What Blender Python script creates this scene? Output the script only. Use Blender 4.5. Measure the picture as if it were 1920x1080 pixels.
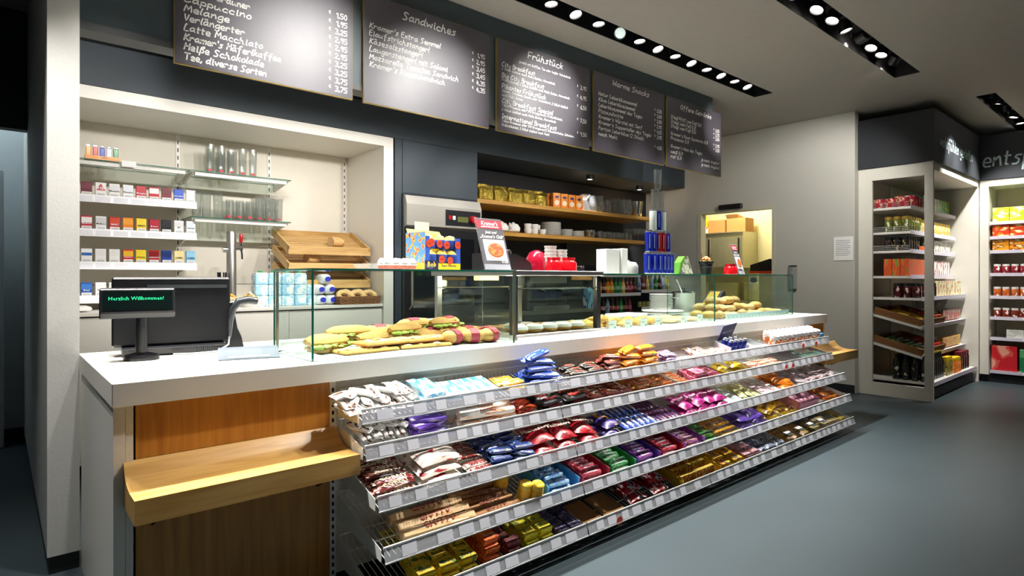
import bpy, bmesh, math, random
from mathutils import Vector, Matrix, Euler
for _o in list(bpy.data.objects): bpy.data.objects.remove(_o)
S = bpy.context.scene
C = S.collection
rnd = random.Random(11)
R = math.radians

# ---------------------------------------------------------------- camera, world, exposure
cam_d = bpy.data.cameras.new('camera')
cam = bpy.data.objects.new('camera', cam_d); C.objects.link(cam); S.camera = cam
cam_d.sensor_width = 36.0
cam_d.lens = 36.0 * 1116.76 / 1920.0
cam_d.shift_y = -(540.0 - 520.93) / 1920.0
cam_d.clip_start = 0.05; cam_d.clip_end = 60
cam.location = (0, 0, 1.25)
cam.rotation_euler = (R(90), 0, R(49.109 - 90))

W = bpy.data.worlds.new('shop_ambient'); S.world = W; W.use_nodes = True
W.node_tree.nodes['Background'].inputs[0].default_value = (0.86, 0.93, 1.0, 1)
W.node_tree.nodes['Background'].inputs[1].default_value = 0.10
S.view_settings.view_transform = 'Standard'
S.view_settings.look = 'None'
S.view_settings.exposure = 0.0
S.view_settings.gamma = 1.0
S.view_settings.use_curve_mapping = False
S.cycles.transparent_max_bounces = 32; S.cycles.max_bounces = 8; S.cycles.diffuse_bounces = 4; S.cycles.glossy_bounces = 4
LAMP = 112.0          # watts of one ceiling spot
# ---------------------------------------------------------------- materials
def lin(c):
    if isinstance(c, str):
        c = c.lstrip('#'); c = [int(c[i:i+2], 16) for i in (0, 2, 4)]
    out = []
    for v in c:
        v = v / 255.0
        out.append(v / 12.92 if v <= 0.04045 else ((v + 0.055) / 1.055) ** 2.4)
    return (*out[:3], 1.0)
MATS = {}
def _new(name):
    m = bpy.data.materials.new(name); m.use_nodes = True
    nt = m.node_tree; b = nt.nodes['Principled BSDF']
    return m, nt, b
def mat(name, col, rough=0.5, metal=0.0, var=0.06, scale=18.0, bump=0.0, spec=0.5, coords='Object', stretch=None, emit=None, es=0.0, coat=0.0):
    """procedural: base colour varied by noise, optional bump"""
    if name in MATS: return MATS[name]
    m, nt, b = _new(name); N = nt.nodes; L = nt.links
    tc = N.new('ShaderNodeTexCoord'); mp = N.new('ShaderNodeMapping')
    L.new(tc.outputs[coords], mp.inputs[0])
    if stretch: mp.inputs['Scale'].default_value = stretch
    no = N.new('ShaderNodeTexNoise'); no.inputs['Scale'].default_value = scale; no.inputs['Detail'].default_value = 4
    L.new(mp.outputs[0], no.inputs['Vector'])
    mx = N.new('ShaderNodeMix'); mx.data_type = 'RGBA'
    c = lin(col)
    mx.inputs[6].default_value = (*[max(0, v * (1 - var * 2)) for v in c[:3]], 1)
    mx.inputs[7].default_value = (*[min(1, v * (1 + var * 2)) for v in c[:3]], 1)
    L.new(no.outputs[0], mx.inputs[0]); L.new(mx.outputs[2], b.inputs['Base Color'])
    b.inputs['Roughness'].default_value = rough; b.inputs['Metallic'].default_value = metal
    b.inputs['Specular IOR Level'].default_value = spec; b.inputs['Coat Weight'].default_value = coat
    if bump:
        bp = N.new('ShaderNodeBump'); bp.inputs['Strength'].default_value = bump; bp.inputs['Distance'].default_value = 0.01
        L.new(no.outputs[0], bp.inputs['Height']); L.new(bp.outputs[0], b.inputs['Normal'])
    if emit:
        b.inputs['Emission Color'].default_value = lin(emit); b.inputs['Emission Strength'].default_value = es
    MATS[name] = m; return m
def mprint(name, c1, c2, c3=None, scale=3.0, rough=0.3, t=0.52, t3=0.62, coords='Generated', stretch=(1, 1, 1)):
    """printed wrapper: patches of two or three inks"""
    if name in MATS: return MATS[name]
    m, nt, b = _new(name); N = nt.nodes; L = nt.links
    tc = N.new('ShaderNodeTexCoord'); mp = N.new('ShaderNodeMapping'); mp.inputs['Scale'].default_value = stretch
    oi = N.new('ShaderNodeObjectInfo'); va = N.new('ShaderNodeVectorMath'); va.operation = 'ADD'
    L.new(tc.outputs[coords], va.inputs[0]); L.new(oi.outputs['Random'], va.inputs[1])
    L.new(va.outputs[0], mp.inputs[0])
    no = N.new('ShaderNodeTexNoise'); no.inputs['Scale'].default_value = scale; no.inputs['Detail'].default_value = 1.5
    L.new(mp.outputs[0], no.inputs['Vector'])
    r = N.new('ShaderNodeValToRGB'); e = r.color_ramp.elements; r.color_ramp.interpolation = 'CONSTANT'
    e[0].position = 0; e[0].color = lin(c1); e[1].position = t; e[1].color = lin(c2)
    if c3: x = e.new(t3); x.color = lin(c3)
    L.new(no.outputs[0], r.inputs[0]); L.new(r.outputs[0], b.inputs['Base Color'])
    b.inputs['Roughness'].default_value = rough
    bp = N.new('ShaderNodeBump'); bp.inputs['Strength'].default_value = 0.25; bp.inputs['Distance'].default_value = 0.004
    n2 = N.new('ShaderNodeTexNoise'); n2.inputs['Scale'].default_value = 7
    L.new(mp.outputs[0], n2.inputs['Vector']); L.new(n2.outputs[0], bp.inputs['Height']); L.new(bp.outputs[0], b.inputs['Normal'])
    MATS[name] = m; return m
def mwood(name, c1, c2, rough=0.4, scale=3.0, stretch=(1, 1, 14), coat=0.2):
    if name in MATS: return MATS[name]
    m, nt, b = _new(name); N = nt.nodes; L = nt.links
    tc = N.new('ShaderNodeTexCoord'); mp = N.new('ShaderNodeMapping'); mp.inputs['Scale'].default_value = stretch
    L.new(tc.outputs['Object'], mp.inputs[0])
    no = N.new('ShaderNodeTexNoise'); no.inputs['Scale'].default_value = scale; no.inputs['Detail'].default_value = 6; no.inputs['Distortion'].default_value = 0.6
    L.new(mp.outputs[0], no.inputs['Vector'])
    r = N.new('ShaderNodeValToRGB'); e = r.color_ramp.elements
    e[0].position = 0.32; e[0].color = lin(c1); e[1].position = 0.68; e[1].color = lin(c2)
    L.new(no.outputs[0], r.inputs[0]); L.new(r.outputs[0], b.inputs['Base Color'])
    b.inputs['Roughness'].default_value = rough; b.inputs['Coat Weight'].default_value = coat; b.inputs['Coat Roughness'].default_value = 0.3
    MATS[name] = m; return m
def mglass(name, tint='#f4fbf8', refl=1.0, rough=0.02, milk=0.0):
    """thin clear sheet: fresnel mix of mirror and see-through"""
    if name in MATS: return MATS[name]
    m, nt, b = _new(name); N = nt.nodes; L = nt.links
    N.remove(b); out = N['Material Output']
    tr = N.new('ShaderNodeBsdfTransparent'); tr.inputs[0].default_value = lin(tint)
    gl = N.new('ShaderNodeBsdfGlossy'); gl.inputs['Roughness'].default_value = rough
    fr = N.new('ShaderNodeFresnel'); ge = N.new('ShaderNodeNewGeometry')
    ir = N.new('ShaderNodeMapRange'); ir.inputs['To Min'].default_value = 1.45; ir.inputs['To Max'].default_value = 1/1.45   # the sheet reflects alike from both sides
    L.new(ge.outputs['Backfacing'], ir.inputs['Value']); L.new(ir.outputs[0], fr.inputs[0])
    mu = N.new('ShaderNodeMath'); mu.operation = 'MULTIPLY'; mu.inputs[1].default_value = refl; mu.use_clamp = True
    L.new(fr.outputs[0], mu.inputs[0])
    mx = N.new('ShaderNodeMixShader'); L.new(mu.outputs[0], mx.inputs[0]); L.new(tr.outputs[0], mx.inputs[1]); L.new(gl.outputs[0], mx.inputs[2])
    last = mx
    if milk:
        di = N.new('ShaderNodeBsdfDiffuse'); di.inputs[0].default_value = lin('#f0f2f6')
        m2 = N.new('ShaderNodeMixShader'); m2.inputs[0].default_value = milk
        L.new(mx.outputs[0], m2.inputs[1]); L.new(di.outputs[0], m2.inputs[2]); last = m2
    L.new(last.outputs[0], out.inputs[0])
    MATS[name] = m; return m
WHITE = mat('white_laminate', '#e6e3da', 0.42, var=0.015, scale=60)
WHITE2 = mat('white_paint', '#d9d8d2', 0.7, var=0.02, scale=90, bump=0.05)
STEEL = mat('brushed_steel', '#b9b8b4', 0.32, 1.0, var=0.08, scale=30, stretch=(1, 1, 40))
CHROME = mat('polished_steel', '#d5d5d5', 0.12, 1.0, var=0.03)
BLACK = mat('black_plastic', '#15161a', 0.38, var=0.1)
BLACKM = mat('black_matt', '#0e0f11', 0.7, var=0.1)
DARK = mat('slate_blue_panel', '#303940', 0.55, var=0.05, scale=40)
DARKER = mat('anthracite_panel', '#24282d', 0.6, var=0.06, scale=40)
OAK = mwood('oak_bench', '#c08f45', '#dcb067', 0.38, 2.5, (1, 14, 14))
OAKV = mwood('oak_veneer', '#a86a1e', '#c98c32', 0.5, 2.2, (16, 16, 1))
BEECH = mwood('beech_tray', '#b98f52', '#d3ae72', 0.5, 3.0, (1, 12, 12))
WIRE = mat('white_wire', '#e9e9e4', 0.35, var=0.02)
PAPER = mat('white_paper', '#f2f2ef', 0.8, var=0.02)
TAG = mat('price_paper', '#e6e7ee', 0.7, var=0.03)
INK = mat('black_ink', '#22222a', 0.7, var=0.1)
CHALK = mat('white_chalk_marker', '#f7f6f2', 0.8, var=0.02)
GLASS = mglass('clear_glass', '#f3faf7', 0.8)
TUMBLER = mglass('tumbler_glass', '#eef0ee', 1.6, 0.03, 0.04)
GREENEDGE = mat('green_glass_edge', '#0f5a4a', 0.15, var=0.1, spec=0.8)
PLEXI = mglass('clear_plastic', '#f0f1f6', 0.9, 0.1, 0.34)
CLEARBOX = mglass('clear_box', '#f6f8f8', 0.9, 0.06, 0.12)
CERAMIC = mat('white_ceramic', '#ecebe6', 0.2, var=0.02)
RED = mat('red_plastic', '#b3141c', 0.3, var=0.05)
CARD = mat('cardboard', '#b98a54', 0.85, var=0.06, scale=30)
# ---------------------------------------------------------------- mesh building
class MB:
    def __init__(s): s.v = []; s.f = []; s.m = []
    def add(s, vs, fs, mi=0):
        o = len(s.v); s.v += [tuple(v) for v in vs]
        for k, f in enumerate(fs):
            s.f.append(tuple(o + i for i in f)); s.m.append(mi[k] if isinstance(mi, (list, tuple)) else mi)
        return s
    def box(s, x0, x1, y0, y1, z0, z1, mi=0):
        return s.add([(x0,y0,z0),(x1,y0,z0),(x1,y1,z0),(x0,y1,z0),(x0,y0,z1),(x1,y0,z1),(x1,y1,z1),(x0,y1,z1)],
                     [(0,3,2,1),(4,5,6,7),(0,1,5,4),(1,2,6,5),(2,3,7,6),(3,0,4,7)], mi)
    def cb(s, cx, cy, cz, w, d, h, mi=0):
        return s.box(cx-w/2, cx+w/2, cy-d/2, cy+d/2, cz-h/2, cz+h/2, mi)
    def cyl(s, p0, p1, r0, r1=None, n=12, mi=0, caps=True):
        r1 = r0 if r1 is None else r1
        p0 = Vector(p0); p1 = Vector(p1); d = (p1-p0).normalized()
        a = d.orthogonal().normalized(); b = d.cross(a)
        vs = []
        for p, r in ((p0, r0), (p1, r1)):
            for i in range(n):
                t = 2*math.pi*i/n; vs.append(p + (a*math.cos(t)+b*math.sin(t))*r)
        fs = [(i, (i+1) % n, n+(i+1) % n, n+i) for i in range(n)]
        if caps: fs += [tuple(range(n-1, -1, -1)), tuple(range(n, 2*n))]
        return s.add(vs, fs, mi)
    def tube(s, pts, r, n=6, mi=0):
        pts = [Vector(p) for p in pts]; rings = []
        a = None
        for i, p in enumerate(pts):
            d = (pts[min(i+1, len(pts)-1)] - pts[max(i-1, 0)]).normalized()
            if a is None: a = d.orthogonal().normalized()
            a = (a - d*a.dot(d)).normalized(); b = d.cross(a)
            rr = r[i] if isinstance(r, (list, tuple)) else r
            rings.append([p + (a*math.cos(2*math.pi*k/n)+b*math.sin(2*math.pi*k/n))*rr for k in range(n)])
        return s.loft(rings, mi)
    def loft(s, rings, mi=0, caps=True):
        n = len(rings[0]); vs = [v for r in rings for v in r]; fs = []; ms = []
        for j in range(len(rings)-1):
            for i in range(n):
                fs.append((j*n+i, j*n+(i+1) % n, (j+1)*n+(i+1) % n, (j+1)*n+i)); ms.append(mi[j] if isinstance(mi, (list, tuple)) else mi)
        if caps:
            fs.append(tuple(range(n-1, -1, -1))); ms.append(ms[0])
            fs.append(tuple((len(rings)-1)*n+i for i in range(n))); ms.append(ms[-1])
        return s.add(vs, fs, ms)
    def lathe(s, prof, n=16, mi=0, c=(0, 0, 0), caps=True):
        rings = [[(c[0]+r*math.cos(2*math.pi*k/n), c[1]+r*math.sin(2*math.pi*k/n), c[2]+z) for k in range(n)] for r, z in prof]
        return s.loft(rings, mi, caps)
    def ell(s, c, r, nu=10, nv=6, mi=0, wob=0.0, seed=0):
        rr = random.Random(seed); rings = []
        for j in range(nv+1):
            ph = -math.pi/2 + math.pi*j/nv; cr = max(0.02, math.cos(ph))
            rings.append([(c[0]+r[0]*cr*math.cos(2*math.pi*k/nu)*(1+rr.uniform(-wob, wob)), c[1]+r[1]*cr*math.sin(2*math.pi*k/nu)*(1+rr.uniform(-wob, wob)), c[2]+r[2]*math.sin(ph)*(1+rr.uniform(-wob, wob))) for k in range(nu)])
        return s.loft(rings, mi)
    def prism(s, poly, axis, a, b, mi=0):
        def P(u, v, w): return {'X': (w, u, v), 'Y': (u, w, v), 'Z': (u, v, w)}[axis]
        n = len(poly); vs = [P(u, v, a) for u, v in poly] + [P(u, v, b) for u, v in poly]
        fs = [tuple(range(n-1, -1, -1)), tuple(range(n, 2*n))] + [(i, (i+1) % n, n+(i+1) % n, n+i) for i in range(n)]
        return s.add(vs, fs, mi)
    def tf(s, M):
        s.v = [tuple(M @ Vector(v)) for v in s.v]; return s
    def mesh(s, name, mats, smooth=False, bevel=0.0):
        me = bpy.data.meshes.new(name); me.from_pydata(s.v, [], s.f)
        for m in (mats if isinstance(mats, (list, tuple)) else [mats]): me.materials.append(m)
        me.polygons.foreach_set('material_index', s.m)
        bm = bmesh.new(); bm.from_mesh(me)
        bmesh.ops.recalc_face_normals(bm, faces=bm.faces)
        if bevel: bmesh.ops.bevel(bm, geom=list(bm.edges), offset=bevel, segments=1, affect='EDGES', clamp_overlap=True)
        bm.to_mesh(me); bm.free()
        if smooth:
            me.polygons.foreach_set('use_smooth', [True]*len(me.polygons)); me.set_sharp_from_angle(angle=0.7)
        return me
    def build(s, name, mats, parent=None, smooth=False, bevel=0.0):
        return ob(name, s.mesh(name, mats, smooth, bevel), parent)
def ob(name, me, parent=None, M=None):
    o = bpy.data.objects.new(name, me); C.objects.link(o)
    if parent: o.parent = parent
    if M is not None: o.matrix_basis = M
    return o
def tag(o, label, cat, group=None):
    o['label'] = label; o['category'] = cat
    if group: o['group'] = group
    return o
def thing(name, label, cat, loc=(0, 0, 0), rz=0.0, group=None):
    o = bpy.data.objects.new(name, None); C.objects.link(o); o.empty_display_size = 0.05
    o.location = loc; o.rotation_euler = (0, 0, rz)
    return tag(o, label, cat, group)
def struct(o): o['kind'] = 'structure'; return o
def copy_tree(o, parent=None):
    c = o.copy(); C.objects.link(c); c.parent = parent
    for ch in list(o.children): copy_tree(ch, c)
    return c
def grid_plate(xs, ys, holes, z0, z1, axis='Z'):
    """slab with rectangular openings left out; in-plane axes are the two others"""
    b = MB()
    hx = sorted(set(xs + [h[0] for h in holes] + [h[1] for h in holes])); hy = sorted(set(ys + [h[2] for h in holes] + [h[3] for h in holes]))
    for i in range(len(hx)-1):
        for j in range(len(hy)-1):
            cx = (hx[i]+hx[i+1])/2; cy = (hy[j]+hy[j+1])/2
            if any(h[0] < cx < h[1] and h[2] < cy < h[3] for h in holes): continue
            if axis == 'Z': b.box(hx[i], hx[i+1], hy[j], hy[j+1], z0, z1)
            elif axis == 'X': b.box(z0, z1, hx[i], hx[i+1], hy[j], hy[j+1])
            else: b.box(hx[i], hx[i+1], z0, z1, hy[j], hy[j+1])
    return b
# ---------------------------------------------------------------- lettering
_FT = {}
def ftext(txt, size, m, bold=0.0, shear=0.0, sx=1.0):
    """flat printed word, centred in the local XY plane"""
    k = (txt, size, m.name, bold, shear, sx)
    if k in _FT: return _FT[k]
    cu = bpy.data.curves.new('word', 'FONT'); cu.body = txt; cu.size = size; cu.align_x = 'CENTER'; cu.align_y = 'CENTER'
    cu.resolution_u = 1; cu.offset = bold; cu.shear = shear
    o = bpy.data.objects.new('word', cu); me = bpy.data.meshes.new_from_object(o)
    bpy.data.objects.remove(o); bpy.data.curves.remove(cu)
    me.materials.clear(); me.materials.append(m)
    if sx != 1.0:
        for v in me.vertices: v.co.x *= sx
    _FT[k] = me; return me
GL = {'a':'4727051334 474453','b':'1a03 0627453303','c':'4627051343','d':'4727051334 5a4453','e':'05453717051343','f':'5a3a2821 0747','g':'4727051334 47412001',
'h':'1a03 05273743 4353','i':'171323 1918','j':'27211000 2928','k':'1a03 4715 1543','l':'1a0413','m':'0703 05273733 35576763','n':'0703 05273743','o':'27051333453727',
'p':'0700 0627453304','q':'4727051334 4740','r':'0703 05273746','s':'47271635342303','t':'19141323 0737','u':'0704133447 474453','v':'072347','w':'0713365367','x':'0743 4703',
'y':'07143447 472100','z':'07470343','ß':'0018294a4827453323','A':'033a53 1646','B':'0a03 0a3a4817 0747453303','C':'593a1805133354','D':'1a03 0a3a58443303','E':'4a0a0343 0737',
'F':'0a03 0a5a 0646','G':'593a1805133355 5535','H':'1a03 5a53 0757','I':'1a13 0a2a 0323','J':'3a352304','K':'1a03 5a16 1653','L':'2a1a0343','M':'031a355a63','N':'030a434a',
'O':'2a08052344574a2a','P':'0a03 0a3a483606','R':'0a03 0a3a483606 2653','S':'593a191836453303','T':'0a6a 3a33','U':'0a0513344a','V':'0a234a','W':'0a1338536a','Z':'0a4a0343',
'0':'2a071333463a2a','1':'082a23','2':'092a480343','3':'0a3a4827453303','4':'2a0545 3833','5':'4a0a0737453303','6':'3a07051333352605','7':'0a4a13','8':'27092a492705234527','9':'4827082a4933',
'€':'492a08052343 0737 0636',',':'1402','.':'0313',"'":'1a18','(':'2a080422',')':'0a282402','/':'034a','!':'1a15 1413','-':'0636',' ':''}
for _b, _n in (('a','ä'),('o','ö'),('u','ü')): GL[_n] = GL[_b] + ' 1a19 3a39'
def stroke_text(b, txt, x0, z0, cap, w, y=0.0, x1=None, shear=0.16, align='L', mi=0, seed=1):
    """brush handwriting: each stroke is a flat ribbon in the local XZ plane"""
    u = cap / 7.0; rr = random.Random(seed + len(txt))
    adv = []; X = 0.0
    for ch in txt:
        g = GL.get(ch, ''); mx = max([int(g2[i], 16) for g2 in g.split() for i in range(0, len(g2), 2)] or [2])
        adv.append(X); X += mx + 1.7
    sx = 1.0
    if x1 is not None and X > 0: sx = (x1 - x0) / (X * u)
    off = x0 - (X*u if align == 'R' else (X*u/2 if align == 'C' else 0))
    for ch, ax in zip(txt, adv):
        jy = rr.uniform(-0.25, 0.25)
        for st in GL.get(ch, '').split():
            pts = [(int(st[i], 16), int(st[i+1], 16) - 3 + jy) for i in range(0, len(st), 2)]
            sm = []
            for i in range(len(pts)-1):
                p0 = pts[max(i-1, 0)]; p1 = pts[i]; p2 = pts[i+1]; p3 = pts[min(i+2, len(pts)-1)]
                for t in ((0, 0.5) if len(pts) > 2 else (0,)):
                    sm.append(tuple(0.5*((2*p1[k]) + (-p0[k]+p2[k])*t + (2*p0[k]-5*p1[k]+4*p2[k]-p3[k])*t*t + (-p0[k]+3*p1[k]-3*p2[k]+p3[k])*t**3) for k in (0, 1)))
            sm.append(pts[-1])
            P = [Vector((off + (ax + px + py*shear)*u*sx, z0 + py*u)) for px, py in sm]
            vs = []
            for i, p in enumerate(P):
                d = (P[min(i+1, len(P)-1)] - P[max(i-1, 0)])
                d = d.normalized() if d.length > 1e-9 else Vector((1, 0))
                nn = Vector((-d.y, d.x)) * w/2
                e = d*w*0.35 if i == len(P)-1 else (-d*w*0.35 if i == 0 else Vector((0, 0)))
                vs += [(p.x+nn.x+e.x, y, p.y+nn.y+e.y), (p.x-nn.x+e.x, y, p.y-nn.y+e.y)]
            b.add(vs, [(2*i, 2*i+1, 2*i+3, 2*i+2) for i in range(len(P)-1)], mi)
    return X*u*sx
# ================================================================ SETTING
CEIL = 3.05
FLOOR_M = mat('floor_linoleum', '#333e42', 0.42, var=0.07, scale=2.2, coords='Object', spec=0.4)
CEIL_M = mat('ceiling_paint', '#9c968f', 0.85, var=0.03, scale=30)
WALLR_M = mat('grey_white_wall', '#c2c1b8', 0.8, var=0.02, scale=120, bump=0.08)
KITCH_M = mat('kitchen_cream_wall', '#e9e2b8', 0.7, var=0.02)
CORR_M = mat('corridor_wall', '#c3cdd0', 0.6, var=0.02)
BASE_M = mat('dark_skirting', '#1d2024', 0.5, var=0.1)
struct(MB().box(-5, 13, -5, 9, -0.1, 0.0).build('floor', FLOOR_M))
T1 = (-1.6, 5.72, 2.72, 2.91); T2 = (1.4, 6.12, 1.60, 1.80); T3 = (7.35, 9.6, 1.30, 1.46)
cl = struct(grid_plate([-5, 13], [-5, 9], [T1, T2, T3], CEIL, CEIL+0.02).build('ceiling', CEIL_M))
for t in (T1, T2, T3):
    b = MB(); x0, x1, y0, y1 = t
    b.box(x0, x1, y0, y0+0.004, CEIL+0.002, CEIL+0.14).box(x0, x1, y1-0.004, y1, CEIL+0.002, CEIL+0.14).box(x0, x1, y0, y1, CEIL+0.136, CEIL+0.14)
    b.box(x0, x0+0.004, y0, y1, CEIL+0.002, CEIL+0.14).box(x1-0.004, x1, y0, y1, CEIL+0.002, CEIL+0.14)
    b.build('track_channel', BLACKM, cl)
# left end wall of the niche (the white pier) and the corridor beside it
wl = struct(MB().box(0.161, 0.272, 3.163, 6.0, 0.075, CEIL-0.001).build('wall_left', WHITE2))
struct(MB().box(0.168, 0.272, 3.170, 6.0, 0.0, 0.075).build('baseboard_left', BASE_M))
struct(MB().box(-4, 0.5, 6.0, 6.1, 0.0, CEIL-0.001).build('wall_corridor', CORR_M))
struct(MB().box(-4, 0.16, 5.985, 5.999, 0.0, 0.09).build('baseboard_corridor', BASE_M))
d = struct(MB().box(-0.9, 0.043, 5.74, 5.79, 0.005, 2.04).build('door_1', CORR_M, None, bevel=0.003))
MB().tube([(-0.04, 5.73, 1.05), (-0.04, 5.69, 1.05), (-0.14, 5.69, 1.05)], 0.009, 8).build('door_handle', STEEL, d, True)
struct(MB().box(-4, 0.16, 5.2, 5.3, 2.25, CEIL-0.001).build('trim_corridor_lintel', DARKER))
struct(MB().box(-1.4, -1.3, -5, 5.9, 0.0, CEIL-0.001).build('wall_light_block', mat('light_block_grey', '#3c3f42', 0.7)))  # unseen wall added to keep ambient light off the left-facing surfaces
# dark back wall behind everything and the panel band above the niche
struct(MB().box(0.272, 7.12, 5.30, 5.40, 0.0, CEIL-0.001).build('wall_back', DARKER))
struct(MB().box(0.273, 6.99, 4.53, 5.295, 2.452, 2.72).build('wall_back_band', DARK))
# front fascia carrying the menu boards
fa = struct(MB().box(0.273, 5.412, 3.19, 3.29, 2.37, CEIL-0.001).build('trim_menu_fascia', mat('fascia_panel', '#435157', 0.5, var=0.05, scale=30)))
MB().box(0.273, 5.412, 3.184, 3.30, 2.335, 2.3695).build('bottom_rail', mat('fascia_rail', '#4c4f50', 0.5), fa)
# dark column (panel doors) and the recess with shelves
DCOL = mat('column_panel', '#2f3a43', 0.5, var=0.05, scale=30)
col = struct(MB().box(2.59, 3.484, 4.53, 5.29, 1.98, 2.45).box(2.59, 2.655, 4.53, 5.29, 0, 1.979).box(2.656, 3.484, 4.6, 5.29, 0, 0.62).box(3.478, 3.484, 4.53, 5.29, 0.63, 1.979).build('wall_column', DCOL))
MB().box(2.662, 3.474, 4.522, 4.529, 1.99, 2.44).build('panel', DCOL, col)
struct(MB().box(3.485, 6.99, 5.16, 5.29, 0.0, 2.44).build('wall_recess_back', mat('recess_black', '#202124', 0.6, var=0.1)))
# right wall with the doorway to the kitchen
wr = struct(grid_plate([2.436, 5.3], [0.0, CEIL-0.001], [(3.336, 4.299, -1, 2.089)], 7.003, 7.11, 'X').build('wall_right', WALLR_M))
b = MB(); b.box(6.998, 7.115, 4.290, 4.345, 0, 2.12).box(6.998, 7.115, 3.31, 3.345, 0, 2.12).box(6.998, 7.115, 3.345, 4.290, 2.08, 2.12)
struct(b.build('trim_doorway', mat('door_lining', '#c8c5b0', 0.5)))
struct(MB().box(6.990, 7.002, 2.437, 3.309, 0.0, 0.09).build('baseboard_right', BASE_M))
# kitchen beyond the doorway
struct(MB().box(8.86, 8.96, 2.5, 7.5, 0, 2.8).build('wall_kitchen_back', KITCH_M))
struct(MB().box(7.112, 8.859, 7.4, 7.5, 0, 2.8).build('wall_kitchen_side', KITCH_M))
struct(MB().box(7.112, 8.859, 2.5, 2.56, 0, 2.8).build('wall_kitchen_near', KITCH_M))
struct(MB().box(7.112, 9.5, 2.5, 7.5, 2.8, 2.85).build('ceiling_kitchen', KITCH_M))
# ---------------------------------------------------------------- ceiling spots
LENS = mat('lamp_lens', '#ffffff', 0.3, emit='#fff4ea', es=14.0)
LENSOFF = mat('lamp_lens_dim', '#dff0ea', 0.3, emit='#dff0ea', es=0.8)
CAN = mat('lamp_housing', '#17181b', 0.45, var=0.08)
def lamp_mesh(lens):
    b = MB(); b.lathe([(0.03, 0.085), (0.045, 0.075), (0.047, 0.0), (0.042, 0.0), (0.04, 0.012)], 16, 0)
    return b.mesh('housing', CAN, True)
_hm = lamp_mesh(LENS)
_lm = MB().lathe([(0.0395, 0.012), (0.030, 0.004), (0.012, 0.0)], 16).mesh('lens', LENS, True)
_lo = MB().lathe([(0.0395, 0.012), (0.030, 0.004), (0.012, 0.0)], 16).mesh('lens', LENSOFF, True)
_ym = MB().box(-0.006, 0.006, -0.052, -0.048, 0.03, 0.12).box(-0.006, 0.006, 0.048, 0.052, 0.03, 0.12).box(-0.006, 0.006, -0.052, 0.052, 0.116, 0.12).mesh('yoke', CAN)
def spot(x, y, aim, power, label, group, ang=58, blend=0.75, off=False, col=(1.0, 0.965, 0.925), z=CEIL+0.012, size=0.03):
    t = thing('ceiling_spotlight', label, 'spotlight', (x, y, z), 0, group)
    ob('yoke', _ym, t)
    d = Vector(aim) - Vector((x, y, z)); q = (-d).to_track_quat('Z', 'Y')
    h = ob('housing', _hm, t); h.rotation_mode = 'QUATERNION'; h.rotation_quaternion = q
    l = ob('lens', _lo if off else _lm, t); l.rotation_mode = 'QUATERNION'; l.rotation_quaternion = q
    if off: return t
    ld = bpy.data.lights.new('spot_light', 'SPOT'); ld.energy = power; ld.spot_size = R(ang); ld.spot_blend = blend; ld.shadow_soft_size = size; ld.color = col
    lo = bpy.data.objects.new('spot_light', ld); C.objects.link(lo); lo.parent = t
    lo.location = d.normalized()*0.035; lo.rotation_mode = 'QUATERNION'; lo.rotation_quaternion = q
    return t
# track above the counter: aims alternate between rack, glass cases, menu boards and niche
xs1 = [5.40 - 0.238*i for i in range(25)]
NUM = ['one', 'two', 'three', 'four', 'five', 'six', 'seven', 'eight', 'nine', 'ten', 'eleven', 'twelve']
for i, x in enumerate(xs1):
    lab = 'round spotlight in the long track above the counter, number %s from the far end' % NUM[i] if i < 12 else 'ceiling spotlight in the counter track beyond the picture edge'
    if i == 8: spot(x, 2.815, (x-0.6, 2.5, 2.6), 0, lab, 'spotlights of the counter track', off=True)
    else:
        a = i % 2
        aim = [(x-0.1, 1.75, 0.2), (x, 2.62, 0.9)][a]
        spot(x, 2.815, aim, LAMP*[0.95, 1.5][a], lab, 'spotlights of the counter track', [62, 74][a])
AISLE = [(5.70, (6.95, 3.1, 1.7), 1.3, 84), (5.45, (4.6, 2.1, 0.4), 1, 56), (5.22, (4.0, 2.1, 0.5), 1, 56), (4.95, (5.5, 3.17, 2.75), .30, 24), (4.72, (5.2, 0.9, 0), .8, 60), (4.46, (3.4, 2.1, 0.5), 1, 56), (4.2, (2.8, 2.1, 0.4), 1, 56),
         (3.9, (4.4, 1.0, 0), .8, 60), (3.6, (3.12, 3.17, 2.58), .45, 30), (3.3, (2.2, 2.1, 0.4), 1, 56), (3.0, (1.7, 2.2, 0.4), 1, 56), (2.7, (2.10, 3.17, 2.36), .30, 36), (2.4, (1.2, 2.2, 0.4), 1, 56), (2.1, (0.6, 2.2, 0.5), 1, 56), (1.8, (1.24, 3.17, 2.45), .30, 36)]
for i, (x, aim, pw, an) in enumerate(AISLE):
    spot(x, 1.70, aim, LAMP*0.85*(pw*8 if an < 45 else (pw*1.5 if aim[2] > 0.3 and aim[0] < 6 else pw)), 'spotlight in the short aisle track, number %s from its end' % NUM[i] if i < 7 else 'ceiling spotlight in the aisle track beyond the picture edge', 'spotlights of the aisle track', an, 0.95 if an < 45 else 0.75)
MB().box(0.3, 5.35, 3.36, 3.44, 2.61, 2.63).box(0.5, 0.52, 3.39, 3.41, 2.63, CEIL-0.001).box(5.3, 5.32, 3.39, 3.41, 2.63, CEIL-0.001).build('staff_lamp_rail', BLACKM, fa)
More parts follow.
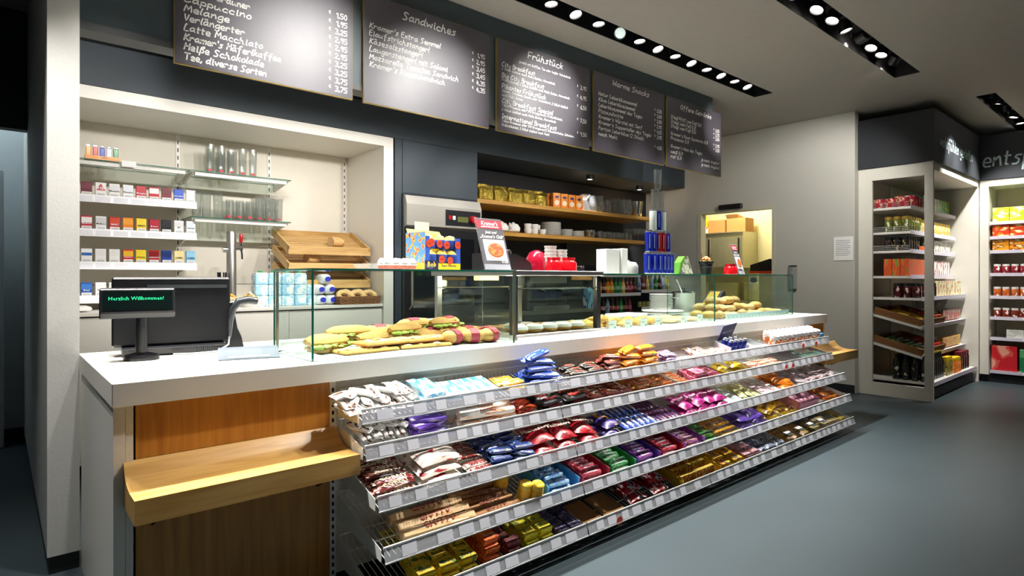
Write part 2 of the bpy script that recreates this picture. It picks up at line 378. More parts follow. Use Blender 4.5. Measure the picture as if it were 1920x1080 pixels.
# staff side track, hidden from the shop by the menu fascia
for i, x in enumerate([0.55, 0.95, 1.35, 1.75, 2.15, 2.6, 3.1, 3.7, 4.3, 4.9, 5.2]):
    aim = {0: (0.50, 4.53, 2.52), 10: (6.15, 4.53, 2.50)}.get(i, (x, 5.1, 1.35))
    spot(x, 3.40, aim, LAMP*(0.30 if i in (0, 10) else (0.38 if i < 6 else 0.28)), 'ceiling spotlight of the staff side track hidden behind the menu fascia', 'spotlights of the staff track', 46 if i in (0, 10) else 84, z=2.49)
for i, (x, aim) in enumerate([(7.62, (7.9, 1.9, 1.6)), (7.9, (8.2, 1.9, 1.0)), (8.3, (9.0, 1.4, 1.6)), (8.7, (8.6, 1.8, 1.2)), (9.1, (9.1, 1.2, 0.6))]):
    spot(x, 1.38, aim, LAMP*1.2, 'ceiling spotlight in the track before the grocery shelves, %s' % ['nearest', 'second', 'third', 'fourth', 'last'][i], 'spotlights of the grocery track', 66)
# two small downlights in the recess ceiling
for i, (x, y) in enumerate([(5.26, 4.68), (6.36, 4.80)]):
    spot(x, y, (x, y+0.12, 1.0), LAMP*0.6, 'small downlight in the recess ceiling %s' % ['above the glass jugs', 'beside the steel bucket'][i], 'downlights of the recess', 80, z=2.40)
# kitchen lamp
kl = thing('kitchen_lamp', 'ceiling lamp inside the kitchen behind the doorway', 'lamp', (8.1, 4.5, 2.72))
MB().lathe([(0.16, 0.075), (0.16, 0.03), (0.12, 0.0), (0.02, -0.01)], 20).build('shade', mat('kitchen_lens', '#ffffff', emit='#fff0c0', es=3.0), kl, True)
ld = bpy.data.lights.new('kitchen_light', 'POINT'); ld.energy = 60; ld.color = (1.0, 0.91, 0.68); ld.shadow_soft_size = 0.15
lo = bpy.data.objects.new('kitchen_light', ld); C.objects.link(lo); lo.parent = kl; lo.location = (0, 0, -0.12)
cl_ = thing('corridor_fill_lamp', 'added unseen fill lamp in the corridor left of the white pier', 'lamp', (-0.45, 5.58, 2.98))  # fill lamp added out of view to brighten the corridor wall
MB().lathe([(0.14, 0.068), (0.14, 0.03), (0.10, 0.0), (0.02, -0.008)], 20).build('shade', mat('corridor_fill_glow', '#ffffff', emit='#dcefff', es=2.0), cl_, True)
ld = bpy.data.lights.new('corridor_fill_light', 'POINT'); ld.energy = 20; ld.color = (0.80, 0.93, 1.0); ld.shadow_soft_size = 0.12
lo = bpy.data.objects.new('corridor_fill_light', ld); C.objects.link(lo); lo.parent = cl_; lo.location = (0, 0, -0.1)
# ---------------------------------------------------------------- wall fittings
o = MB().box(6.955, 7.001, 3.709, 4.018, 2.115, 2.175).build('door_sensor', BLACK, None, bevel=0.008); tag(o, 'black sensor bar mounted on the wall above the kitchen doorway', 'sensor')
hnd = thing('door_pull', 'recessed grey sliding door pull set in the grey wall', 'door handle', (7.0, 3.094, 1.25))
MB().box(-0.008, 0.0, -0.045, 0.045, -0.14, 0.14).build('plate', mat('plate_grey', '#a3a6a2', 0.5), hnd)
MB().box(-0.012, -0.0085, -0.045, 0.045, 0.13, 0.145).box(-0.012, -0.0085, -0.045, 0.045, -0.145, -0.13).build('frame', DARKER, hnd)
MB().box(-0.014, -0.0085, 0.008, 0.045, -0.13, 0.13).build('grip', mat('grip_grey', '#8d908e', 0.4), hnd)
nt_ = thing('paper_notice', 'white paper notice taped to the grey wall beside the grocery cabinet', 'notice', (6.998, 2.55, 1.57))
MB().box(-0.001, 0.0, -0.10, 0.10, -0.13, 0.13).build('sheet', PAPER, nt_)
b = MB()
for k in range(9): b.box(-0.0016, -0.0012, -0.07+0.02*(k % 3 == 2), 0.075, 0.085-0.02*k, 0.090-0.02*k)
b.build('print', mat('grey_print', '#8a8f96', 0.8), nt_)
# ================================================================ COUNTER
ct = thing('sales_counter', 'long white sales counter with oak front panels', 'counter', (0, 0, 0))
MB().box(0.272, 5.70, 2.213, 3.20, 0.844, 0.92).build('worktop', WHITE, ct, bevel=0.002)
MB().box(0.278, 0.31, 2.235, 3.163, 0.0, 0.842).build('end_panel', WHITE, ct)
MB().box(0.311, 0.332, 2.236, 2.26, 0.0, 0.842).build('edge_strip', WHITE, ct)
MB().box(0.34, 0.992, 2.242, 2.26, 0.07, 0.838).build('wood_panel', OAKV, ct)
MB().box(5.235, 5.68, 2.242, 2.26, 0.07, 0.838).build('wood_panel', OAKV, ct)
MB().box(0.993, 5.234, 2.262, 2.275, 0.07, 0.842).build('back_panel', mat('beige_back_panel', '#cfcabb', 0.6, var=0.02), ct)
MB().box(5.685, 5.70, 2.236, 3.19, 0.0, 0.842).build('end_panel', WHITE, ct)
MB().box(0.32, 5.68, 2.29, 2.31, 0.0, 0.068).build('plinth', BASE_M, ct)
MB().box(0.34, 5.66, 3.12, 3.15, 0.0, 0.842).build('rear_panel', WHITE, ct)
UPX = [1.005, 2.055, 3.105, 4.145, 5.225]
_um = MB()
_um.box(-0.012, 0.012, 0.0, 0.02, 0.03, 0.843)
_us = MB()
for k in range(26): _us.box(-0.0045, 0.0045, -0.0015, -0.0002, 0.05+0.03*k, 0.065+0.03*k)
_ume = _um.mesh('slotted_upright', WIRE); _use = _us.mesh('slots', BLACKM)
for x in UPX:
    u = ob('slotted_upright', _ume, ct); u.location = (x, 2.2415, 0)
    ob('slots', _use, u)
# oak bag shelves with an up-curved back
def bench(name, x0, x1, label):
    t = thing(name, label, 'shelf', (x0, 2.24, 0.56))
    prof = [(-0.205, -0.037), (-0.205, 0.037), (-0.12, 0.036), (-0.085, 0.040), (-0.05, 0.052), (-0.025, 0.072), (-0.005, 0.103), (0.0, 0.105), (0.0, -0.037)]
    b = MB().prism(prof, 'X', 0, x1-x0); b.build('board', OAK, t, True)
    for x in (0.08, x1-x0-0.08): MB().prism([(-0.16, -0.0375), (0.0, -0.0375), (0.0, -0.12)], 'X', x-0.002, x+0.002).build('bracket', BLACKM, t)
    return t
bench('bag_shelf', 0.305, 1.02, 'oak bag shelf with up-curved back below the cash register end of the counter')
bench('bag_shelf', 5.25, 5.93, 'oak bag shelf at the far end of the counter beside the candy rack')
# ---------------------------------------------------------------- glass cases
def pane(name, x0, x1, y0, y1, z0, z1, parent):
    b = MB(); dx, dy, dz = x1-x0, y1-y0, z1-z0; th = min(dx, dy, dz)
    mi = [0 if dz == th else 1]*2 + [0 if dy == th else 1, 0 if dx == th else 1]*2
    b.box(x0, x1, y0, y1, z0, z1, mi); return b.build(name, [GLASS, GREENEDGE], parent)
gc = thing('glass_display_case', 'clear glass sandwich case with green edges beside the cash register', 'display case', (0, 0, 0))
pane('front_pane', 0.942, 1.985, 2.276, 2.284, 0.921, 1.279, gc)
pane('side_pane', 0.933, 0.941, 2.276, 2.70, 0.921, 1.279, gc)
pane('top_pane', 0.933, 1.985, 2.276, 2.70, 1.28, 1.288, gc)
MB().box(1.986, 1.998, 2.272, 2.288, 0.9205, 1.29).build('steel_post', STEEL, gc)
MB().box(0.945, 0.955, 2.695, 2.705, 0.9205, 1.279).build('steel_post', STEEL, gc)
hc = thing('heated_display', 'heated display cabinet with steel top and black corner posts', 'display case', (0, 0, 0))
MB().box(2.06, 2.775, 2.375, 3.13, 0.9205, 0.945).build('base', STEEL, hc, bevel=0.002)
MB().box(2.05, 2.785, 2.365, 3.14, 1.262, 1.290).build('top', STEEL, hc, bevel=0.003)
for x, y, m_ in ((2.085, 2.395, BLACK), (2.755, 2.395, BLACK), (2.085, 3.11, STEEL), (2.755, 3.11, STEEL)):
    MB().cb(x, y, 1.1035, 0.032, 0.032, 0.315).build('corner_post', m_, hc)
MB().box(2.103, 2.737, 2.382, 2.387, 0.946, 1.261).build('front_pane', GLASS, hc)
MB().box(2.072, 2.077, 2.413, 3.09, 0.946, 1.261).build('side_pane', GLASS, hc)
MB().box(2.763, 2.768, 2.413, 3.09, 0.946, 1.261).build('side_pane', GLASS, hc)
for k in range(2):
    MB().box(2.104+0.32*k, 2.414+0.32*k, 3.10, 3.105, 0.946, 1.255).build('sliding_door', GLASS, hc)
b = MB()
for z in (1.19,): b.tube([(2.1, 2.45, z), (2.74, 2.45, z)], 0.004, 6).tube([(2.1, 3.05, z), (2.74, 3.05, z)], 0.004, 6).tube([(2.42, 3.09, 0.95), (2.42, 3.09, 1.26)], 0.005, 6)
b.build('rails', CHROME, hc, True)
MB().box(2.25, 2.40, 2.9, 2.96, 1.235, 1.2615).build('heat_lamp', mat('heat_lamp_glow', '#ffd9a0', emit='#ffb060', es=6.0), hc)
ld = bpy.data.lights.new('heat_light', 'POINT'); ld.energy = 3; ld.color = (1.0, 0.85, 0.65); ld.shadow_soft_size = 0.04
lo = bpy.data.objects.new('heat_light', ld); C.objects.link(lo); lo.parent = hc; lo.location = (2.36, 2.72, 1.21)
rc = thing('glass_display_case', 'long clear glass case for pastries and bread at the far counter half', 'display case', (0, 0, 0))
pane('front_pane', 2.785, 4.115, 2.404, 2.412, 0.921, 1.268, rc)
pane('front_pane', 4.12, 5.43, 2.404, 2.412, 0.921, 1.268, rc)
pane('side_pane', 4.1155, 4.1235, 2.413, 2.83, 0.921, 1.268, rc)
pane('side_pane', 5.431, 5.439, 2.404, 2.83, 0.921, 1.268, rc)
pane('top_pane', 2.785, 4.1, 2.404, 2.83, 1.269, 1.277, rc)
pane('top_pane', 4.101, 5.439, 2.404, 2.83, 1.269, 1.277, rc)
# stainless deck trays inside
for k, (x0, x1, y0, y1) in enumerate([(0.985, 1.99, 2.32, 2.76), (2.80, 4.08, 2.44, 2.86), (4.15, 5.40, 2.44, 2.86)]):
    b = MB().box(x0, x1, y0, y1, 0.9205, 0.924)
    b.box(x0, x1, y1-0.004, y1, 0.924, 0.955).box(x0, x0+0.004, y0, y1, 0.924, 0.938).box(x1-0.004, x1, y0, y1, 0.924, 0.938)
    tag(b.build('serving_tray', mat('pale_deck', '#d4d6d6', 0.35, 0.15)), ['steel deck tray under the sandwiches and pizza', 'steel deck tray under the croissants in the middle glass case', 'steel deck tray under the bread pile at the far end'][k], 'tray')
# price cards along the front of the cases
_cm = MB().box(-0.042, 0.042, -0.0175, 0.0175, 0, 0.001).mesh('price_card', PAPER)
_ci = MB().box(-0.03, 0.0, -0.004, -0.002, 0.00105, 0.0012).box(-0.03, 0.02, 0.003, 0.005, 0.00105, 0.0012).box(0.02, 0.035, -0.012, -0.004, 0.00105, 0.0012).mesh('print', mat('grey_print', '#8a8f96', 0.8))
for k in range(10):
    o = ob('price_card', _cm, None, Matrix.Translation((1.0+0.098*k, 2.302, 0.921)) @ Matrix.Rotation(R(8), 4, 'X'))
    tag(o, 'white price card lying in the row before the sandwiches', 'price card', 'price cards of the sandwich case'); ob('print', _ci, o)
o = MB().box(0.955, 1.975, 2.286, 2.319, 0.9203, 0.9206).build('card_strip', mat('card_strip_blue', '#98a0bc', 0.5)); tag(o, 'blue grey strip under the price cards of the sandwich case', 'strip')
b = MB().prism([(2.245, 0.9212), (2.372, 0.9212), (2.372, 0.93)], 'X', 2.09, 2.78)
o = b.build('price_strip', PAPER); tag(o, 'slanted white paper price strip before the heated cabinet', 'price strip')
for k in range(8): MB().box(2.13+0.08*k, 2.165+0.08*k, 2.27, 2.279, 0.9235, 0.9245).build('print', MATS['grey_print'], o)
for k, x in enumerate([2.93, 3.09, 3.25, 3.42, 3.72, 3.93]):
    o = thing('price_holder', 'white price tag in the middle glass case, %s from the heated cabinet' % ['first', 'second', 'third', 'fourth', 'fifth', 'sixth'][k], 'price tag', (x, 2.425, 0.9245), 0, 'price tags of the middle glass case')
    MB().prism([(-0.008, 0), (0.012, 0), (0.004, 0.06), (0.0, 0.06)], 'X', -0.04, 0.04).build('stand', CLEARBOX, o)
    MB().box(-0.036, 0.036, -0.0095, -0.0085, 0.004, 0.056).build('card', PAPER, o)
    MB().box(0.012, 0.03, -0.0101, -0.0096, 0.008, 0.018).box(-0.03, 0.01, -0.0101, -0.0096, 0.03, 0.034).build('print', MATS['grey_print'], o)
o = MB().box(4.30, 5.38, 2.416, 2.421, 0.9245, 0.966).build('dotted_border', mat('pale_blue_strip', '#cfe0e8', 0.5)); tag(o, 'pale blue strip of dotted labels along the bread pile', 'label strip')
for k in range(17): MB().box(4.335+0.062*k, 4.352+0.062*k, 2.4155, 2.4159, 0.935, 0.943).build('print', MATS['grey_print'], o)
# ================================================================ CANDY RACK
CANDY = [
 (1, 0.984, 1.291, 'bar', 0.115, 0.042, 0.018, 'Y', 3, 15, 0.5, ('#f4f2ee','#f4f2ee','#6b4226'), '', None, 0, 'white wrapped chocolate bar in the heap at the near end of the top rack shelf','chocolate bar'),
 (1, 1.327, 1.732, 'box', 0.15, 0.05, 0.022, 'Y', 2, 10, 0.1, ('#f3f8fb','#57b9e6'), '', None, 0, 'light blue and white wafer pack in the slanted row on the top rack shelf','wafer pack'),
 (1, 1.738, 1.921, 'bar', 0.13, 0.045, 0.018, 'X', 1, 3, 0.06, ('#e9b414','#f6e3a0','#6b3b16'), '', None, 0, 'yellow bar lying before the blue biscuit packs on the top rack shelf','chocolate bar'),
 (1, 1.829, 2.188, 'bar', 0.2, 0.046, 0.028, 'X', 5, 9, 0.12, ('#1746b4','#1746b4','#dfe6f4'), '', None, 0, 'royal blue biscuit pack in the tall stack on the top rack shelf','biscuit pack'),
 (1, 2.204, 2.477, 'bar', 0.125, 0.034, 0.02, 'X', 2, 10, 0.1, ('#1b1718','#1b1718','#a8926a'), 'Mars','#c2402c', 0.02, 'black chocolate bar with red lettering on the top rack shelf','chocolate bar'),
 (1, 2.451, 2.65, 'bar', 0.125, 0.036, 0.022, 'X', 3, 11, 0.12, ('#7c2f1c','#5b2014','#7c2f1c'), 'Mars','#f0c9a8', 0.02, 'brown chocolate bar beside the black bars on the top rack shelf','chocolate bar'),
 (1, 2.613, 2.97, 'bar', 0.17, 0.05, 0.028, 'X', 5, 14, 0.1, ('#d87a12','#f0b21c','#6a2412'), '', None, 0, 'orange and gold chocolate bar in the high heap on the top rack shelf','chocolate bar'),
 (1, 2.97, 3.18, 'bar', 0.12, 0.034, 0.02, 'X', 2, 9, 0.06, ('#cfc3e2','#6b4aa6','#b8304a'), '', None, 0, 'lilac striped bar next to the orange heap on the top rack shelf','chocolate bar'),
 (1, 3.382, 3.776, 'box', 0.085, 0.05, 0.02, 'X', 2, 10, 0.1, ('#f4f1ec','#c23b3b','#5b8f4a'), '', None, 0, 'white and red sweets packet on the top rack shelf before the energy shot display','sweets packet'),
 (2, 1.044, 1.249, 'bar', 0.115, 0.042, 0.018, 'Y', 3, 12, 0.35, ('#f2f0ec','#f2f0ec','#6b4226'), 'bueno','#3a2a22', 0.016, 'white wrapped bar in the heap at the near end of the second rack shelf','chocolate bar'),
 (2, 1.254, 1.452, 'box', 0.16, 0.075, 0.014, 'X', 4, 8, 0.14, ('#6a44b0','#7a55c2','#e9e2f4'), '', None, 0, 'purple chocolate tablet stacked on the second rack shelf','chocolate tablet'),
 (2, 1.463, 1.825, 'stick', 0.3, 0.036, 0.036, 'X', 2, 7, 0.04, ('#f3ece0','#d98d4e','#f3ece0'), 'Amicella','#b5532a', 0.022, 'cream coloured hexagonal wafer roll on the second rack shelf','wafer roll'),
 (2, 1.832, 1.954, 'bar', 0.12, 0.04, 0.02, 'X', 2, 5, 0.25, ('#a8281c','#e0641c','#5a1410'), '', None, 0, 'red and orange bar squeezed behind the cream rolls on the second rack shelf','chocolate bar'),
 (2, 1.961, 2.302, 'bar', 0.17, 0.05, 0.03, 'X', 2, 8, 0.1, ('#17120f','#17120f','#2a2018'), 'Mars','#c8372a', 0.03, 'large black chocolate bar with red lettering on the second rack shelf','chocolate bar'),
 (2, 2.311, 2.672, 'bar', 0.12, 0.036, 0.022, 'X', 3, 14, 0.09, ('#8a2f1a','#6a2214','#8a2f1a'), 'Mars','#f3d2b4', 0.021, 'brown chocolate bar with pale lettering on the second rack shelf','chocolate bar'),
 (2, 2.682, 3.242, 'bar', 0.12, 0.036, 0.024, 'X', 3, 16, 0.14, ('#b06a1e','#7a3d12','#e0b25a'), 'Twix','#b0221c', 0.02, 'golden brown bar in the long heap on the second rack shelf','chocolate bar'),
 (2, 3.266, 3.591, 'box', 0.14, 0.07, 0.03, 'X', 2, 5, 0.08, ('#b23a5a','#d88aa0','#7a1c34'), '', None, 0, 'pink and red carton on the second rack shelf','carton'),
 (2, 3.565, 3.956, 'bag', 0.14, 0.1, 0.03, 'X', 2, 7, 0.3, ('#efc714','#f3d84a','#b07a10'), '', None, 0, 'yellow sweets bag on the second rack shelf','sweets bag'),
 (2, 3.986, 4.436, 'box', 0.11, 0.045, 0.03, 'X', 2, 8, 0.06, ('#efe2b4','#c2342c','#efe2b4'), 'DEXTRO','#7a2a1c', 0.018, 'cream and red glucose packet on the second rack shelf','sweets packet'),
 (2, 4.817, 5.27, 'box', 0.09, 0.06, 0.012, 'Y', 2, 9, 0.08, ('#5f9a92','#9fc4b8','#b8b84a'), '', None, 0, 'teal chewing gum packet on the second rack shelf','chewing gum'),
 (3, 1.053, 1.208, 'bar', 0.17, 0.034, 0.022, 'X', 3, 10, 0.12, ('#6e1414','#e9dcc0','#8a1c1c'), 'CORNY','#efe3c4', 0.024, 'dark red bar with cream lettering at the near end of the third rack shelf','chocolate bar'),
 (3, 1.213, 1.464, 'bag', 0.2, 0.1, 0.032, 'X', 3, 8, 0.16, ('#e9dfd2','#d8ccbb','#b3202a'), '', None, 0, 'clear and red wafer packet on the third rack shelf','wafer pack'),
 (3, 1.47, 1.598, 'bar', 0.14, 0.04, 0.022, 'X', 2, 5, 0.08, ('#efe4d2','#a81e24','#efe4d2'), 'duplo','#a81e24', 0.028, 'cream bar with red lettering on the third rack shelf','chocolate bar'),
 (3, 1.583, 1.838, 'bar', 0.125, 0.038, 0.022, 'X', 3, 22, 0.22, ('#1f3f8c','#22304c','#b9cfe8'), '', None, 0, 'blue and silver chocolate bar in the big heap on the third rack shelf','chocolate bar'),
 (3, 1.845, 2.293, 'bag', 0.17, 0.13, 0.036, 'Y', 2, 12, 0.3, ('#b31420','#8c0f18','#c8202c'), 'Maltesers','#f4e4d4', 0.03, 'red sweets bag with white lettering on the third rack shelf','sweets bag'),
 (3, 2.301, 2.488, 'bag', 0.15, 0.11, 0.032, 'Y', 2, 4, 0.15, ('#3d2b7c','#5a44a8','#e0b414'), '', None, 0, 'violet bag with a yellow mark on the third rack shelf','sweets bag'),
 (3, 2.496, 2.768, 'bar', 0.13, 0.045, 0.024, 'Y', 2, 9, 0.06, ('#2a4fae','#4a6fd0','#e8ecf4'), 'Milky','#f4f4f8', 0.024, 'blue bar with white lettering on the third rack shelf','chocolate bar'),
 (3, 2.778, 2.995, 'bar', 0.13, 0.034, 0.018, 'Y', 2, 8, 0.12, ('#4a2a6a','#7a2a3a','#3a2050'), '', None, 0, 'dark purple bar on the third rack shelf before the empty wires','chocolate bar'),
 (3, 3.027, 3.527, 'bag', 0.15, 0.12, 0.034, 'Y', 2, 9, 0.18, ('#b51c7c','#d23a9a','#8a1460'), 'Balisto','#f6dcee', 0.026, 'magenta sweets bag on the third rack shelf','sweets bag'),
 (3, 3.541, 3.729, 'bag', 0.11, 0.08, 0.025, 'Y', 1, 4, 0.2, ('#cfe4dc','#eef4f0','#9ac4b4'), '', None, 0, 'pale mint sachet on the third rack shelf','sachet'),
 (3, 3.729, 3.991, 'bag', 0.11, 0.07, 0.016, 'Y', 3, 8, 0.35, ('#a8b26a','#efe6b4','#7c8a44'), '', None, 0, 'olive and cream sachet on the third rack shelf','sachet'),
 (3, 3.991, 4.26, 'stick', 0.17, 0.012, 0.012, 'Y', 3, 26, 0.15, ('#efe6ea','#b05a72','#efe6ea'), '', None, 0, 'pink striped lolly stick in the bundle on the third rack shelf','sweet stick'),
 (3, 4.243, 4.516, 'bag', 0.19, 0.09, 0.028, 'X', 2, 6, 0.3, ('#d8741c','#e89a2c','#b04a10'), '', None, 0, 'orange sweets bag on the third rack shelf','sweets bag'),
 (3, 4.552, 5.27, 'bar', 0.15, 0.05, 0.012, 'X', 3, 20, 0.2, ('#d9d3d6','#b08a92','#8a2a3a'), '', None, 0, 'silver and pink flat bar at the far end of the third rack shelf','chocolate bar'),
 (4, 1.138, 1.463, 'stick', 0.33, 0.048, 0.048, 'X', 1, 3, 0.04, ('#e4c08a','#d9a866','#f0dcb8'), 'GIOTTO','#a8302c', 0.034, 'long tan confectionery stick with red lettering on the fourth rack shelf','sweets stick'),
 (4, 1.414, 1.707, 'stick', 0.26, 0.036, 0.036, 'X', 2, 7, 0.1, ('#a8703a','#c99a62','#8a5426'), 'GIOTTO','#7a2a1c', 0.026, 'brown paper wrapped stick behind the tan ones on the fourth rack shelf','sweets stick'),
 (4, 1.855, 2.042, 'roll', 0.125, 0.026, 0.026, 'X', 3, 20, 0.05, ('#7fc0ea','#bfe0f4','#3a86c4'), 'Mentos','#24509c', 0.02, 'light blue peppermint roll in its tray on the fourth rack shelf','sweet roll'),
 (4, 2.079, 2.256, 'roll', 0.125, 0.026, 0.026, 'X', 3, 18, 0.05, ('#c43a50','#d86a7c','#8a1c34'), 'Mentos','#f4e4e8', 0.02, 'red fruit sweet roll in its tray on the fourth rack shelf','sweet roll'),
 (4, 2.296, 2.465, 'roll', 0.125, 0.026, 0.026, 'X', 3, 18, 0.05, ('#3f9a54','#7cc88a','#1f6a3a'), 'Mentos','#eef6ee', 0.02, 'green spearmint roll in its tray on the fourth rack shelf','sweet roll'),
 (4, 2.5, 2.675, 'roll', 0.125, 0.026, 0.026, 'X', 3, 18, 0.05, ('#6a4aa8','#c84a9a','#4a2a80'), 'Mentos','#f0e8f8', 0.02, 'purple sweet roll in its tray on the fourth rack shelf','sweet roll'),
 (4, 2.713, 2.894, 'roll', 0.125, 0.026, 0.026, 'X', 3, 16, 0.05, ('#b01c34','#e0506a','#7a1024'), 'Mentos','#f4e4e8', 0.02, 'crimson sweet roll in its tray on the fourth rack shelf','sweet roll'),
 (4, 2.925, 3.11, 'roll', 0.125, 0.026, 0.026, 'X', 3, 16, 0.05, ('#9a4ab4','#e0a03a','#d05a9a'), 'Mentos','#f4eef8', 0.02, 'rainbow coloured sweet roll on the fourth rack shelf','sweet roll'),
 (4, 3.122, 3.321, 'bar', 0.14, 0.05, 0.022, 'X', 3, 9, 0.1, ('#3faa34','#7cd05a','#e6e04a'), 'CORNY','#173a6a', 0.026, 'green cereal bar with blue lettering on the fourth rack shelf','cereal bar'),
 (4, 3.333, 3.602, 'bar', 0.14, 0.05, 0.022, 'X', 3, 10, 0.14, ('#e6a81c','#f0cc4a','#8a4414'), 'CORNY','#173a6a', 0.026, 'yellow cereal bar with blue lettering on the fourth rack shelf','cereal bar'),
 (4, 3.616, 3.973, 'bag', 0.15, 0.11, 0.03, 'X', 3, 10, 0.3, ('#6a4ab8','#8a6cd4','#4a2f92'), '', None, 0, 'violet chocolate bag on the fourth rack shelf','sweets bag'),
 (4, 3.988, 4.445, 'bag', 0.16, 0.11, 0.032, 'X', 3, 10, 0.3, ('#f0bc14','#f6d84c','#8a4a14'), 'M&M','#5a2a10', 0.034, 'yellow peanut bag with brown lettering on the fourth rack shelf','sweets bag'),
 (4, 4.953, 5.27, 'bag', 0.1, 0.07, 0.018, 'X', 2, 12, 0.5, ('#d8501c','#e8b024','#b02a34'), '', None, 0, 'red and yellow sweets at the far end of the fourth rack shelf','sweets'),
 (5, 1.177, 1.459, 'box', 0.075, 0.055, 0.028, 'X', 3, 27, 0.04, ('#e9c41c','#f0d44a','#6a8a2c'), 'Ricola','#2c5a2a', 0.016, 'yellow herb sweets box stacked at the near end of the bottom rack shelf','sweets box'),
 (5, 1.47, 1.588, 'box', 0.075, 0.055, 0.03, 'X', 3, 12, 0.03, ('#e4601c','#f08a3a','#c43a1c'), 'Ricola','#fdf0dc', 0.016, 'orange sweets box on the bottom rack shelf','sweets box'),
 (5, 1.6, 1.684, 'box', 0.07, 0.05, 0.028, 'X', 2, 8, 0.03, ('#7a2a34','#a86a5a','#5a1c28'), '', None, 0, 'wine red sweets box on the bottom rack shelf','sweets box'),
 (5, 1.696, 1.883, 'box', 0.07, 0.05, 0.03, 'X', 3, 18, 0.02, ('#f0e01c','#f4ea5a','#8a9a2c'), '', None, 0, 'lemon yellow sweets box on the bottom rack shelf','sweets box'),
 (5, 1.889, 2.066, 'box', 0.07, 0.05, 0.028, 'X', 2, 12, 0.04, ('#4a4470','#8a86a8','#7a3a4a'), '', None, 0, 'slate purple sweets box on the bottom rack shelf','sweets box'),
 (5, 2.406, 2.824, 'bag', 0.24, 0.15, 0.036, 'Y', 2, 7, 0.12, ('#c01c24','#efe8e4','#1c1818'), 'MIX','#1a1414', 0.05, 'red, white and black sweets bag on the bottom rack shelf','sweets bag'),
 (5, 3.324, 3.593, 'box', 0.085, 0.1, 0.024, 'Y', 2, 8, 0.05, ('#f2cc1c','#e05a2c','#f2cc1c'), 'TIX','#2c4a9a', 0.026, 'yellow and red packet beside the chocolate tray on the bottom rack shelf','sweets packet'),
 (5, 3.606, 3.787, 'box', 0.085, 0.07, 0.03, 'X', 2, 5, 0.05, ('#e4a0a8','#f0d8d8','#c05a6a'), '', None, 0, 'pale pink packet on the bottom rack shelf','sweets packet'),
 (5, 3.801, 4.183, 'bag', 0.12, 0.08, 0.026, 'X', 2, 11, 0.35, ('#7f93a8','#e4e6ea','#2c3a8a'), '', None, 0, 'blue and silver sweets bag on the bottom rack shelf','sweets bag'),
 (5, 4.199, 4.597, 'bag', 0.12, 0.08, 0.024, 'X', 2, 10, 0.35, ('#c89a3a','#e6cf8a','#6a3a8a'), '', None, 0, 'gold and violet sweets bag on the bottom rack shelf','sweets bag'),
 (5, 4.615, 5.11, 'box', 0.12, 0.06, 0.03, 'X', 2, 7, 0.1, ('#a8a48a','#d8c060','#8a8a90'), '', None, 0, 'grey and gold packet on the bottom rack shelf','sweets packet'),
 (5, 5.152, 5.27, 'bag', 0.2, 0.11, 0.03, 'Y', 1, 4, 0.05, ('#c8a82c','#8aa03a','#efe0a0'), '', None, 0, 'gold and green bag at the far end of the bottom rack shelf','sweets bag'),
]
SHELF = {1: (2.05, 0.706), 2: (2.02, 0.577), 3: (1.925, 0.416), 4: (1.88, 0.248), 5: (1.855, 0.066)}
BAYS = [1.025, 2.06, 3.108, 4.15, 5.30]
SLOPE = 0.30; ALPHA = math.atan(SLOPE); BACKY = 2.243
ORD = {1: 'top', 2: 'second', 3: 'third', 4: 'fourth', 5: 'bottom'}
BAYN = ['near', 'second', 'third', 'far']
_wm = {}
RAILM = PLEXI
def shelf_frame(n):
    yf, zb = SHELF[n]; return Matrix.Translation((0, yf+0.008, zb+0.012)) @ Matrix.Rotation(ALPHA, 4, 'X')
for n, (yf, zb) in SHELF.items():
    dep = BACKY - yf; ls = dep/math.cos(ALPHA)
    for k in range(4):
        x0, x1 = BAYS[k]+0.002, BAYS[k+1]-0.002; w = x1-x0
        t = thing('wire_shelf', 'white wire basket shelf of the candy rack, %s level, %s bay from the register' % (ORD[n], BAYN[k]), 'shelf', (x0, yf, zb), 0, 'wire shelves of the candy rack')
        zb2 = 0.012 + dep*SLOPE
        for x in (0.0, w-0.002):
            MB().prism([(0.012, -0.004), (0.012, 0.04), (dep-0.002, zb2+0.015), (dep-0.002, zb2-0.075)], 'X', x, x+0.002).build('side_bracket', WIRE, t)
        b = MB(); nw = 44; r = 0.0017
        for i in range(nw):
            x = 0.012 + (w-0.024)*i/(nw-1)
            pts = [(x, 0.004, 0.044), (x, 0.006, 0.008), (x, dep-0.006, zb2-0.004), (x, dep-0.004, zb2+0.03)]
            b.tube(pts, r, 4)
        for (yy, zz) in ((0.004, 0.046), (0.10, 0.006+0.10*SLOPE), (dep-0.05, 0.006+(dep-0.05)*SLOPE), (dep-0.004, zb2+0.031)):
            b.tube([(0.004, yy, zz), (w-0.004, yy, zz)], 0.0026, 5)
        wg = b.build('wire_grid', WIRE, t); wg['kind'] = 'stuff'
        rail = MB().prism([(-0.017, 0.0), (-0.0145, 0.0), (0.0005, 0.05), (-0.002, 0.05)], 'X', 0.002, w-0.002).box(0.002, w-0.002, -0.006, 0.001, 0.048, 0.053, 1).box(0.002, w-0.002, -0.019, -0.012, -0.003, 0.001, 1).build('price_rail', [RAILM, WIRE], t)
        x = 0.04 + rnd.uniform(0, 0.05)
        while x < w-0.09:
            lw = rnd.choice([0.05, 0.062, 0.07])
            l = MB().prism([(-0.0162, 0.005), (-0.0158, 0.005), (-0.0050, 0.042), (-0.0054, 0.042)], 'X', 0, lw).build('price_label', TAG, rail); l.location = (x, 0, 0)
            x += lw + rnd.choice([0.03, 0.045, 0.06, 0.09])
STK = mat('orange_sticker', '#f0482a', 0.5)
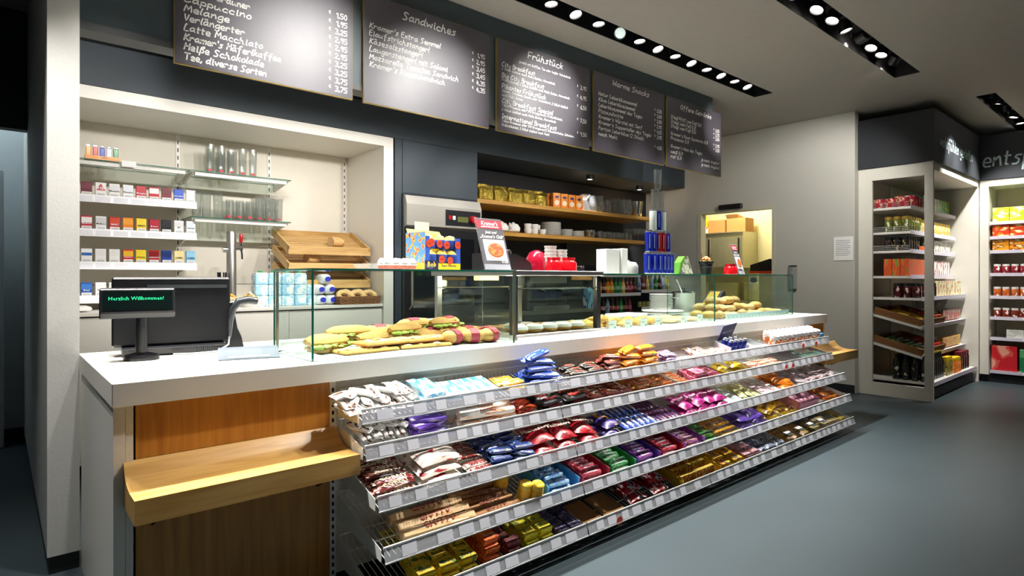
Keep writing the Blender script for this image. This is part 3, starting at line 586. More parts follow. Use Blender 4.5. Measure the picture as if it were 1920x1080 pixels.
for n, x in ((1, 4.78), (1, 5.02), (2, 4.42), (2, 4.53), (5, 2.28)):
    yf, zb = SHELF[n]
    o = MB().cyl((0, -0.018, 0), (0, -0.0168, 0), 0.022, n=16).build('sale_sticker', STK); o.location = (x, yf, zb+0.008)
    tag(o, 'round orange sale sticker on the %s rack shelf rail near %s' % (ORD[n], {4.78: 'the white capped bottles', 5.02: 'its far end', 4.42: 'the glucose packets', 4.53: 'the empty trays', 2.28: 'the empty wires'}[x]), 'sticker')
# ---------------------------------------------------------------- pack shapes
def sec(w, h, n=8, p=0.75):
    out = []
    for i in range(n):
        a = 2*math.pi*(i+0.5)/n; c, s_ = math.cos(a), math.sin(a)
        out.append((math.copysign(abs(c)**p, c)*w/2, math.copysign(abs(s_)**p, s_)*h/2))
    return out
def bar_mesh(L, Wd, H):
    st = [(-0.5, 0.96, 0.10), (-0.435, 0.94, 0.12), (-0.40, 0.90, 0.80), (-0.2, 0.98, 1.0), (0.2, 0.98, 0.96), (0.40, 0.90, 0.80), (0.435, 0.94, 0.12), (0.5, 0.96, 0.10)]
    b = MB(); b.loft([[(x*L, y, z+H/2) for y, z in sec(Wd*sw, H*sh)] for x, sw, sh in st]); return b
def box_mesh(L, Wd, H):
    b = MB(); c = 0.0015
    r = lambda i, z: [(-L/2+i, -Wd/2+i, z), (L/2-i, -Wd/2+i, z), (L/2-i, Wd/2-i, z), (-L/2+i, Wd/2-i, z)]
    b.loft([r(c, 0), r(0, c), r(0, H-c), r(c, H)]); return b
def bag_mesh(L, Wd, H, seed=0):
    rr = random.Random(seed); nx, ny = 8, 6; b = MB(); top = []; bot = []
    for j in range(ny+1):
        for i in range(nx+1):
            u, v = i/nx*2-1, j/ny*2-1
            f = max(0.0, (1-abs(u)**4))*max(0.0, (1-abs(v)**2.5)); ed = 0.05
            px = u*L/2*(1-0.05*(1-abs(u))*abs(v)); py = v*Wd/2*(0.9+0.1*abs(u))
            h = H*(ed+f**0.6*(0.95+rr.uniform(-0.22, 0.12)))
            top.append((px, py, H/2*0.35 + h*0.62)); bot.append((px, py, max(0, H/2*0.35 - h*0.2)))
    n = nx+1; fs = []
    for j in range(ny):
        for i in range(nx): fs.append((j*n+i, j*n+i+1, (j+1)*n+i+1, (j+1)*n+i))
    N = len(top); fb = [tuple(N+i for i in reversed(f)) for f in fs]
    rim = [i for i in range(nx)] + [j*n+nx for j in range(ny)] + [ny*n+i for i in range(nx, 0, -1)] + [j*n for j in range(ny, 0, -1)]
    fr = [(rim[i], N+rim[i], N+rim[(i+1) % len(rim)], rim[(i+1) % len(rim)]) for i in range(len(rim))]
    b.add(top+bot, fs+fb+fr); return b
def roll_mesh(L, Wd, H):
    b = MB(); r = Wd/2
    st = [(-0.5, 0.55), (-0.47, 0.95), (-0.45, 1), (0.45, 1), (0.47, 0.95), (0.5, 0.55)]
    b.loft([[(x*L, r*k*math.cos(2*math.pi*i/10), r+r*k*math.sin(2*math.pi*i/10)) for i in range(10)] for x, k in st]); return b
def stick_mesh(L, Wd, H):
    b = MB(); r = Wd/2
    st = [(-0.5, 0.8), (-0.485, 1), (0.485, 1), (0.5, 0.8)]
    b.loft([[(x*L, r*k*math.cos(2*math.pi*(i+0.5)/6), r*0.87+r*k*math.sin(2*math.pi*(i+0.5)/6)) for i in range(6)] for x, k in st]); return b
ORDS = ['first', 'second', 'third', 'fourth', 'fifth', 'sixth', 'seventh', 'eighth', 'ninth', 'tenth', 'eleventh', 'twelfth']
def pack_label(base, sh, j, i, l, layers):
    core = base
    for cut in (' lying ', ' in the ', ' in its ', ' on the ', ' at the ', ' squeezed ', ' stacked ', ' beside ', ' before ', ' behind ', ' next to '):
        k = core.find(cut)
        if k > 0: core = core[:k]
    if i >= 12 or j >= 12: return base
    t = '%s, %s rack shelf, %s row, %s from left' % (core, ORD[sh], 'front' if j == 0 else ORDS[j], ORDS[i])
    if layers > 1: t += ', %s layer' % ['lower', 'second', 'third', 'fourth', 'fifth', 'sixth'][l]
    while len(t.replace(',', '').split()) > 16:
        if ' with ' in core: core = core[:core.find(' with ')]
        elif ' and ' in core: core = core.replace(' and ', '-', 1)
        else: return base
        t = core + t[t.find(', %s rack' % ORD[sh]):]
    return t
NAMES = {'bar': 'wrapped_bar', 'box': 'sweets_box', 'bag': 'sweets_bag', 'roll': 'sweet_roll', 'stick': 'sweets_stick'}
def fill(idx, sh, x0, x1, kind, L, Wd, H, mode, layers, nmax, jit, cols, txt, tcol, ts, label, cat):
    rr = random.Random(idx*7+1)
    if kind == 'bar' and H < 0.026 and sh < 4: layers += 1; nmax = int(nmax*1.4)
    mt = mprint('wrap_%d' % idx, cols[0], cols[1], cols[2] if len(cols) > 2 else None, scale={'bar': 2.6, 'box': 2.2, 'bag': 3.0, 'roll': 3.0, 'stick': 2.5}[kind], rough=0.28 if kind in ('bar', 'bag') else 0.45)
    mb = {'bar': bar_mesh, 'box': box_mesh, 'bag': bag_mesh, 'roll': roll_mesh, 'stick': stick_mesh}[kind](L, Wd, H)
    nm = cat.replace(' ', '_')
    me = mb.mesh(nm, mt, kind != 'box' and kind != 'stick')
    tm = ftext(txt, ts*(1.35 if kind in ('bar', 'bag', 'box') else 1.15), mat('ink_'+tcol, tcol, 0.5), ts*0.035, 0.12) if txt else None
    yf, zb = SHELF[sh]; D = (BACKY-yf)/math.cos(ALPHA) - 0.03
    F = shelf_frame(sh)
    a, bb = (L, Wd) if mode == 'X' else (Wd, L)
    nx = max(1, int((x1-x0+0.25*a)/(a*1.03))); ny = max(1, int(D/(bb*1.05)))
    gx = (x1-x0)/nx
    spots = [(j, i, l) for l in range(layers) for j in range(ny) for i in range(nx)]
    # heap: fill floor first, then upper layers from the back wall forwards
    cand = []
    for l in range(layers):
        row = [(j, i, l) for j in range(max(1, ny-l) if ny > 2 else ny) for i in range(nx)]
        cand += row
    n = 0
    for j, i, l in cand:
        if n >= nmax: break
        u = x0 + gx*(i+0.5) + rr.uniform(-1, 1)*min(0.01, gx*0.06)
        s = 0.018 + bb*0.52 + j*bb*1.05 + rr.uniform(-0.003, 0.003) + l*bb*(0.42 if ny > 2 else 0.22)
        if s > D+0.012-bb/2: s = max(bb*0.52+0.01, D+0.012-bb/2)
        th = rr.uniform(-jit, jit)*(0.8+0.8*l) + (0 if mode == 'X' else math.pi/2)
        M = F @ Matrix.Translation((u, s, 0.001 + l*H*1.0)) @ Matrix.Rotation(th, 4, 'Z') @ Matrix.Rotation(rr.uniform(-1, 1)*min(0.22, jit*0.8)*(l > 0), 4, 'X') @ Matrix.Rotation(rr.uniform(-1, 1)*min(0.12, jit*0.5)*(l > 0), 4, 'Y')
        o = ob(nm, me, None, M); tag(o, pack_label(label, sh, j, i, l, layers), cat, label[:60])
        if tm:
            c = ob('lettering', tm, o); c.location = (0, 0, {'bar': H*1.0+0.0012, 'box': H+0.0012, 'bag': H*0.92, 'roll': Wd+0.0008, 'stick': Wd*0.87+0.002}[kind])
            if mode == 'Y' and kind == 'bag': c.rotation_euler = (0, 0, -math.pi/2)
            if kind == 'stick': c.rotation_euler = (0.0, 0, 0)
        n += 1
for i_, row in enumerate(CANDY): fill(i_, *row)
def on_shelf(sh, x, s, rz=0.0, up=0.001): return shelf_frame(sh) @ Matrix.Translation((x, s, up)) @ Matrix.Rotation(rz, 4, 'Z')
# trays the mint rolls and other goods sit in
def tray_box(sh, x0, x1, d, h, m_, label, cat='tray', s0=0.012, th=0.002, fronth=None):
    fh = h if fronth is None else fronth; w = x1-x0
    b = MB().box(0, w, 0, d, 0, 0.0008).box(0, th, 0, d, 0.0008, h).box(w-th, w, 0, d, 0.0008, h).box(th, w-th, d-th, d, 0.0008, h).box(th, w-th, 0, th, 0.0008, fh)
    o = b.build('carton_tray', m_); o.matrix_basis = on_shelf(sh, x0, s0, 0, 0.0002); return tag(o, label, cat)
SHELFCARD = mat('grey_carton', '#b9b2ac', 0.7)
_tr = [r for r in CANDY if r[3] == 'roll']
for r, c_, nm in zip(_tr, ['#4a9ad4', '#a82c44', '#2c8a44', '#5a3a98', '#98142c', '#8a4aa4'], ['light blue', 'red', 'green', 'purple', 'crimson', 'rainbow']):
    tray_box(4, r[1]-0.006, r[2]+0.006, 0.30, 0.062, mat('tray_'+nm, c_, 0.6), 'open %s carton tray holding the matching mint rolls' % nm, fronth=0.022)
# upright yellow chewing gum bottles
YEL = mat('yellow_tub', '#f0b41c', 0.3); YCAP = mat('yellow_cap', '#f4c83a', 0.3)
yb = thing('gum_tub', '', 'gum tub', (0, 0, 0))
MB().lathe([(0.026, 0), (0.030, 0.004), (0.030, 0.055), (0.026, 0.062)], 16).build('tub', YEL, yb, True)
MB().lathe([(0.0285, 0.0625), (0.0285, 0.085), (0.024, 0.09)], 16).build('cap', YCAP, yb, True)
lt = ob('lettering', ftext('Mentos', 0.018, mat('ink_#24509c', '#24509c')), yb); lt.location = (0, -0.0308, 0.03); lt.rotation_euler = (R(90), 0, 0)
for k, (x, s) in enumerate([(1.69, 0.12), (1.74, 0.055), (1.79, 0.03)]):
    t = yb if k == 0 else copy_tree(yb)
    t.matrix_basis = on_shelf(4, x, s + 0.035*(k == 0)) ; t['label'] = 'yellow chewing gum tub standing on the fourth rack shelf, %s' % ['rearmost of three', 'middle of three', 'front one of three']. __getitem__(k); t['group'] = 'yellow gum tubs on the fourth rack shelf'
# pink carton with pink wrapped balls
PINK = mat('pink_carton', '#cf8fa6', 0.6)
tray_box(4, 4.47, 4.80, 0.22, 0.06, PINK, 'open pink carton of wrapped pink balls on the fourth rack shelf', 'carton', 0.05, 0.003, 0.045)
pb = MB().ell((0, 0, 0.028), (0.028, 0.028, 0.028), 12, 8).mesh('wrapped_ball', mprint('pink_foil', '#efb8cc', '#d77a9c', '#f6dfe8', 5.0), True)
for k in range(12):
    o = ob('wrapped_ball', pb, None, on_shelf(4, 4.51+0.062*(k % 5)+0.03*(k//5 % 2), 0.09+0.058*(k//5), 0, 0.003+0.03*(k > 9)))
    tag(o, 'pink foil wrapped ball in the open pink carton', 'sweet', 'pink balls in the pink carton')
# white capped supplement bottles on the top shelf
WCAP = mat('white_cap', '#f4f4f4', 0.35); OBOT = mprint('orange_label', '#d9783a', '#f0e6dc', None, 3)
bt = thing('capped_bottle', 'small orange bottle with a white cap at the far end of the top rack shelf', 'bottle', (0, 0, 0), 0, 'white capped bottles on the top rack shelf')
MB().lathe([(0.028, 0), (0.032, 0.003), (0.032, 0.05), (0.022, 0.058)], 14).build('body', OBOT, bt, True)
MB().lathe([(0.030, 0.0585), (0.031, 0.085), (0.026, 0.091), (0.008, 0.092)], 14).build('cap', WCAP, bt, True)
first = True
for j in range(2):
    for i in range(11):
        t = bt if first else copy_tree(bt); first = False
        t.matrix_basis = on_shelf(1, 4.42+0.074*i+0.02*j, 0.055+0.07*j)
b = MB().box(0, 0.07, 0, 0.12, 0, 0.05); o = b.build('blue_packet', mprint('blue_packet', '#3a8ac0', '#1f4f8a')); o.matrix_basis = on_shelf(1, 5.225, 0.04); tag(o, 'blue packet beside the white capped bottles at the end of the top rack shelf', 'packet')
# energy shot display carton
NAVY = mat('navy_card', '#23265e', 0.45)
es = thing('shot_display', 'dark blue energy shot display carton with raised header on the top rack shelf', 'display carton', (0, 0, 0)); es.matrix_basis = on_shelf(1, 3.76, 0.03)
MB().box(0, 0.25, 0.0, 0.003, 0, 0.03).box(0, 0.003, 0.003, 0.13, 0, 0.05).box(0.247, 0.25, 0.003, 0.13, 0, 0.05).box(0.003, 0.247, 0.127, 0.13, 0, 0.05).build('box', mat('silver_card', '#c8ccd8', 0.4), es)
MB().prism([(0.03, 0.05), (0.20, 0.05), (0.235, 0.175), (0.06, 0.155)], 'Y', 0.127, 0.1305).build('header', NAVY, es)
l = ob('lettering', ftext('ENERGY SHOT', 0.02, mat('ink_white', '#e8e8f0')), es); l.location = (0.13, 0.1265, 0.11); l.rotation_euler = (R(90), R(-6), 0)
cn = MB().lathe([(0.016, 0), (0.018, 0.004), (0.018, 0.075), (0.012, 0.086), (0.012, 0.09)], 12, [0, 1, 0, 0]).mesh('energy_shot', [mat('shot_silver', '#c9ccd4', 0.3, 0.6), mat('shot_blue', '#1f2a86', 0.3, 0.3)], True)
for k in range(7):
    o = ob('energy_shot', cn, None, on_shelf(1, 3.79+0.062*(k % 4), 0.06+0.045*(k//4), 0, 0.003)); tag(o, 'small blue and silver energy shot can in the dark blue display carton', 'can', 'energy shots in the display carton')
for k, x in enumerate((4.13, 4.23)): tray_box(1, x, x+0.094, 0.15, 0.035, CLEARBOX, 'empty clear plastic tray on the top rack shelf, %s the white bottles' % ['farther from', 'next to'][k])
for k, x in enumerate((4.47, 4.575, 4.68)): tray_box(2, x, x+0.098, 0.17, 0.035, mat('grey_divider', '#a9abb0', 0.5), 'empty grey divider tray on the second rack shelf, %s of three' % ['first', 'second', 'third'][k])
# toblerone tray
TY = mat('toblerone_yellow', '#ecc435', 0.5)
tray_box(5, 2.86, 3.26, 0.30, 0.05, TY, 'open yellow carton tray of triangular chocolate bars on the bottom rack shelf', 'carton', 0.012, 0.003, 0.03)
tm = MB().prism([(-0.03, 0.0), (0.03, 0.0), (0.012, 0.045), (-0.012, 0.045)], 'X', -0.17, 0.17).mesh('chocolate_bar', TY)
tx = ftext('TOBLERONE', 0.062, mat('ink_toblerone', '#b3251f'), 0.0012, 0, 0.92)
for k, s in enumerate([0.055, 0.118, 0.181, 0.244]):
    o = ob('chocolate_bar', tm, None, on_shelf(5, 3.06, s, 0, 0.002+0.006*(k > 1))); tag(o, 'yellow triangular chocolate bar with red capital letters in its tray', 'chocolate bar', 'yellow triangular bars in the tray')
    c = ob('lettering', tx, o); c.location = (0, -0.0215, 0.0235); c.rotation_euler = (R(68), 0, 0)
# tan dividers lying on the empty wires
for k, (x, w) in enumerate([(2.09, 0.13), (2.24, 0.15)]):
    o = MB().box(0, w, 0, 0.16, 0, 0.004).build('card_divider', CARD); o.matrix_basis = on_shelf(5, x, 0.02, 0.03); tag(o, 'tan card pad on the empty wires of the bottom rack shelf, %s' % ['beside the purple boxes', 'beside the red bags'][k], 'card')
for k in range(4):
    o = MB().box(0, 0.075, 0, 0.055, 0, 0.002).build('price_note', PAPER); o.matrix_basis = on_shelf(5, 4.18+0.19*k, 0.025, 0.05, 0.066); tag(o, 'white note lying on packets of the bottom rack shelf, %s from the near end' % ['first', 'second', 'third', 'fourth'][k], 'note')
# ================================================================ ON THE COUNTER
# cash register: customer display
cd = thing('customer_display', 'black customer pole display with green welcome text on the counter', 'display', (0.444, 2.80, 0.92), R(-8))
MB().lathe([(0.062, 0), (0.064, 0.006), (0.060, 0.02), (0.022, 0.03)], 24).build('base', BLACK, cd, True)
MB().cyl((0, 0, 0.028), (0, 0, 0.17), 0.021, 0.021, 16).build('pole', BLACK, cd, True)
hd = MB().prism([(-0.035, 0.0), (-0.05, 0.025), (-0.028, 0.118), (0.02, 0.122), (0.028, 0.02)], 'X', -0.128, 0.128).build('head', BLACK, cd, bevel=0.004); hd.location = (-0.012, 0, 0.168)
sc = MB().box(-0.118, 0.118, -0.0012, 0, -0.038, 0.038).build('screen', mat('display_glass', '#0a1514', 0.15, var=0.02), hd); sc.location = (0, -0.0405, 0.072); sc.rotation_euler = (R(-13), 0, 0)
l = ob('lettering', ftext('Herzlich Willkommen!', 0.0205, mat('display_green', '#1fe08a', emit='#1fd890', es=0.9)), sc); l.location = (-0.005, -0.0018, 0.008); l.rotation_euler = (R(90), 0, 0)
# terminal seen from behind
tm_ = thing('cash_register', 'black touch screen cash register seen from behind beside the pole display', 'cash register', (0.60, 2.97, 0.92), R(-6))
MB().prism([(-0.09, 0.004), (0.10, 0.004), (0.12, 0.03), (0.05, 0.05), (-0.10, 0.035)], 'X', -0.20, 0.19).build('base', BLACK, tm_, bevel=0.003)
MB().prism([(-0.06, 0.045), (0.02, 0.03), (0.06, 0.31), (-0.03, 0.335), (-0.045, 0.33)], 'X', -0.235, 0.215).build('screen_case', BLACK, tm_, bevel=0.006)
MB().box(-0.11, 0.2, -0.052, -0.046, 0.285, 0.30).build('top_strip', mat('dark_grey_plastic', '#3d4246', 0.4), tm_)
b = MB()
for k in range(7): b.box(0.075+0.008*k, 0.079+0.008*k, -0.101, -0.098, 0.012, 0.03)
b.build('vent', mat('dark_grey_plastic', '#3d4246', 0.4), tm_)
MB().prism([(0.205, 0.0), (0.275, 0.0), (0.262, 0.06), (0.245, 0.10), (0.225, 0.22), (0.208, 0.22)], 'Y', -0.05, 0.03).build('side_stand', BLACK, tm_, bevel=0.003)
MB().tube([(0.21, -0.06, 0.06), (0.212, -0.07, 0.13), (0.222, -0.075, 0.19), (0.245, -0.075, 0.22), (0.285, -0.07, 0.228), (0.325, -0.065, 0.222)], [0.008, 0.012, 0.015, 0.018, 0.019, 0.018], 10).build('handset', mat('handset_grey', '#33373b', 0.25), tm_, True)
MB().tube([(0.21, -0.06, 0.07), (0.20, -0.09, 0.03), (0.15, -0.12, 0.006), (0.05, -0.13, 0.005), (-0.02, -0.12, 0.006)], 0.0045, 6).build('cable', mat('grey_cable', '#8a8d90', 0.4), tm_, True)
# pay tray
pt = thing('pay_tray', 'grey plastic pay tray with a curved hump beside the cash register', 'tray', (0.80, 2.61, 0.9205), R(-14))
prof = [(-0.10, 0.0), (-0.10, 0.004), (-0.03, 0.008), (0.0, 0.028), (0.03, 0.038), (0.06, 0.036), (0.09, 0.022), (0.10, 0.0)]
MB().prism(prof, 'X', -0.115, 0.115).build('body', mat('grey_tray', '#59626b', 0.6), pt, True)
MB().prism([(-0.088, 0.0065), (-0.035, 0.0095), (-0.035, 0.0085), (-0.088, 0.0055)], 'X', -0.08, 0.08).build('coin_pad', mat('pad_grey', '#727a82', 0.6), pt)
MB().box(0.03, 0.11, 0.10, 0.14, 0.0, 0.006).build('pad_edge', mat('pad_dark', '#5a6068', 0.5), pt)
# tongs
for k, (x, y, a) in enumerate([(0.965, 2.60, -0.7), (1.0, 2.55, -0.5)]):
    t = thing('serving_tongs', 'steel serving tongs lying by the sandwich case, %s pair' % ['rear', 'front'][k], 'tongs', (x, y, 0.9245), a)
    for s_ in (-1, 1): MB().tube([(-0.07, 0, 0.006), (-0.02, 0.010*s_, 0.008), (0.06, 0.016*s_, 0.006), (0.085, 0.012*s_, 0.005)], [0.004, 0.005, 0.004, 0.008], 6).build('arm', CHROME, t, True)
# ---------------------------------------------------------------- food
CRUST = mat('bread_crust', '#cf9a54', 0.7, var=0.22, scale=14, bump=0.4, coords='Generated')
CRUSTP = mat('pale_crust', '#e2bd82', 0.75, var=0.14, scale=10, bump=0.4, coords='Generated')
CRUST2 = mat('golden_pastry', '#dca04a', 0.5, var=0.25, scale=9, bump=0.5, coords='Generated')
SEED = mprint('seeded_crust', '#d3a262', '#b98544', '#efe3c4', 14, 0.8)
POPPY = mprint('poppy_crust', '#d2a86c', '#5a5048', '#cf9d58', 12, 0.8)
LETT = mat('lettuce', '#9db552', 0.5, var=0.25, scale=25, bump=0.5)
HAM = mat('salami', '#a3323a', 0.5, var=0.2, scale=25)
BAND = mat('wine_paper_band', '#a12c3c', 0.6, var=0.06)
CHEESE = mat('cheese', '#f0d890', 0.5)
def loaf_rings(L, w, h, n=10, k=10, z0=0.0, bend=0.0, cut=None):
    rings = []
    for i in range(n+1):
        t = i/n*2-1; f = max(0.12, (1-abs(t)**3.2))**0.5
        rings.append([(t*L/2, bend*(1-t*t) + w/2*f*math.cos(2*math.pi*j/k), z0 + max(-h*0.30 if cut is None else cut, h/2*f*math.sin(2*math.pi*j/k)) + h*0.32) for j in range(k)])
    return rings
_bb = MB().loft(loaf_rings(0.215, 0.08, 0.045)).mesh('bread_base', CRUSTP, True)
_bt = MB().loft(loaf_rings(0.22, 0.084, 0.06, z0=0.026)).mesh('bread_top', CRUST, True)
def lett_mesh(L, w, seed):
    rr = random.Random(seed); b = MB()
    for k in range(9):
        x = -L/2 + L*k/8; s_ = 1 if k % 2 else -1
        b.ell((x*0.95, s_*w*0.40, 0.032+rr.uniform(-0.004, 0.006)), (0.026, 0.024, 0.009), 9, 5, 0, 0.5, seed+k)
    return b.mesh('lettuce', LETT)
_lt = lett_mesh(0.19, 0.085, 3)
_hm2 = MB().box(-0.085, 0.085, -0.04, 0.04, 0.024, 0.034).mesh('filling', HAM)
_bd = MB().loft([[(x, 0.0415*math.cos(2*math.pi*j/14), 0.037+0.041*math.sin(2*math.pi*j/14)) for j in range(14)] for x in (-0.032, 0.032)], 0, False).mesh('paper_band', BAND)
POS = [(1.10, 2.50, 0.35, 0, 0), (1.13, 2.58, 0.15, 0, 0), (1.24, 2.60, 0.05, 0.03, 0), (1.36, 2.55, 0.25, 0.0, 0), (1.42, 2.64, 0.1, 0.02, 1), (1.52, 2.56, 0.3, 0.03, 0), (1.62, 2.63, 0.12, 0.045, 1), (1.66, 2.53, -0.12, 0.0, 1), (1.76, 2.57, 0.28, 0.05, 1), (1.80, 2.62, 0.05, 0.0, 1), (1.85, 2.50, 0.35, 0.0, 1)]
for k, (x, y, a, up, band) in enumerate(POS):
    t = thing('baguette_sandwich', 'filled baguette with lettuce %s in the sandwich case' % ('and a wine red paper band' if band else 'and no paper band'), 'sandwich', (x, y, 0.925+up), a, 'baguettes in the sandwich case')
    ob('bread_base', _bb, t); ob('bread_top', _bt, t); ob('lettuce', _lt, t); ob('filling', _hm2, t)
    if band: c = ob('paper_band', _bd, t); c.location = (0.02*((k % 3)-1), 0, 0)
PZ = mprint('pizza_topping', '#ecd090', '#c8642c', '#f2e0a8', 16, 0.6)
for k, (x, y, a, up) in enumerate([(1.23, 2.405, 0.08, 0), (1.52, 2.415, -0.04, 0), (1.34, 2.43, 0.12, 0.026), (1.56, 2.44, 0.05, 0.026)]):
    t = thing('pizza_slice', 'rectangular pizza slice with melted topping, %s in the sandwich case' % ['lower near', 'lower far', 'upper near', 'upper far'][k], 'pizza', (x, y, 0.925+up), a, 'pizza slices in the sandwich case')
    MB().loft([[(-0.13, -0.06, 0), (0.13, -0.06, 0), (0.13, 0.06, 0), (-0.13, 0.06, 0)], [(-0.135, -0.065, 0.008), (0.135, -0.065, 0.008), (0.135, 0.065, 0.008), (-0.135, 0.065, 0.008)], [(-0.13, -0.06, 0.016), (0.13, -0.06, 0.016), (0.13, 0.06, 0.016), (-0.13, 0.06, 0.016)]]).build('crust', CRUST, t, True)
    b = MB(); rr = random.Random(k)
    for q in range(26): b.ell((rr.uniform(-0.115, 0.115), rr.uniform(-0.048, 0.048), 0.017), (rr.uniform(0.012, 0.028), rr.uniform(0.01, 0.02), 0.005), 7, 4, 0, 0.25, q)
    b.build('topping', PZ, t, True)
# wrapped rolls at the right of the sandwich case
rm = MB().ell((0, 0, 0.036), (0.065, 0.05, 0.036), 14, 8, 0, 0.03, 2).mesh('roll', CRUST, True)
rb = MB().loft([[(x, 0.052*math.cos(2*math.pi*j/14), 0.036+0.038*math.sin(2*math.pi*j/14)) for j in range(14)] for x in (-0.022, 0.022)], 0, False).mesh('paper_band', BAND)
for k, (x, y, a) in enumerate([(1.69, 2.40, 0.3), (1.80, 2.38, -0.3), (1.90, 2.37, 0.2), (1.93, 2.43, 1.0)]):
    t = thing('filled_roll', 'round filled roll with wine red paper band next to the heated cabinet', 'bread roll', (x, y, 0.925), a, 'banded rolls in the sandwich case'); ob('roll', rm, t); ob('paper_band', rb, t)
# stack of white paper bags behind
b = MB()
for k in range(12): b.box(-0.10+rnd.uniform(-.004, .004), 0.10+rnd.uniform(-.004, .004), -0.07, 0.07, 0.008*k, 0.008*k+0.0075)
o = b.build('paper_stack', PAPER); o.location = (1.87, 2.83, 0.9205); o.rotation_euler = (0, 0, 0.12); tag(o, 'stack of white paper sheets behind the sandwich case', 'paper')
# doughnuts and cookies in the heated cabinet
SUG = mat('icing_sugar', '#f4f2ee', 0.8, var=0.02)
dm = MB().lathe([(0.01, 0.006), (0.036, 0.0), (0.052, 0.014), (0.053, 0.022)], 18, 0).mesh('dough', CRUST2, True); dt = MB().lathe([(0.0535, 0.021), (0.05, 0.036), (0.03, 0.047), (0.008, 0.048)], 18).mesh('sugar_top', SUG, True)
for k in range(7):
    t = thing('sugared_doughnut', 'round doughnut dusted white with sugar in the heated cabinet', 'doughnut', (2.17+0.115*(k % 5)+0.05*(k//5), 2.45+0.11*(k//5), 0.9455), 0, 'doughnuts in the heated cabinet'); ob('dough', dm, t); ob('sugar_top', dt, t)
ck = MB().lathe([(0.03, 0), (0.045, 0.006), (0.04, 0.016), (0.01, 0.02)], 14).mesh('cookie', SEED, True)
for k in range(12):
    o = ob('cookie', ck, None, Matrix.Translation((2.14+0.098*(k % 6), 2.68+0.1*(k//6), 0.9455))); tag(o, 'flat baked cookie behind the doughnuts in the heated cabinet', 'cookie', 'cookies in the heated cabinet')
# croissants
def croissant():
    rings = []
    for i in range(15):
        t = i/14*2-1; a = t*1.25; f = max(0.12, 1-abs(t)**1.6)*(1+0.10*math.cos(i*math.pi))
        cx, cy = 0.075*math.sin(a), 0.075*(1-math.cos(a)); r = 0.030*f
        rings.append([(cx+r*math.sin(a)*math.cos(p)*-1, cy+r*math.cos(a)*math.cos(p), 0.024+max(-0.022, r*0.85*math.sin(p))) for p in [2*math.pi*j/8 for j in range(8)]])
    return MB().loft(rings).mesh('croissant', CRUST2, True)
cr = croissant()
for k in range(16):
    o = ob('croissant', cr, None, Matrix.Translation((2.86+0.145*(k % 5)+0.05*(k//5 % 2), 2.50+0.10*((k//5) % 3), 0.925+0.04*(k > 14))) @ Matrix.Rotation(0.5*(k % 3)-0.4, 4, 'Z'))
    tag(o, 'golden croissant on the deck beside the heated cabinet', 'croissant', 'croissants in the middle glass case')
# flat pastries further along
fm = MB().ell((0, 0, 0.018), (0.085, 0.05, 0.018), 14, 6, 0, 0.06, 8).mesh('pastry', CRUSTP, True)
for k in range(9):
    o = ob('flat_pastry', fm, None, Matrix.Translation((3.66+0.145*(k % 3), 2.50+0.115*(k//3), 0.925)) @ Matrix.Rotation(0.2*(k % 2), 4, 'Z')); tag(o, 'flat golden pastry near the glass divider of the counter case', 'pastry', 'flat pastries by the divider')
# bread pile behind the dotted strip
rolls = [(MB().ell((0, 0, 0.034), (0.062, 0.05, 0.034), 14, 8, 0, 0.04, 5).mesh('roll', CRUST, True), 'plain golden bread roll'), (MB().ell((0, 0, 0.034), (0.055, 0.055, 0.034), 14, 8, 0, 0.04, 6).mesh('roll', POPPY, True), 'dark poppy seed roll'), (MB().ell((0, 0, 0.03), (0.06, 0.06, 0.03), 14, 8, 0, 0.04, 7).mesh('roll', SEED, True), 'round seeded roll'), (MB().loft(loaf_rings(0.2, 0.06, 0.06)).mesh('roll', CRUSTP, True), 'pale long bread stick')]
rr = random.Random(4)
for k in range(34):
    lay = 0 if k < 20 else (1 if k < 30 else 2)
    kk = k if lay == 0 else (k-20 if lay == 1 else k-30)
    nx = [10, 7, 4][lay]
    x = [4.20, 4.30, 4.36][lay] + 0.118*(kk % nx) + rr.uniform(-0.008, 0.008); y = 2.50 + 0.11*(kk//nx) + 0.04*lay
    me, nm = rolls[(k*5+k//4) % 4]
    o = ob('bread_roll', me, None, Matrix.Translation((x, y, 0.925+0.052*lay)) @ Matrix.Rotation(rr.uniform(-0.5, 0.5), 4, 'Z')); tag(o, '%s in the pile at the far end of the glass case' % nm, 'bread roll', 'rolls in the bread pile')
# plates, platters and pot behind the far case
pl = thing('plate_stack_platter', '', 'platter', (0, 0, 0)); bpy.data.objects.remove(pl)
for k in range(3):
    o = MB().lathe([(0.10, 0), (0.16, 0.006), (0.175, 0.016), (0.173, 0.018), (0.155, 0.009), (0.02, 0.006)], 32).build('serving_platter', CERAMIC, None, True); o.location = (4.28, 2.99, 0.921+0.018*k); tag(o, 'large white platter under the plate stack, %s of three' % ['lowest', 'middle', 'topmost'][k], 'platter', 'white platters')
pm = MB().lathe([(0.06, 0), (0.065, 0.003), (0.098, 0.014), (0.096, 0.016), (0.06, 0.006), (0.01, 0.005)], 28).mesh('plate', CERAMIC, True)
for k in range(12):
    o = ob('plate', pm, None, Matrix.Translation((4.26, 2.99, 0.982+0.0105*k))); tag(o, 'white plate in the tall stack on the platters behind the glass case', 'plate', 'plates stacked behind the glass case')
po = thing('stock_pot', 'shiny steel pot with lid and ladle behind the glass case', 'pot', (4.66, 3.04, 0.921))
MB().lathe([(0.10, 0), (0.105, 0.005), (0.105, 0.19), (0.108, 0.194)], 28).build('body', STEEL, po, True)
MB().lathe([(0.108, 0.195), (0.09, 0.208), (0.02, 0.214)], 28).build('lid', CHROME, po, True)
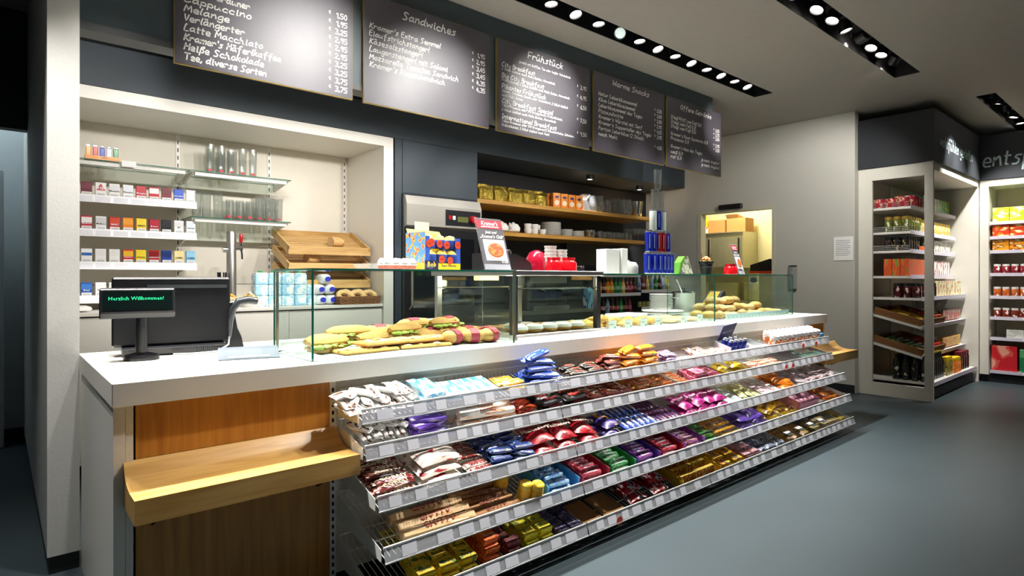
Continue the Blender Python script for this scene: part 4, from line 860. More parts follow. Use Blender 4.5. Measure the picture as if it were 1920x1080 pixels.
MB().tube([(-0.03, 0, 0.215), (-0.025, 0, 0.235), (0.025, 0, 0.235), (0.03, 0, 0.215)], 0.005, 6).build('lid_handle', CHROME, po, True)
for s_ in (-1, 1): MB().tube([(0.105*s_, -0.03, 0.15), (0.135*s_, -0.025, 0.155), (0.135*s_, 0.025, 0.155), (0.105*s_, 0.03, 0.15)], 0.005, 6).build('handle', CHROME, po, True)
MB().tube([(-0.09, -0.05, 0.20), (-0.16, -0.06, 0.29), (-0.19, -0.06, 0.32), (-0.205, -0.06, 0.315)], [0.006, 0.007, 0.007, 0.005], 8).build('ladle', CHROME, po, True)
sl = thing('bread_slicer', 'dark angled bread slicer chute behind the bread pile', 'slicer', (5.05, 2.98, 0.921), 0.1)
MB().box(-0.12, 0.14, -0.08, 0.08, 0, 0.03).build('base', STEEL, sl)
MB().prism([(-0.14, 0.05), (0.10, 0.21), (0.13, 0.19), (0.15, 0.15), (-0.06, 0.03)], 'Y', -0.07, 0.07).build('chute', mat('slicer_grey', '#34373a', 0.4), sl)
MB().prism([(-0.10, 0.082), (0.07, 0.195), (0.07, 0.2), (-0.10, 0.088)], 'Y', -0.05, 0.05).build('insert', mat('slicer_brass', '#b9953a', 0.4), sl)
MB().cyl((0.06, 0, 0.03), (0.06, 0, 0.15), 0.02).build('column', STEEL, sl, True)
# white board and clutter in the middle case
o = MB().box(0, 0.30, 0, 0.2, 0, 0.04).build('white_box', PAPER, None, bevel=0.003); o.location = (3.72, 2.95, 0.9205); tag(o, 'low white box behind the middle glass case', 'box')
kn = thing('cutting_knife', 'long steel knife lying on the deck behind the croissants', 'knife', (3.35, 2.93, 0.9225), 0.1)
MB().prism([(-0.16, -0.012), (0.05, -0.018), (0.05, 0.012), (-0.12, 0.012)], 'Z', 0, 0.003).build('blade', CHROME, kn)
MB().box(0.051, 0.16, -0.016, 0.012, 0, 0.014).build('handle', BLACK, kn, bevel=0.003)
# ================================================================ ON TOP OF THE GLASS
GT = 1.2885
# egg carton tray
et = thing('egg_tray', 'clear plastic tray for chocolate eggs on the glass top', 'tray', (1.46, 2.55, GT), 0.06)
MB().loft([[(-0.17, -0.06, 0), (0.17, -0.06, 0), (0.17, 0.06, 0), (-0.17, 0.06, 0)], [(-0.19, -0.075, 0.028), (0.19, -0.075, 0.028), (0.19, 0.075, 0.028), (-0.19, 0.075, 0.028)]]).build('tray', CLEARBOX, et)
eg = MB().lathe([(0.004, 0.0), (0.016, 0.004), (0.0215, 0.018), (0.018, 0.040), (0.009, 0.052), (0.002, 0.054)], 16, [1, 1, 0, 0, 0]).mesh('shell', [mat('egg_white', '#f5f3f0', 0.35), mat('egg_orange', '#d4502c', 0.35)], True)
et2 = ftext('kinder', 0.012, mat('ink_black', '#1a1a20'), 0.0003)
for k in range(8):
    t = thing('chocolate_egg', 'white and orange foil wrapped chocolate egg in the clear tray', 'chocolate egg', (1.40+0.047*(k % 4), 2.525+0.048*(k//4), GT+0.003), 0, 'eggs in the clear tray')
    ob('shell', eg, t); c = ob('lettering', et2, t); c.location = (-0.004, -0.0207, 0.028); c.rotation_euler = (R(86), 0, R(-8))
# toy carton with plain coloured panels
bo = thing('toy_box', 'blue and yellow surprise toy carton with orange half price dots on the glass top', 'toy box', (1.70, 2.57, GT), R(8))
BLU = mat('carton_blue', '#3f62c4', 0.4); YLW = mat('carton_yellow', '#f0cf1e', 0.4)
SIDEP = mprint('carton_picture', '#6aa4e4', '#e8b83c', '#d05a7a', 6.0, 0.4)
MB().box(-0.115, 0.125, -0.06, 0.06, 0, 0.035).build('front_lip', YLW, bo)
MB().box(-0.115, -0.112, -0.06, 0.09, 0.0355, 0.19).build('side_panel', SIDEP, bo)
MB().box(0.095, 0.125, -0.06, 0.06, 0.0355, 0.165).build('side_panel', BLU, bo)
MB().box(-0.112, -0.085, -0.0605, -0.06, 0.0355, 0.17).build('front_post', BLU, bo)
MB().box(-0.111, 0.094, 0.052, 0.06, 0.0355, 0.185).build('back_panel', YLW, bo)
MB().prism([(-0.125, 0.186), (0.10, 0.186), (0.085, 0.205), (-0.135, 0.21)], 'Y', 0.06, 0.064).build('header', mat('cream_card', '#f2ecc0', 0.5), bo)
MB().box(-0.075, 0.02, 0.065, 0.068, 0.205, 0.25).build('price_card', PAPER, bo)
MB().box(-0.118, -0.03, -0.0625, -0.0605, 0.0, 0.047).build('name_plate', mat('plate_purple', '#2c2352', 0.4), bo)
c = ob('lettering', ftext('Bob', 0.036, mat('ink_yellow', '#f4d234'), 0.0008), bo); c.location = (-0.074, -0.0632, 0.028); c.rotation_euler = (R(90), 0, 0)
c = ob('lettering', ftext('Super Surprise', 0.017, mat('ink_purple', '#2c2352'), 0.0003), bo); c.location = (0.045, -0.0605, 0.023); c.rotation_euler = (R(90), 0, 0)
DOT = mat('sale_orange', '#f04a22', 0.5); dme = MB().cyl((0, 0, 0), (0, -0.001, 0), 0.0195, n=20).mesh('sale_dot', DOT)
t50 = ftext('-50%', 0.014, mat('ink_black', '#1a1a20'))
for (x, y, z) in ((-0.09, -0.0615, 0.132), (-0.064, -0.05, 0.14), (-0.015, -0.055, 0.133), (0.035, -0.055, 0.128), (0.105, -0.0615, 0.13), (-0.005, -0.0615, 0.055), (0.052, -0.0615, 0.05)):
    q = ob('sale_dot', dme, bo); q.location = (x, y, z); c = ob('lettering', t50, q); c.location = (0, -0.0014, 0); c.rotation_euler = (R(90), 0, 0)
cap = MB().lathe([(0.034, 0), (0.036, 0.01), (0.034, 0.045), (0.022, 0.065), (0.004, 0.07)], 16, [0, 0, 1, 1]).mesh('toy_capsule', [mat('capsule_blue', '#2c4a9a', 0.3), mat('capsule_yellow', '#efe06a', 0.25)], True)
for k in range(6):
    o = ob('toy_capsule', cap, None, Matrix.Translation((1.66+0.066*(k % 3), 2.555+0.012*(k//3), GT+0.036+0.074*(k//3)))); tag(o, 'round blue and yellow toy capsule in the toy carton', 'toy capsule', 'capsules in the toy carton')
# acrylic menu stands
def menu_stand(name, loc, rz, s, label):
    t = thing(name, label, 'sign', loc, rz)
    k = 0.10*s; h = 0.29*s; th = 0.09*s
    def pl(b, x0, x1, h0, h1, dy):   # quad in the leaning plane
        f = lambda x, hh: (x, dy + th*hh/h - th*0.2, hh)
        b.add([f(x0, h0), f(x1, h0), f(x1, h1), f(x0, h1)], [(0, 1, 2, 3)])
    b = MB(); b.add([(-k, -th*0.2, 0), (k, -th*0.2, 0), (k, th*0.8, h), (-k, th*0.8, h), (-k, -th*0.2+0.004, 0), (k, -th*0.2+0.004, 0), (k, th*0.8+0.004, h), (-k, th*0.8+0.004, h)], [(0, 3, 2, 1), (4, 5, 6, 7), (0, 1, 5, 4), (1, 2, 6, 5), (2, 3, 7, 6), (3, 0, 4, 7)]); b.build('acrylic', CLEARBOX, t)
    MB().box(-k, k, -th*0.2, th*0.9, 0, 0.003).build('foot', CLEARBOX, t)
    for nm, m_, x0, x1, h0, h1, dy in (('card', mat('menu_card', '#4d4b50', 0.5), -.96, .96, .12, .98, -0.0008), ('red_band', mat('menu_red', '#b02838', 0.5), -.96, .96, .80, .965, -0.0012), ('photo_frame', PAPER, -.72, .86, .19, .59, -0.0012), ('base_strip', mat('menu_grey', '#8d8f96', 0.5), -.96, .96, .02, .12, -0.0008)):
        b = MB(); pl(b, x0*k, x1*k, h0*h, h1*h, dy); b.build(nm, m_, t)
    ang = math.atan2(th, h)
    b = MB(); b.lathe([(0.074*s, 0.0), (0.062*s, 0.003)], 20); bw = b.build('bowl_photo', CERAMIC, t); 
    bw.matrix_basis = Matrix.Translation((0.07*k, th*0.39-th*0.2-0.0025, 0.39*h)) @ Matrix.Rotation(R(90)-ang, 4, 'X') @ Matrix.Diagonal((1, 0.72, 1, 1))
    so = MB().lathe([(0.060*s, 0.0), (0.05*s, 0.0015)], 20).build('stew_photo', mprint('stew_print', '#b0482a', '#d9862e', '#7a2a18', 6, 0.5), t)
    so.matrix_basis = Matrix.Translation((0.07*k, th*0.39-th*0.2-0.0060, 0.39*h)) @ Matrix.Rotation(R(90)-ang, 4, 'X') @ Matrix.Diagonal((1, 0.72, 1, 1))
    for txt, sz, hh, xx in (("Kramer's", 0.034, .90, 0), ('GENIESSEN UND ENTSPANNEN', 0.0095, .835, 0), ('Jetzt neu!', 0.022, .73, 0), ("\u201eKramer's Chili\u201c", 0.027, .645, 0), ('€ 4,15', 0.018, .165, .6)):
        c = ob('lettering', ftext(txt, sz*s, CHALK, 0.0004, 0.2), t); c.matrix_basis = Matrix.Translation((xx*k, th*hh-th*0.2-0.003, hh*h)) @ Matrix.Rotation(R(90)-ang, 4, 'X')
    return t
menu_stand('menu_stand', (2.07, 2.52, GT+0.001), R(4), 1.0, 'leaning acrylic menu sign with a bowl of red stew on the glass top')
menu_stand('menu_stand', (4.90, 2.62, 1.2775), R(12), 0.92, 'small leaning acrylic menu sign before the kitchen doorway')
# red jars, cups and coffee things on the heated cabinet
RGL = mat('red_glass', '#c4101c', 0.08, var=0.08, spec=0.8, coat=0.6)
def jar(x, y, z, s, label):
    t = thing('candle_jar', label, 'jar', (x, y, z))
    MB().lathe([(0.045*s, 0), (0.052*s, 0.006*s), (0.053*s, 0.05*s), (0.040*s, 0.066*s), (0.042*s, 0.085*s), (0.038*s, 0.085*s), (0.035*s, 0.066*s), (0.046*s, 0.05*s), (0.044*s, 0.01*s)], 22).build('glass', RGL, t, True)
    MB().lathe([(0.0425*s, 0.04*s), (0.01*s, 0.041*s)], 16).build('wax', mat('red_wax', '#8a0c14', 0.5), t)
jar(2.59, 2.60, 1.2905, 1.0, 'low red glass jar on the steel top of the heated cabinet, nearer the menu sign')
jar(2.70, 2.58, 1.2905, 1.0, 'red glass jar on the steel cabinet top next to the paper cups')
jar(4.70, 2.60, 1.2775, 1.05, 'red glass jar on the glass top before the kitchen doorway')
dmo = MB().lathe([(0.075, 0), (0.078, 0.03), (0.07, 0.08), (0.045, 0.125), (0.012, 0.14)], 24).build('red_dome', mat('dome_red', '#a00f2c', 0.15, spec=0.7, coat=0.5), None, True); dmo.location = (2.66, 2.83, 1.2905); tag(dmo, 'tall dark red dome behind the red jars', 'dome')
cup = MB().lathe([(0.028, 0), (0.038, 0.09), (0.041, 0.092), (0.041, 0.098), (0.034, 0.098), (0.026, 0.006)], 18).mesh('paper_cup', mat('pale_cup', '#dfe9e4', 0.5), True)
for k in range(7):
    st, lv = (0, k) if k < 4 else (1, k-4)
    o = ob('paper_cup', cup, None, Matrix.Translation((2.70+0.06*st+0.06*(st > 0)*0.3, 2.74-0.02*st, 1.2905+(0.022*lv if lv else 0)))); tag(o, 'pale paper cup nested in the %s stack behind the red jars' % ['taller', 'shorter'][st], 'cup', '%s paper cup stack' % ['taller', 'shorter'][st])
bk = thing('coffee_grinder', 'black rounded coffee machine hood behind the menu sign', 'coffee machine', (2.42, 2.86, 1.2905))
MB().prism([(-0.17, 0), (0.12, 0), (0.11, 0.05), (0.06, 0.082), (-0.02, 0.105), (-0.17, 0.112)], 'Y', -0.12, 0.12).build('hood', BLACK, bk, True)
for x in (-0.06, -0.02): MB().lathe([(0.02, 0.0), (0.022, 0.02), (0.015, 0.03)], 14, 0, (x, -0.05, 0.104)).build('knob', CHROME, bk, True)
bt2 = thing('card_terminal', 'black and chrome card terminal at the end of the heated cabinet top', 'card terminal', (2.83, 2.68, 1.2905-0.0135))
MB().prism([(-0.08, 0), (0.08, 0), (0.085, 0.02), (0.03, 0.05), (-0.08, 0.045)], 'Y', -0.05, 0.05).build('case', BLACK, bt2, bevel=0.004)
MB().box(-0.075, 0.03, -0.053, -0.0505, 0.035, 0.044).build('trim', CHROME, bt2)
MB().lathe([(0.012, 0), (0.012, 0.016)], 12, 0, (0.06, -0.04, 0.037)).build('button', CHROME, bt2, True)
# napkin dispenser
nb = thing('napkin_holder', 'upright white napkin holder with open slot on the glass top', 'napkin holder', (3.17, 2.62, 1.2775), R(-6))
MB().box(-0.10, 0.022, -0.05, 0.05, 0, 0.165).build('body', PAPER, nb, bevel=0.002)
MB().box(0.045, 0.10, -0.05, 0.05, 0, 0.172).build('wing', PAPER, nb, bevel=0.002)
MB().box(0.0225, 0.0445, -0.035, 0.05, 0, 0.16).build('napkins', mat('napkin_grey', '#bdb8ae', 0.8, var=0.15, scale=60), nb)
# grey lidded pot standing further back
gp = thing('sugar_pot', 'pale grey lidded pot beside the can tower', 'pot', (3.50, 2.74, 1.2775))
MB().lathe([(0.05, 0), (0.07, 0.006), (0.072, 0.06), (0.055, 0.085), (0.012, 0.092)], 24).build('body', mat('pot_grey', '#b5b8b2', 0.35), gp, True)
MB().lathe([(0.006, 0.0925), (0.009, 0.10), (0.005, 0.11)], 12).build('knob', CHROME, gp, True)
# tower of energy drink cans and tumblers
CB = mat('can_blue', '#1b2fb0', 0.28, 0.45, var=0.1); CR = mat('can_red', '#b51a1c', 0.28, 0.45, var=0.1); CW = mat('can_white', '#d8e4de', 0.35, 0.1); AL = mat('can_alu', '#c9ccd0', 0.25, 0.9)
def can_mesh(m_): return MB().lathe([(0.020, 0.0), (0.0265, 0.008), (0.0265, 0.144), (0.0225, 0.154), (0.0225, 0.157), (0.02, 0.154), (0.004, 0.154)], 18, [1, 0, 1, 1, 1, 1]).mesh('drink_can', [m_, AL], True)
cmx = {'blue': can_mesh(CB), 'red': can_mesh(CR), 'white': can_mesh(CW)}
PSTR = mat('can_stripe', '#9fb2e4', 0.3, 0.5)
stripe = MB().box(-0.004, 0.004, -0.0274, -0.0269, 0.03, 0.13).mesh('stripe', PSTR)
leaf = MB().ell((0, -0.0268, 0.03), (0.012, 0.001, 0.006), 10, 4).mesh('leaf_print', mat('leaf_green', '#5f8f2c', 0.5))
cx, cy = 3.683, 2.60
def put_can(col, x, y, lv, lab, grp):
    o = ob('drink_can', cmx[col], None, Matrix.Translation((x, y, 1.2775+0.1575*lv))); tag(o, lab, 'can', grp)
    if col == 'white': c = ob('leaf_print', leaf, o); c.rotation_euler = (0, 0, R(20))
    else: c = ob('stripe', stripe, o); c.rotation_euler = (0, 0, R(-35))
for k in range(6): put_can('blue', cx-0.142+0.057*k, cy - 0.02*math.sin(k/5*math.pi), 0, 'slim blue energy drink can in the bottom row of the tower', 'bottom row of the can tower')
for k in range(4): put_can('blue', cx-0.085+0.057*k, cy+0.045, 0, 'slim blue energy drink can in the hidden rear of the tower bottom row', 'rear bottom row of the can tower')
for k, c_ in enumerate(['blue', 'blue', 'red', 'red', 'blue']): put_can(c_, cx-0.114+0.057*k, cy+0.012, 1, 'slim %s can in the second row of the tower' % c_ + (', %s' % ['', '', 'left', 'right', ''][k] if c_ == 'red' else (' at its %s edge' % ('right' if k == 4 else 'left'))), 'second row of the can tower')
for k, c_ in enumerate(['white', 'blue', 'white']): put_can(c_, cx-0.060+0.058*k, cy+0.012, 2, 'slim %s can in the third row of the tower' % c_ + (['', '', ', right one'][k] if k else ', left one'), 'third row of the can tower')
tall = MB().lathe([(0.022, 0), (0.024, 0.003), (0.0285, 0.148), (0.0275, 0.148), (0.022, 0.010), (0.004, 0.009)], 18).mesh('tumbler', TUMBLER, True)
for k, (x, lv) in enumerate([(cx-0.038, 3), (cx+0.036, 3), (cx-0.004, 4)]):
    o = ob('tumbler', tall, None, Matrix.Translation((x, cy+0.012, 1.2775+0.1575*3+0.1485*(lv-3)))); tag(o, 'tall clear tumbler on top of the can tower, %s' % ['lower left', 'lower right', 'topmost'][k], 'glass', 'tumblers on the can tower')
# leaning cards, flower pot
gcd = thing('leaning_card', 'green leaning card beside the can tower', 'card', (3.99, 2.62, 1.2775), R(-20))
MB().prism([(-0.05, 0), (-0.042, 0), (0.012, 0.135), (0.006, 0.138), (-0.03, 0.09)], 'Y', -0.04, 0.04).build('panel', mat('card_green', '#5fa03a', 0.45), gcd)
wcd = thing('leaning_card', 'white photo card leaning behind the green card', 'card', (4.03, 2.63, 1.2775), R(-10))
MB().prism([(0.06, 0), (0.066, 0), (0.008, 0.138), (0.0, 0.138)], 'Y', -0.045, 0.045).build('panel', mprint('photo_card', '#d8d6d0', '#a9a49a', '#6d6a64', 3, 0.4), wcd)
fp = thing('flower_pot', 'black flower pot with an orange bloom in a wire holder on the glass top', 'potted flower', (4.35, 2.62, 1.2775))
MB().lathe([(0.040, 0.0), (0.052, 0.085), (0.060, 0.09), (0.060, 0.105), (0.054, 0.105), (0.048, 0.085), (0.035, 0.08)], 20).build('pot', BLACK, fp, True)
b = MB(); rr = random.Random(9)
for k in range(16):
    a = k*2.4; r_ = 0.03*(k/16)**0.5; b.ell((r_*math.cos(a), r_*math.sin(a), 0.115+0.022*(1-k/16)), (0.014, 0.012, 0.01), 8, 5, 0, 0.2, k)
b.build('bloom', mat('orange_petals', '#ee6a2a', 0.5, var=0.15), fp, True)
b = MB()
for k in range(5): b.ell((0.045*math.cos(k*1.3+2), 0.035*math.sin(k*1.3+2), 0.107), (0.02, 0.01, 0.004), 8, 4)
b.build('leaves', mat('leaf_green', '#5f8f2c', 0.5), fp)
MB().tube([(-0.066, 0, 0), (-0.068, 0, 0.17)], 0.002, 6).tube([(0.066, 0, 0), (0.068, 0, 0.17)], 0.002, 6).tube([(0.066*math.cos(a*0.3), 0.066*math.sin(a*0.3), 0.06) for a in range(22)], 0.002, 5).build('wire_holder', BLACKM, fp)
# ================================================================ WHITE NICHE
NB = mat('niche_back', '#d8d2c4', 0.6, var=0.015)
nc = thing('wall_unit', 'white built-in wall unit framing the cigarette and glass shelves', 'wall unit', (0, 0, 0))
MB().box(0.273, 2.575, 4.53, 5.28, 2.369, 2.449).build('top_board', WHITE, nc)
MB().box(2.485, 2.575, 4.53, 5.28, 0.0, 2.368).build('side_panel', WHITE, nc)
MB().box(0.273, 2.484, 5.22, 5.235, 1.2, 2.368).build('back_panel', NB, nc)
MB().box(0.273, 2.484, 5.22, 5.235, 1.031, 1.196).build('splash_panel', NB, nc)
MB().box(0.273, 2.484, 4.54, 5.219, 1.006, 1.03).build('worktop', WHITE, nc, bevel=0.002)
for x0, x1 in ((0.28, 0.93), (0.934, 1.69), (1.694, 2.48)): MB().box(x0, x1, 4.556, 4.575, 0.08, 0.998).build('front_panel', WHITE, nc)
_um2 = MB().box(-0.013, 0.013, -0.006, 0, 1.24, 2.365).mesh('slotted_upright', WHITE)
b = MB()
for k in range(18): b.box(-0.004, 0.004, -0.0068, -0.0062, 1.27+0.06*k, 1.30+0.06*k)
_us2 = b.mesh('slots', mat('slot_dark', '#2a2436', 0.6))
for x in (0.36, 1.07, 1.765, 2.45):
    u = ob('slotted_upright', _um2, nc); u.location = (x, 5.219, 0); ob('slots', _us2, u)
# glass shelves
def gshelf(x0, x1, z, label):
    t = thing('glass_shelf', label, 'shelf', (x0, 4.88, z)); w = x1-x0
    bb = MB(); bb.box(0, w, 0, 0.33, 0, 0.006, [0, 0, 1, 1, 1, 1]); bb.build('sheet', [GLASS, GREENEDGE], t)
    for x in (0.02, w-0.02): MB().prism([(0.03, -0.002), (0.33, -0.002), (0.33, -0.055), (0.05, -0.018)], 'X', x-0.008, x+0.008).build('bracket', WHITE, t)
    MB().box(0.03, w-0.03, 0.02, 0.05, -0.03, -0.003).build('support_bar', mat('light_rail', '#dcdcd6', 0.5), t)
    return t
gshelf(0.285, 1.085, 2.045, 'clear glass shelf carrying the lighters above the cigarettes')
gshelf(1.09, 1.83, 2.045, 'upper clear glass shelf with tall glasses')
gshelf(1.09, 1.83, 1.70, 'lower clear glass shelf crowded with glasses')
o = MB().box(0, 0.085, 0, 0.002, -0.02, 0.022).build('price_tag', PAPER); o.location = (0.655, 4.872, 2.04); tag(o, 'white price tag on the lighter shelf edge', 'price tag')
# lighters in a small orange tray
lt_ = thing('lighter_tray', 'small orange display tray of lighters on the glass shelf', 'tray', (0.55, 4.93, 2.0515))
MB().box(-0.10, 0.10, -0.03, 0.03, 0, 0.028).build('tray', mprint('lighter_tray_print', '#e8922c', '#f2b45a', '#8a3a14', 4), lt_)
for k, (nm, c_) in enumerate([('orange', '#f0a01c'), ('red', '#c8201c'), ('blue', '#2333b8'), ('white', '#e8e6e8'), ('green', '#0f8a4a')]):
    t = thing('lighter', '%s pocket lighter standing in the orange tray' % nm, 'lighter', (0.472+0.039*k, 4.93, 2.080), 0, 'lighters in the orange tray')
    MB().box(-0.014, 0.014, -0.008, 0.008, 0, 0.06).build('body', mat('lighter_'+nm, c_, 0.25), t, bevel=0.003)
    MB().box(-0.012, 0.010, -0.007, 0.007, 0.0605, 0.075).build('metal_top', CHROME, t, bevel=0.002)
# cigarette shelves
CIG = [
 [('maroon', '#6a1f33', '#7a2a3e', ''), ('white with a red triangle', '#f2f0ee', '#cf2a2c', 'HB'), ('white with a red line', '#f4f4f2', '#e6e6ea', 'Memphis'), ('white with a blue name', '#f2f3f4', '#dfe6ee', 'Memphis'), ('red with a white name', '#c01c2c', '#c01c2c', 'Memphis'), ('red and white', '#c4202e', '#eeeeee', ''), ('dark wine', '#7c1c2c', '#6a1626', ''), ('bright blue', '#1f44b4', '#2f58c8', 'PALL MALL'), ('white with a red circle', '#f3f3f1', '#e8e8e8', '')],
 [('red and white diagonal', '#c41c34', '#f0f0ee', 'Marlboro'), ('pale grey', '#e6e6e4', '#d2d2d2', 'Marlboro'), ('scarlet', '#c42418', '#d04020', 'SMART'), ('orange', '#ee8a1c', '#f2a23c', ''), ('yellow', '#f0cf1c', '#f4d83c', 'SMART'), ('crimson', '#a8122a', '#b81c34', 'Boston'), ('black', '#1b1c20', '#26272c', ''), ('white with red script', '#f0eff0', '#e4dfe2', 'JPS'), ('white with blue script', '#eef2f6', '#dbe6f0', 'Gauloises')],
 [('white with a blue band', '#f3f4f5', '#2f64b4', ''), ('plain white crest', '#f4f4f3', '#ececea', ''), ('plain white', '#f3f2f0', '#ecebe8', ''), ('red and yellow', '#d0261f', '#e8b42c', 'Parisienne'), ('yellow with black script', '#f2d224', '#f6da3c', 'Parisienne'), ('red with a gold name', '#b41c1c', '#8a1418', 'CASABLANCA'), ('royal blue', '#20409c', '#16306e', ''), ('cream camel', '#efdc96', '#f2e4a8', 'CAMEL'), ('sky blue', '#7cbfe6', '#9ad0ee', 'CAMEL')],
 [('glossy blue', '#1f52a4', '#3a78c4', 'Bond'), ('white with a red top edge', '#f1f0ee', '#ecebe8', 'Rosso'), ('off-white', '#efeeea', '#e8e6e2', 'Rosso'), ('tall red roof', '#f3f2f0', '#cf1f26', 'Marlboro'), ('white roof', '#f0f0f0', '#e4e4e4', 'Marlboro'), ('short red roof', '#f3f2f0', '#cf1f26', 'Marlboro'), ('narrow red roof', '#f3f2f0', '#cf1f26', 'Marlboro'), ('white leaning', '#efefef', '#e6e6e6', ''), ('white far right', '#f1f1f1', '#e9e9e9', '')]]
PW, PH, PD = 0.062, 0.098, 0.023
GREYP = mat('grey_print', '#8a8f96', 0.8)
for r_, (row, z) in enumerate(zip(CIG, (1.792, 1.561, 1.338, 1.108))):
    t = thing('cigarette_shelf', 'white illuminated cigarette shelf, %s of four' % ['topmost', 'second', 'third', 'lowest'][r_], 'shelf', (0.285, 4.90, z), 0, 'cigarette shelves')
    MB().box(0, 0.84, 0, 0.315, 0, 0.012).build('board', WHITE, t)
    lip = MB().prism([(-0.012, -0.03), (-0.006, -0.03), (0.006, 0.022), (0.0, 0.022)], 'X', 0, 0.845).build('price_rail', mat('cig_rail', '#f4f6fb', 0.35), t)
    for k in range(8): MB().prism([(-0.0125, -0.024), (-0.012, -0.024), (-0.0035, 0.012), (-0.004, 0.012)], 'X', 0.02+0.102*k, 0.105+0.102*k).build('price_label', TAG, lip)
    for x in (0.04, 0.79): MB().prism([(0.02, -0.001), (0.315, -0.001), (0.315, -0.06)], 'X', x, x+0.012).build('bracket', WHITE, t)
    for k, (nm, c1, c2, tx) in enumerate(row):
        hh = PH*(1.06 if 'tall' in nm or 'white roof' in nm else 1.0)
        p = thing('cigarette_pack', '%s cigarette pack on the %s cigarette shelf' % (nm, ['topmost', 'second', 'third', 'lowest'][r_]), 'cigarette pack', (0.462+0.0795*k, 4.935+rnd.uniform(0, .01), z+0.0125), rnd.uniform(-.09, .09), 'cigarette packs')
        MB().box(-PW/2, PW/2, -PD/2, PD/2, 0, hh).build('box', mat('cig_'+c1, c1, 0.35), p, bevel=0.002)
        if 'roof' in nm or 'triangle' in nm:
            if 'roof' in nm: MB().prism([(-PW/2+.002, hh-.002), (PW/2-.002, hh-.002), (PW/2-.002, hh*0.62), (0, hh*0.80), (-PW/2+.002, hh*0.62)], 'Y', -PD/2-0.0008, -PD/2-0.0003).build('emblem', mat('cig2_'+c2, c2, 0.35), p)
            else: MB().prism([(-0.026, hh*0.45), (0.026, hh*0.45), (0, hh*0.93)], 'Y', -PD/2-0.0008, -PD/2-0.0003).build('emblem', mat('cig2_'+c2, c2, 0.35), p)
        elif c1 != c2: MB().box(-PW/2+.002, PW/2-.002, -PD/2-0.0008, -PD/2-0.0003, hh*0.52, hh*(0.72 if 'band' in nm else 0.9)).build('emblem', mat('cig2_'+c2, c2, 0.35), p)
        MB().box(-PW/2+.003, PW/2-.003, -PD/2-0.0012, -PD/2-0.0008, 0.006, hh*0.30).build('warning_label', PAPER, p)
        MB().box(-PW/2+.009, PW/2-.009, -PD/2-0.0016, -PD/2-0.0013, 0.012, 0.015).box(-PW/2+.009, PW/2-.009, -PD/2-0.0016, -PD/2-0.0013, 0.019, 0.022).build('warning_print', GREYP, p)
        if tx:
            dk = sum(int(c1[i:i+2], 16) for i in (1, 3, 5)) < 430
            c = ob('lettering', ftext(tx, 0.030 if tx == 'HB' else min(0.016, 0.115/len(tx)), mat('ink_white' if dk or tx == 'HB' else 'ink_black', '#e8e8f0' if dk or tx == 'HB' else '#1a1a20'), 0.0003), p); c.location = (0, -PD/2-0.0016, hh*0.6 if tx == 'HB' else hh*0.47); c.rotation_euler = (R(90), 0, 0)
# drinking glasses
def glass_mesh(r0, r1, h): return MB().lathe([(r0*0.9, 0), (r0, 0.004), (r1, h), (r1-0.0018, h), (r0-0.002, 0.014), (0.003, 0.012)], 16).mesh('drinking_glass', TUMBLER, True)
gA = glass_mesh(0.026, 0.031, 0.215); gB = glass_mesh(0.028, 0.031, 0.15); gC = glass_mesh(0.030, 0.036, 0.19)
REDP = mat('red_print', '#c02a34', 0.5); lg = MB().box(-0.013, 0.013, -0.0285, -0.028, 0.012, 0.028).mesh('red_logo', REDP)
def put_glass(me, x, y, z, lab, grp, logo=True):
    o = ob('drinking_glass', me, None, Matrix.Translation((x, y, z))); tag(o, lab, 'glass', grp)
    if logo: c = ob('red_logo', lg, o); c.rotation_euler = (0, 0, R(-15))
for k in range(8): put_glass([gA, gA, gC, gA][k % 4], 1.24+0.078*(k % 5)+0.02*(k//5), 4.96+0.11*(k//5), 2.0515, 'tall straight drinking glass on the upper glass shelf', 'glasses on the upper glass shelf')
for k in range(3): put_glass(gC, 1.14+0.075*k, 4.95+0.03*(k % 2), 1.7065, 'wide tall glass on the lower glass shelf near the cigarettes', 'wide glasses on the lower glass shelf', False)
for k in range(12): put_glass(gB if k % 6 < 3 else gC, 1.375+0.075*(k % 6), 4.95+0.10*(k//6), 1.7065, 'drinking glass with small red print on the lower glass shelf', 'glasses on the lower glass shelf')
# beer tap
bt3 = thing('beer_tap', 'steel beer tap column with a red lever on the back worktop', 'beer tap', (1.34, 4.78, 1.0305))
MB().lathe([(0.048, 0), (0.048, 0.006), (0.034, 0.012), (0.034, 0.56), (0.030, 0.568), (0.004, 0.57)], 22).build('column', STEEL, bt3, True)
MB().cyl((-0.06, 0, 0.43), (-0.03, 0, 0.43), 0.022, n=14).build('side_fitting', CHROME, bt3, True)
MB().cyl((0.03, -0.01, 0.44), (0.075, -0.03, 0.44), 0.013, n=12).tube([(0.06, -0.03, 0.44), (0.065, -0.035, 0.40), (0.066, -0.036, 0.36)], 0.008, 8).build('spout', CHROME, bt3, True)
MB().cyl((0.062, -0.03, 0.455), (0.060, -0.03, 0.49), 0.006, n=8).build('lever_stem', CHROME, bt3, True)
MB().lathe([(0.009, 0.0), (0.013, 0.01), (0.013, 0.06), (0.009, 0.066)], 12, 0, (0.06, -0.03, 0.485)).build('lever', RED, bt3, True)
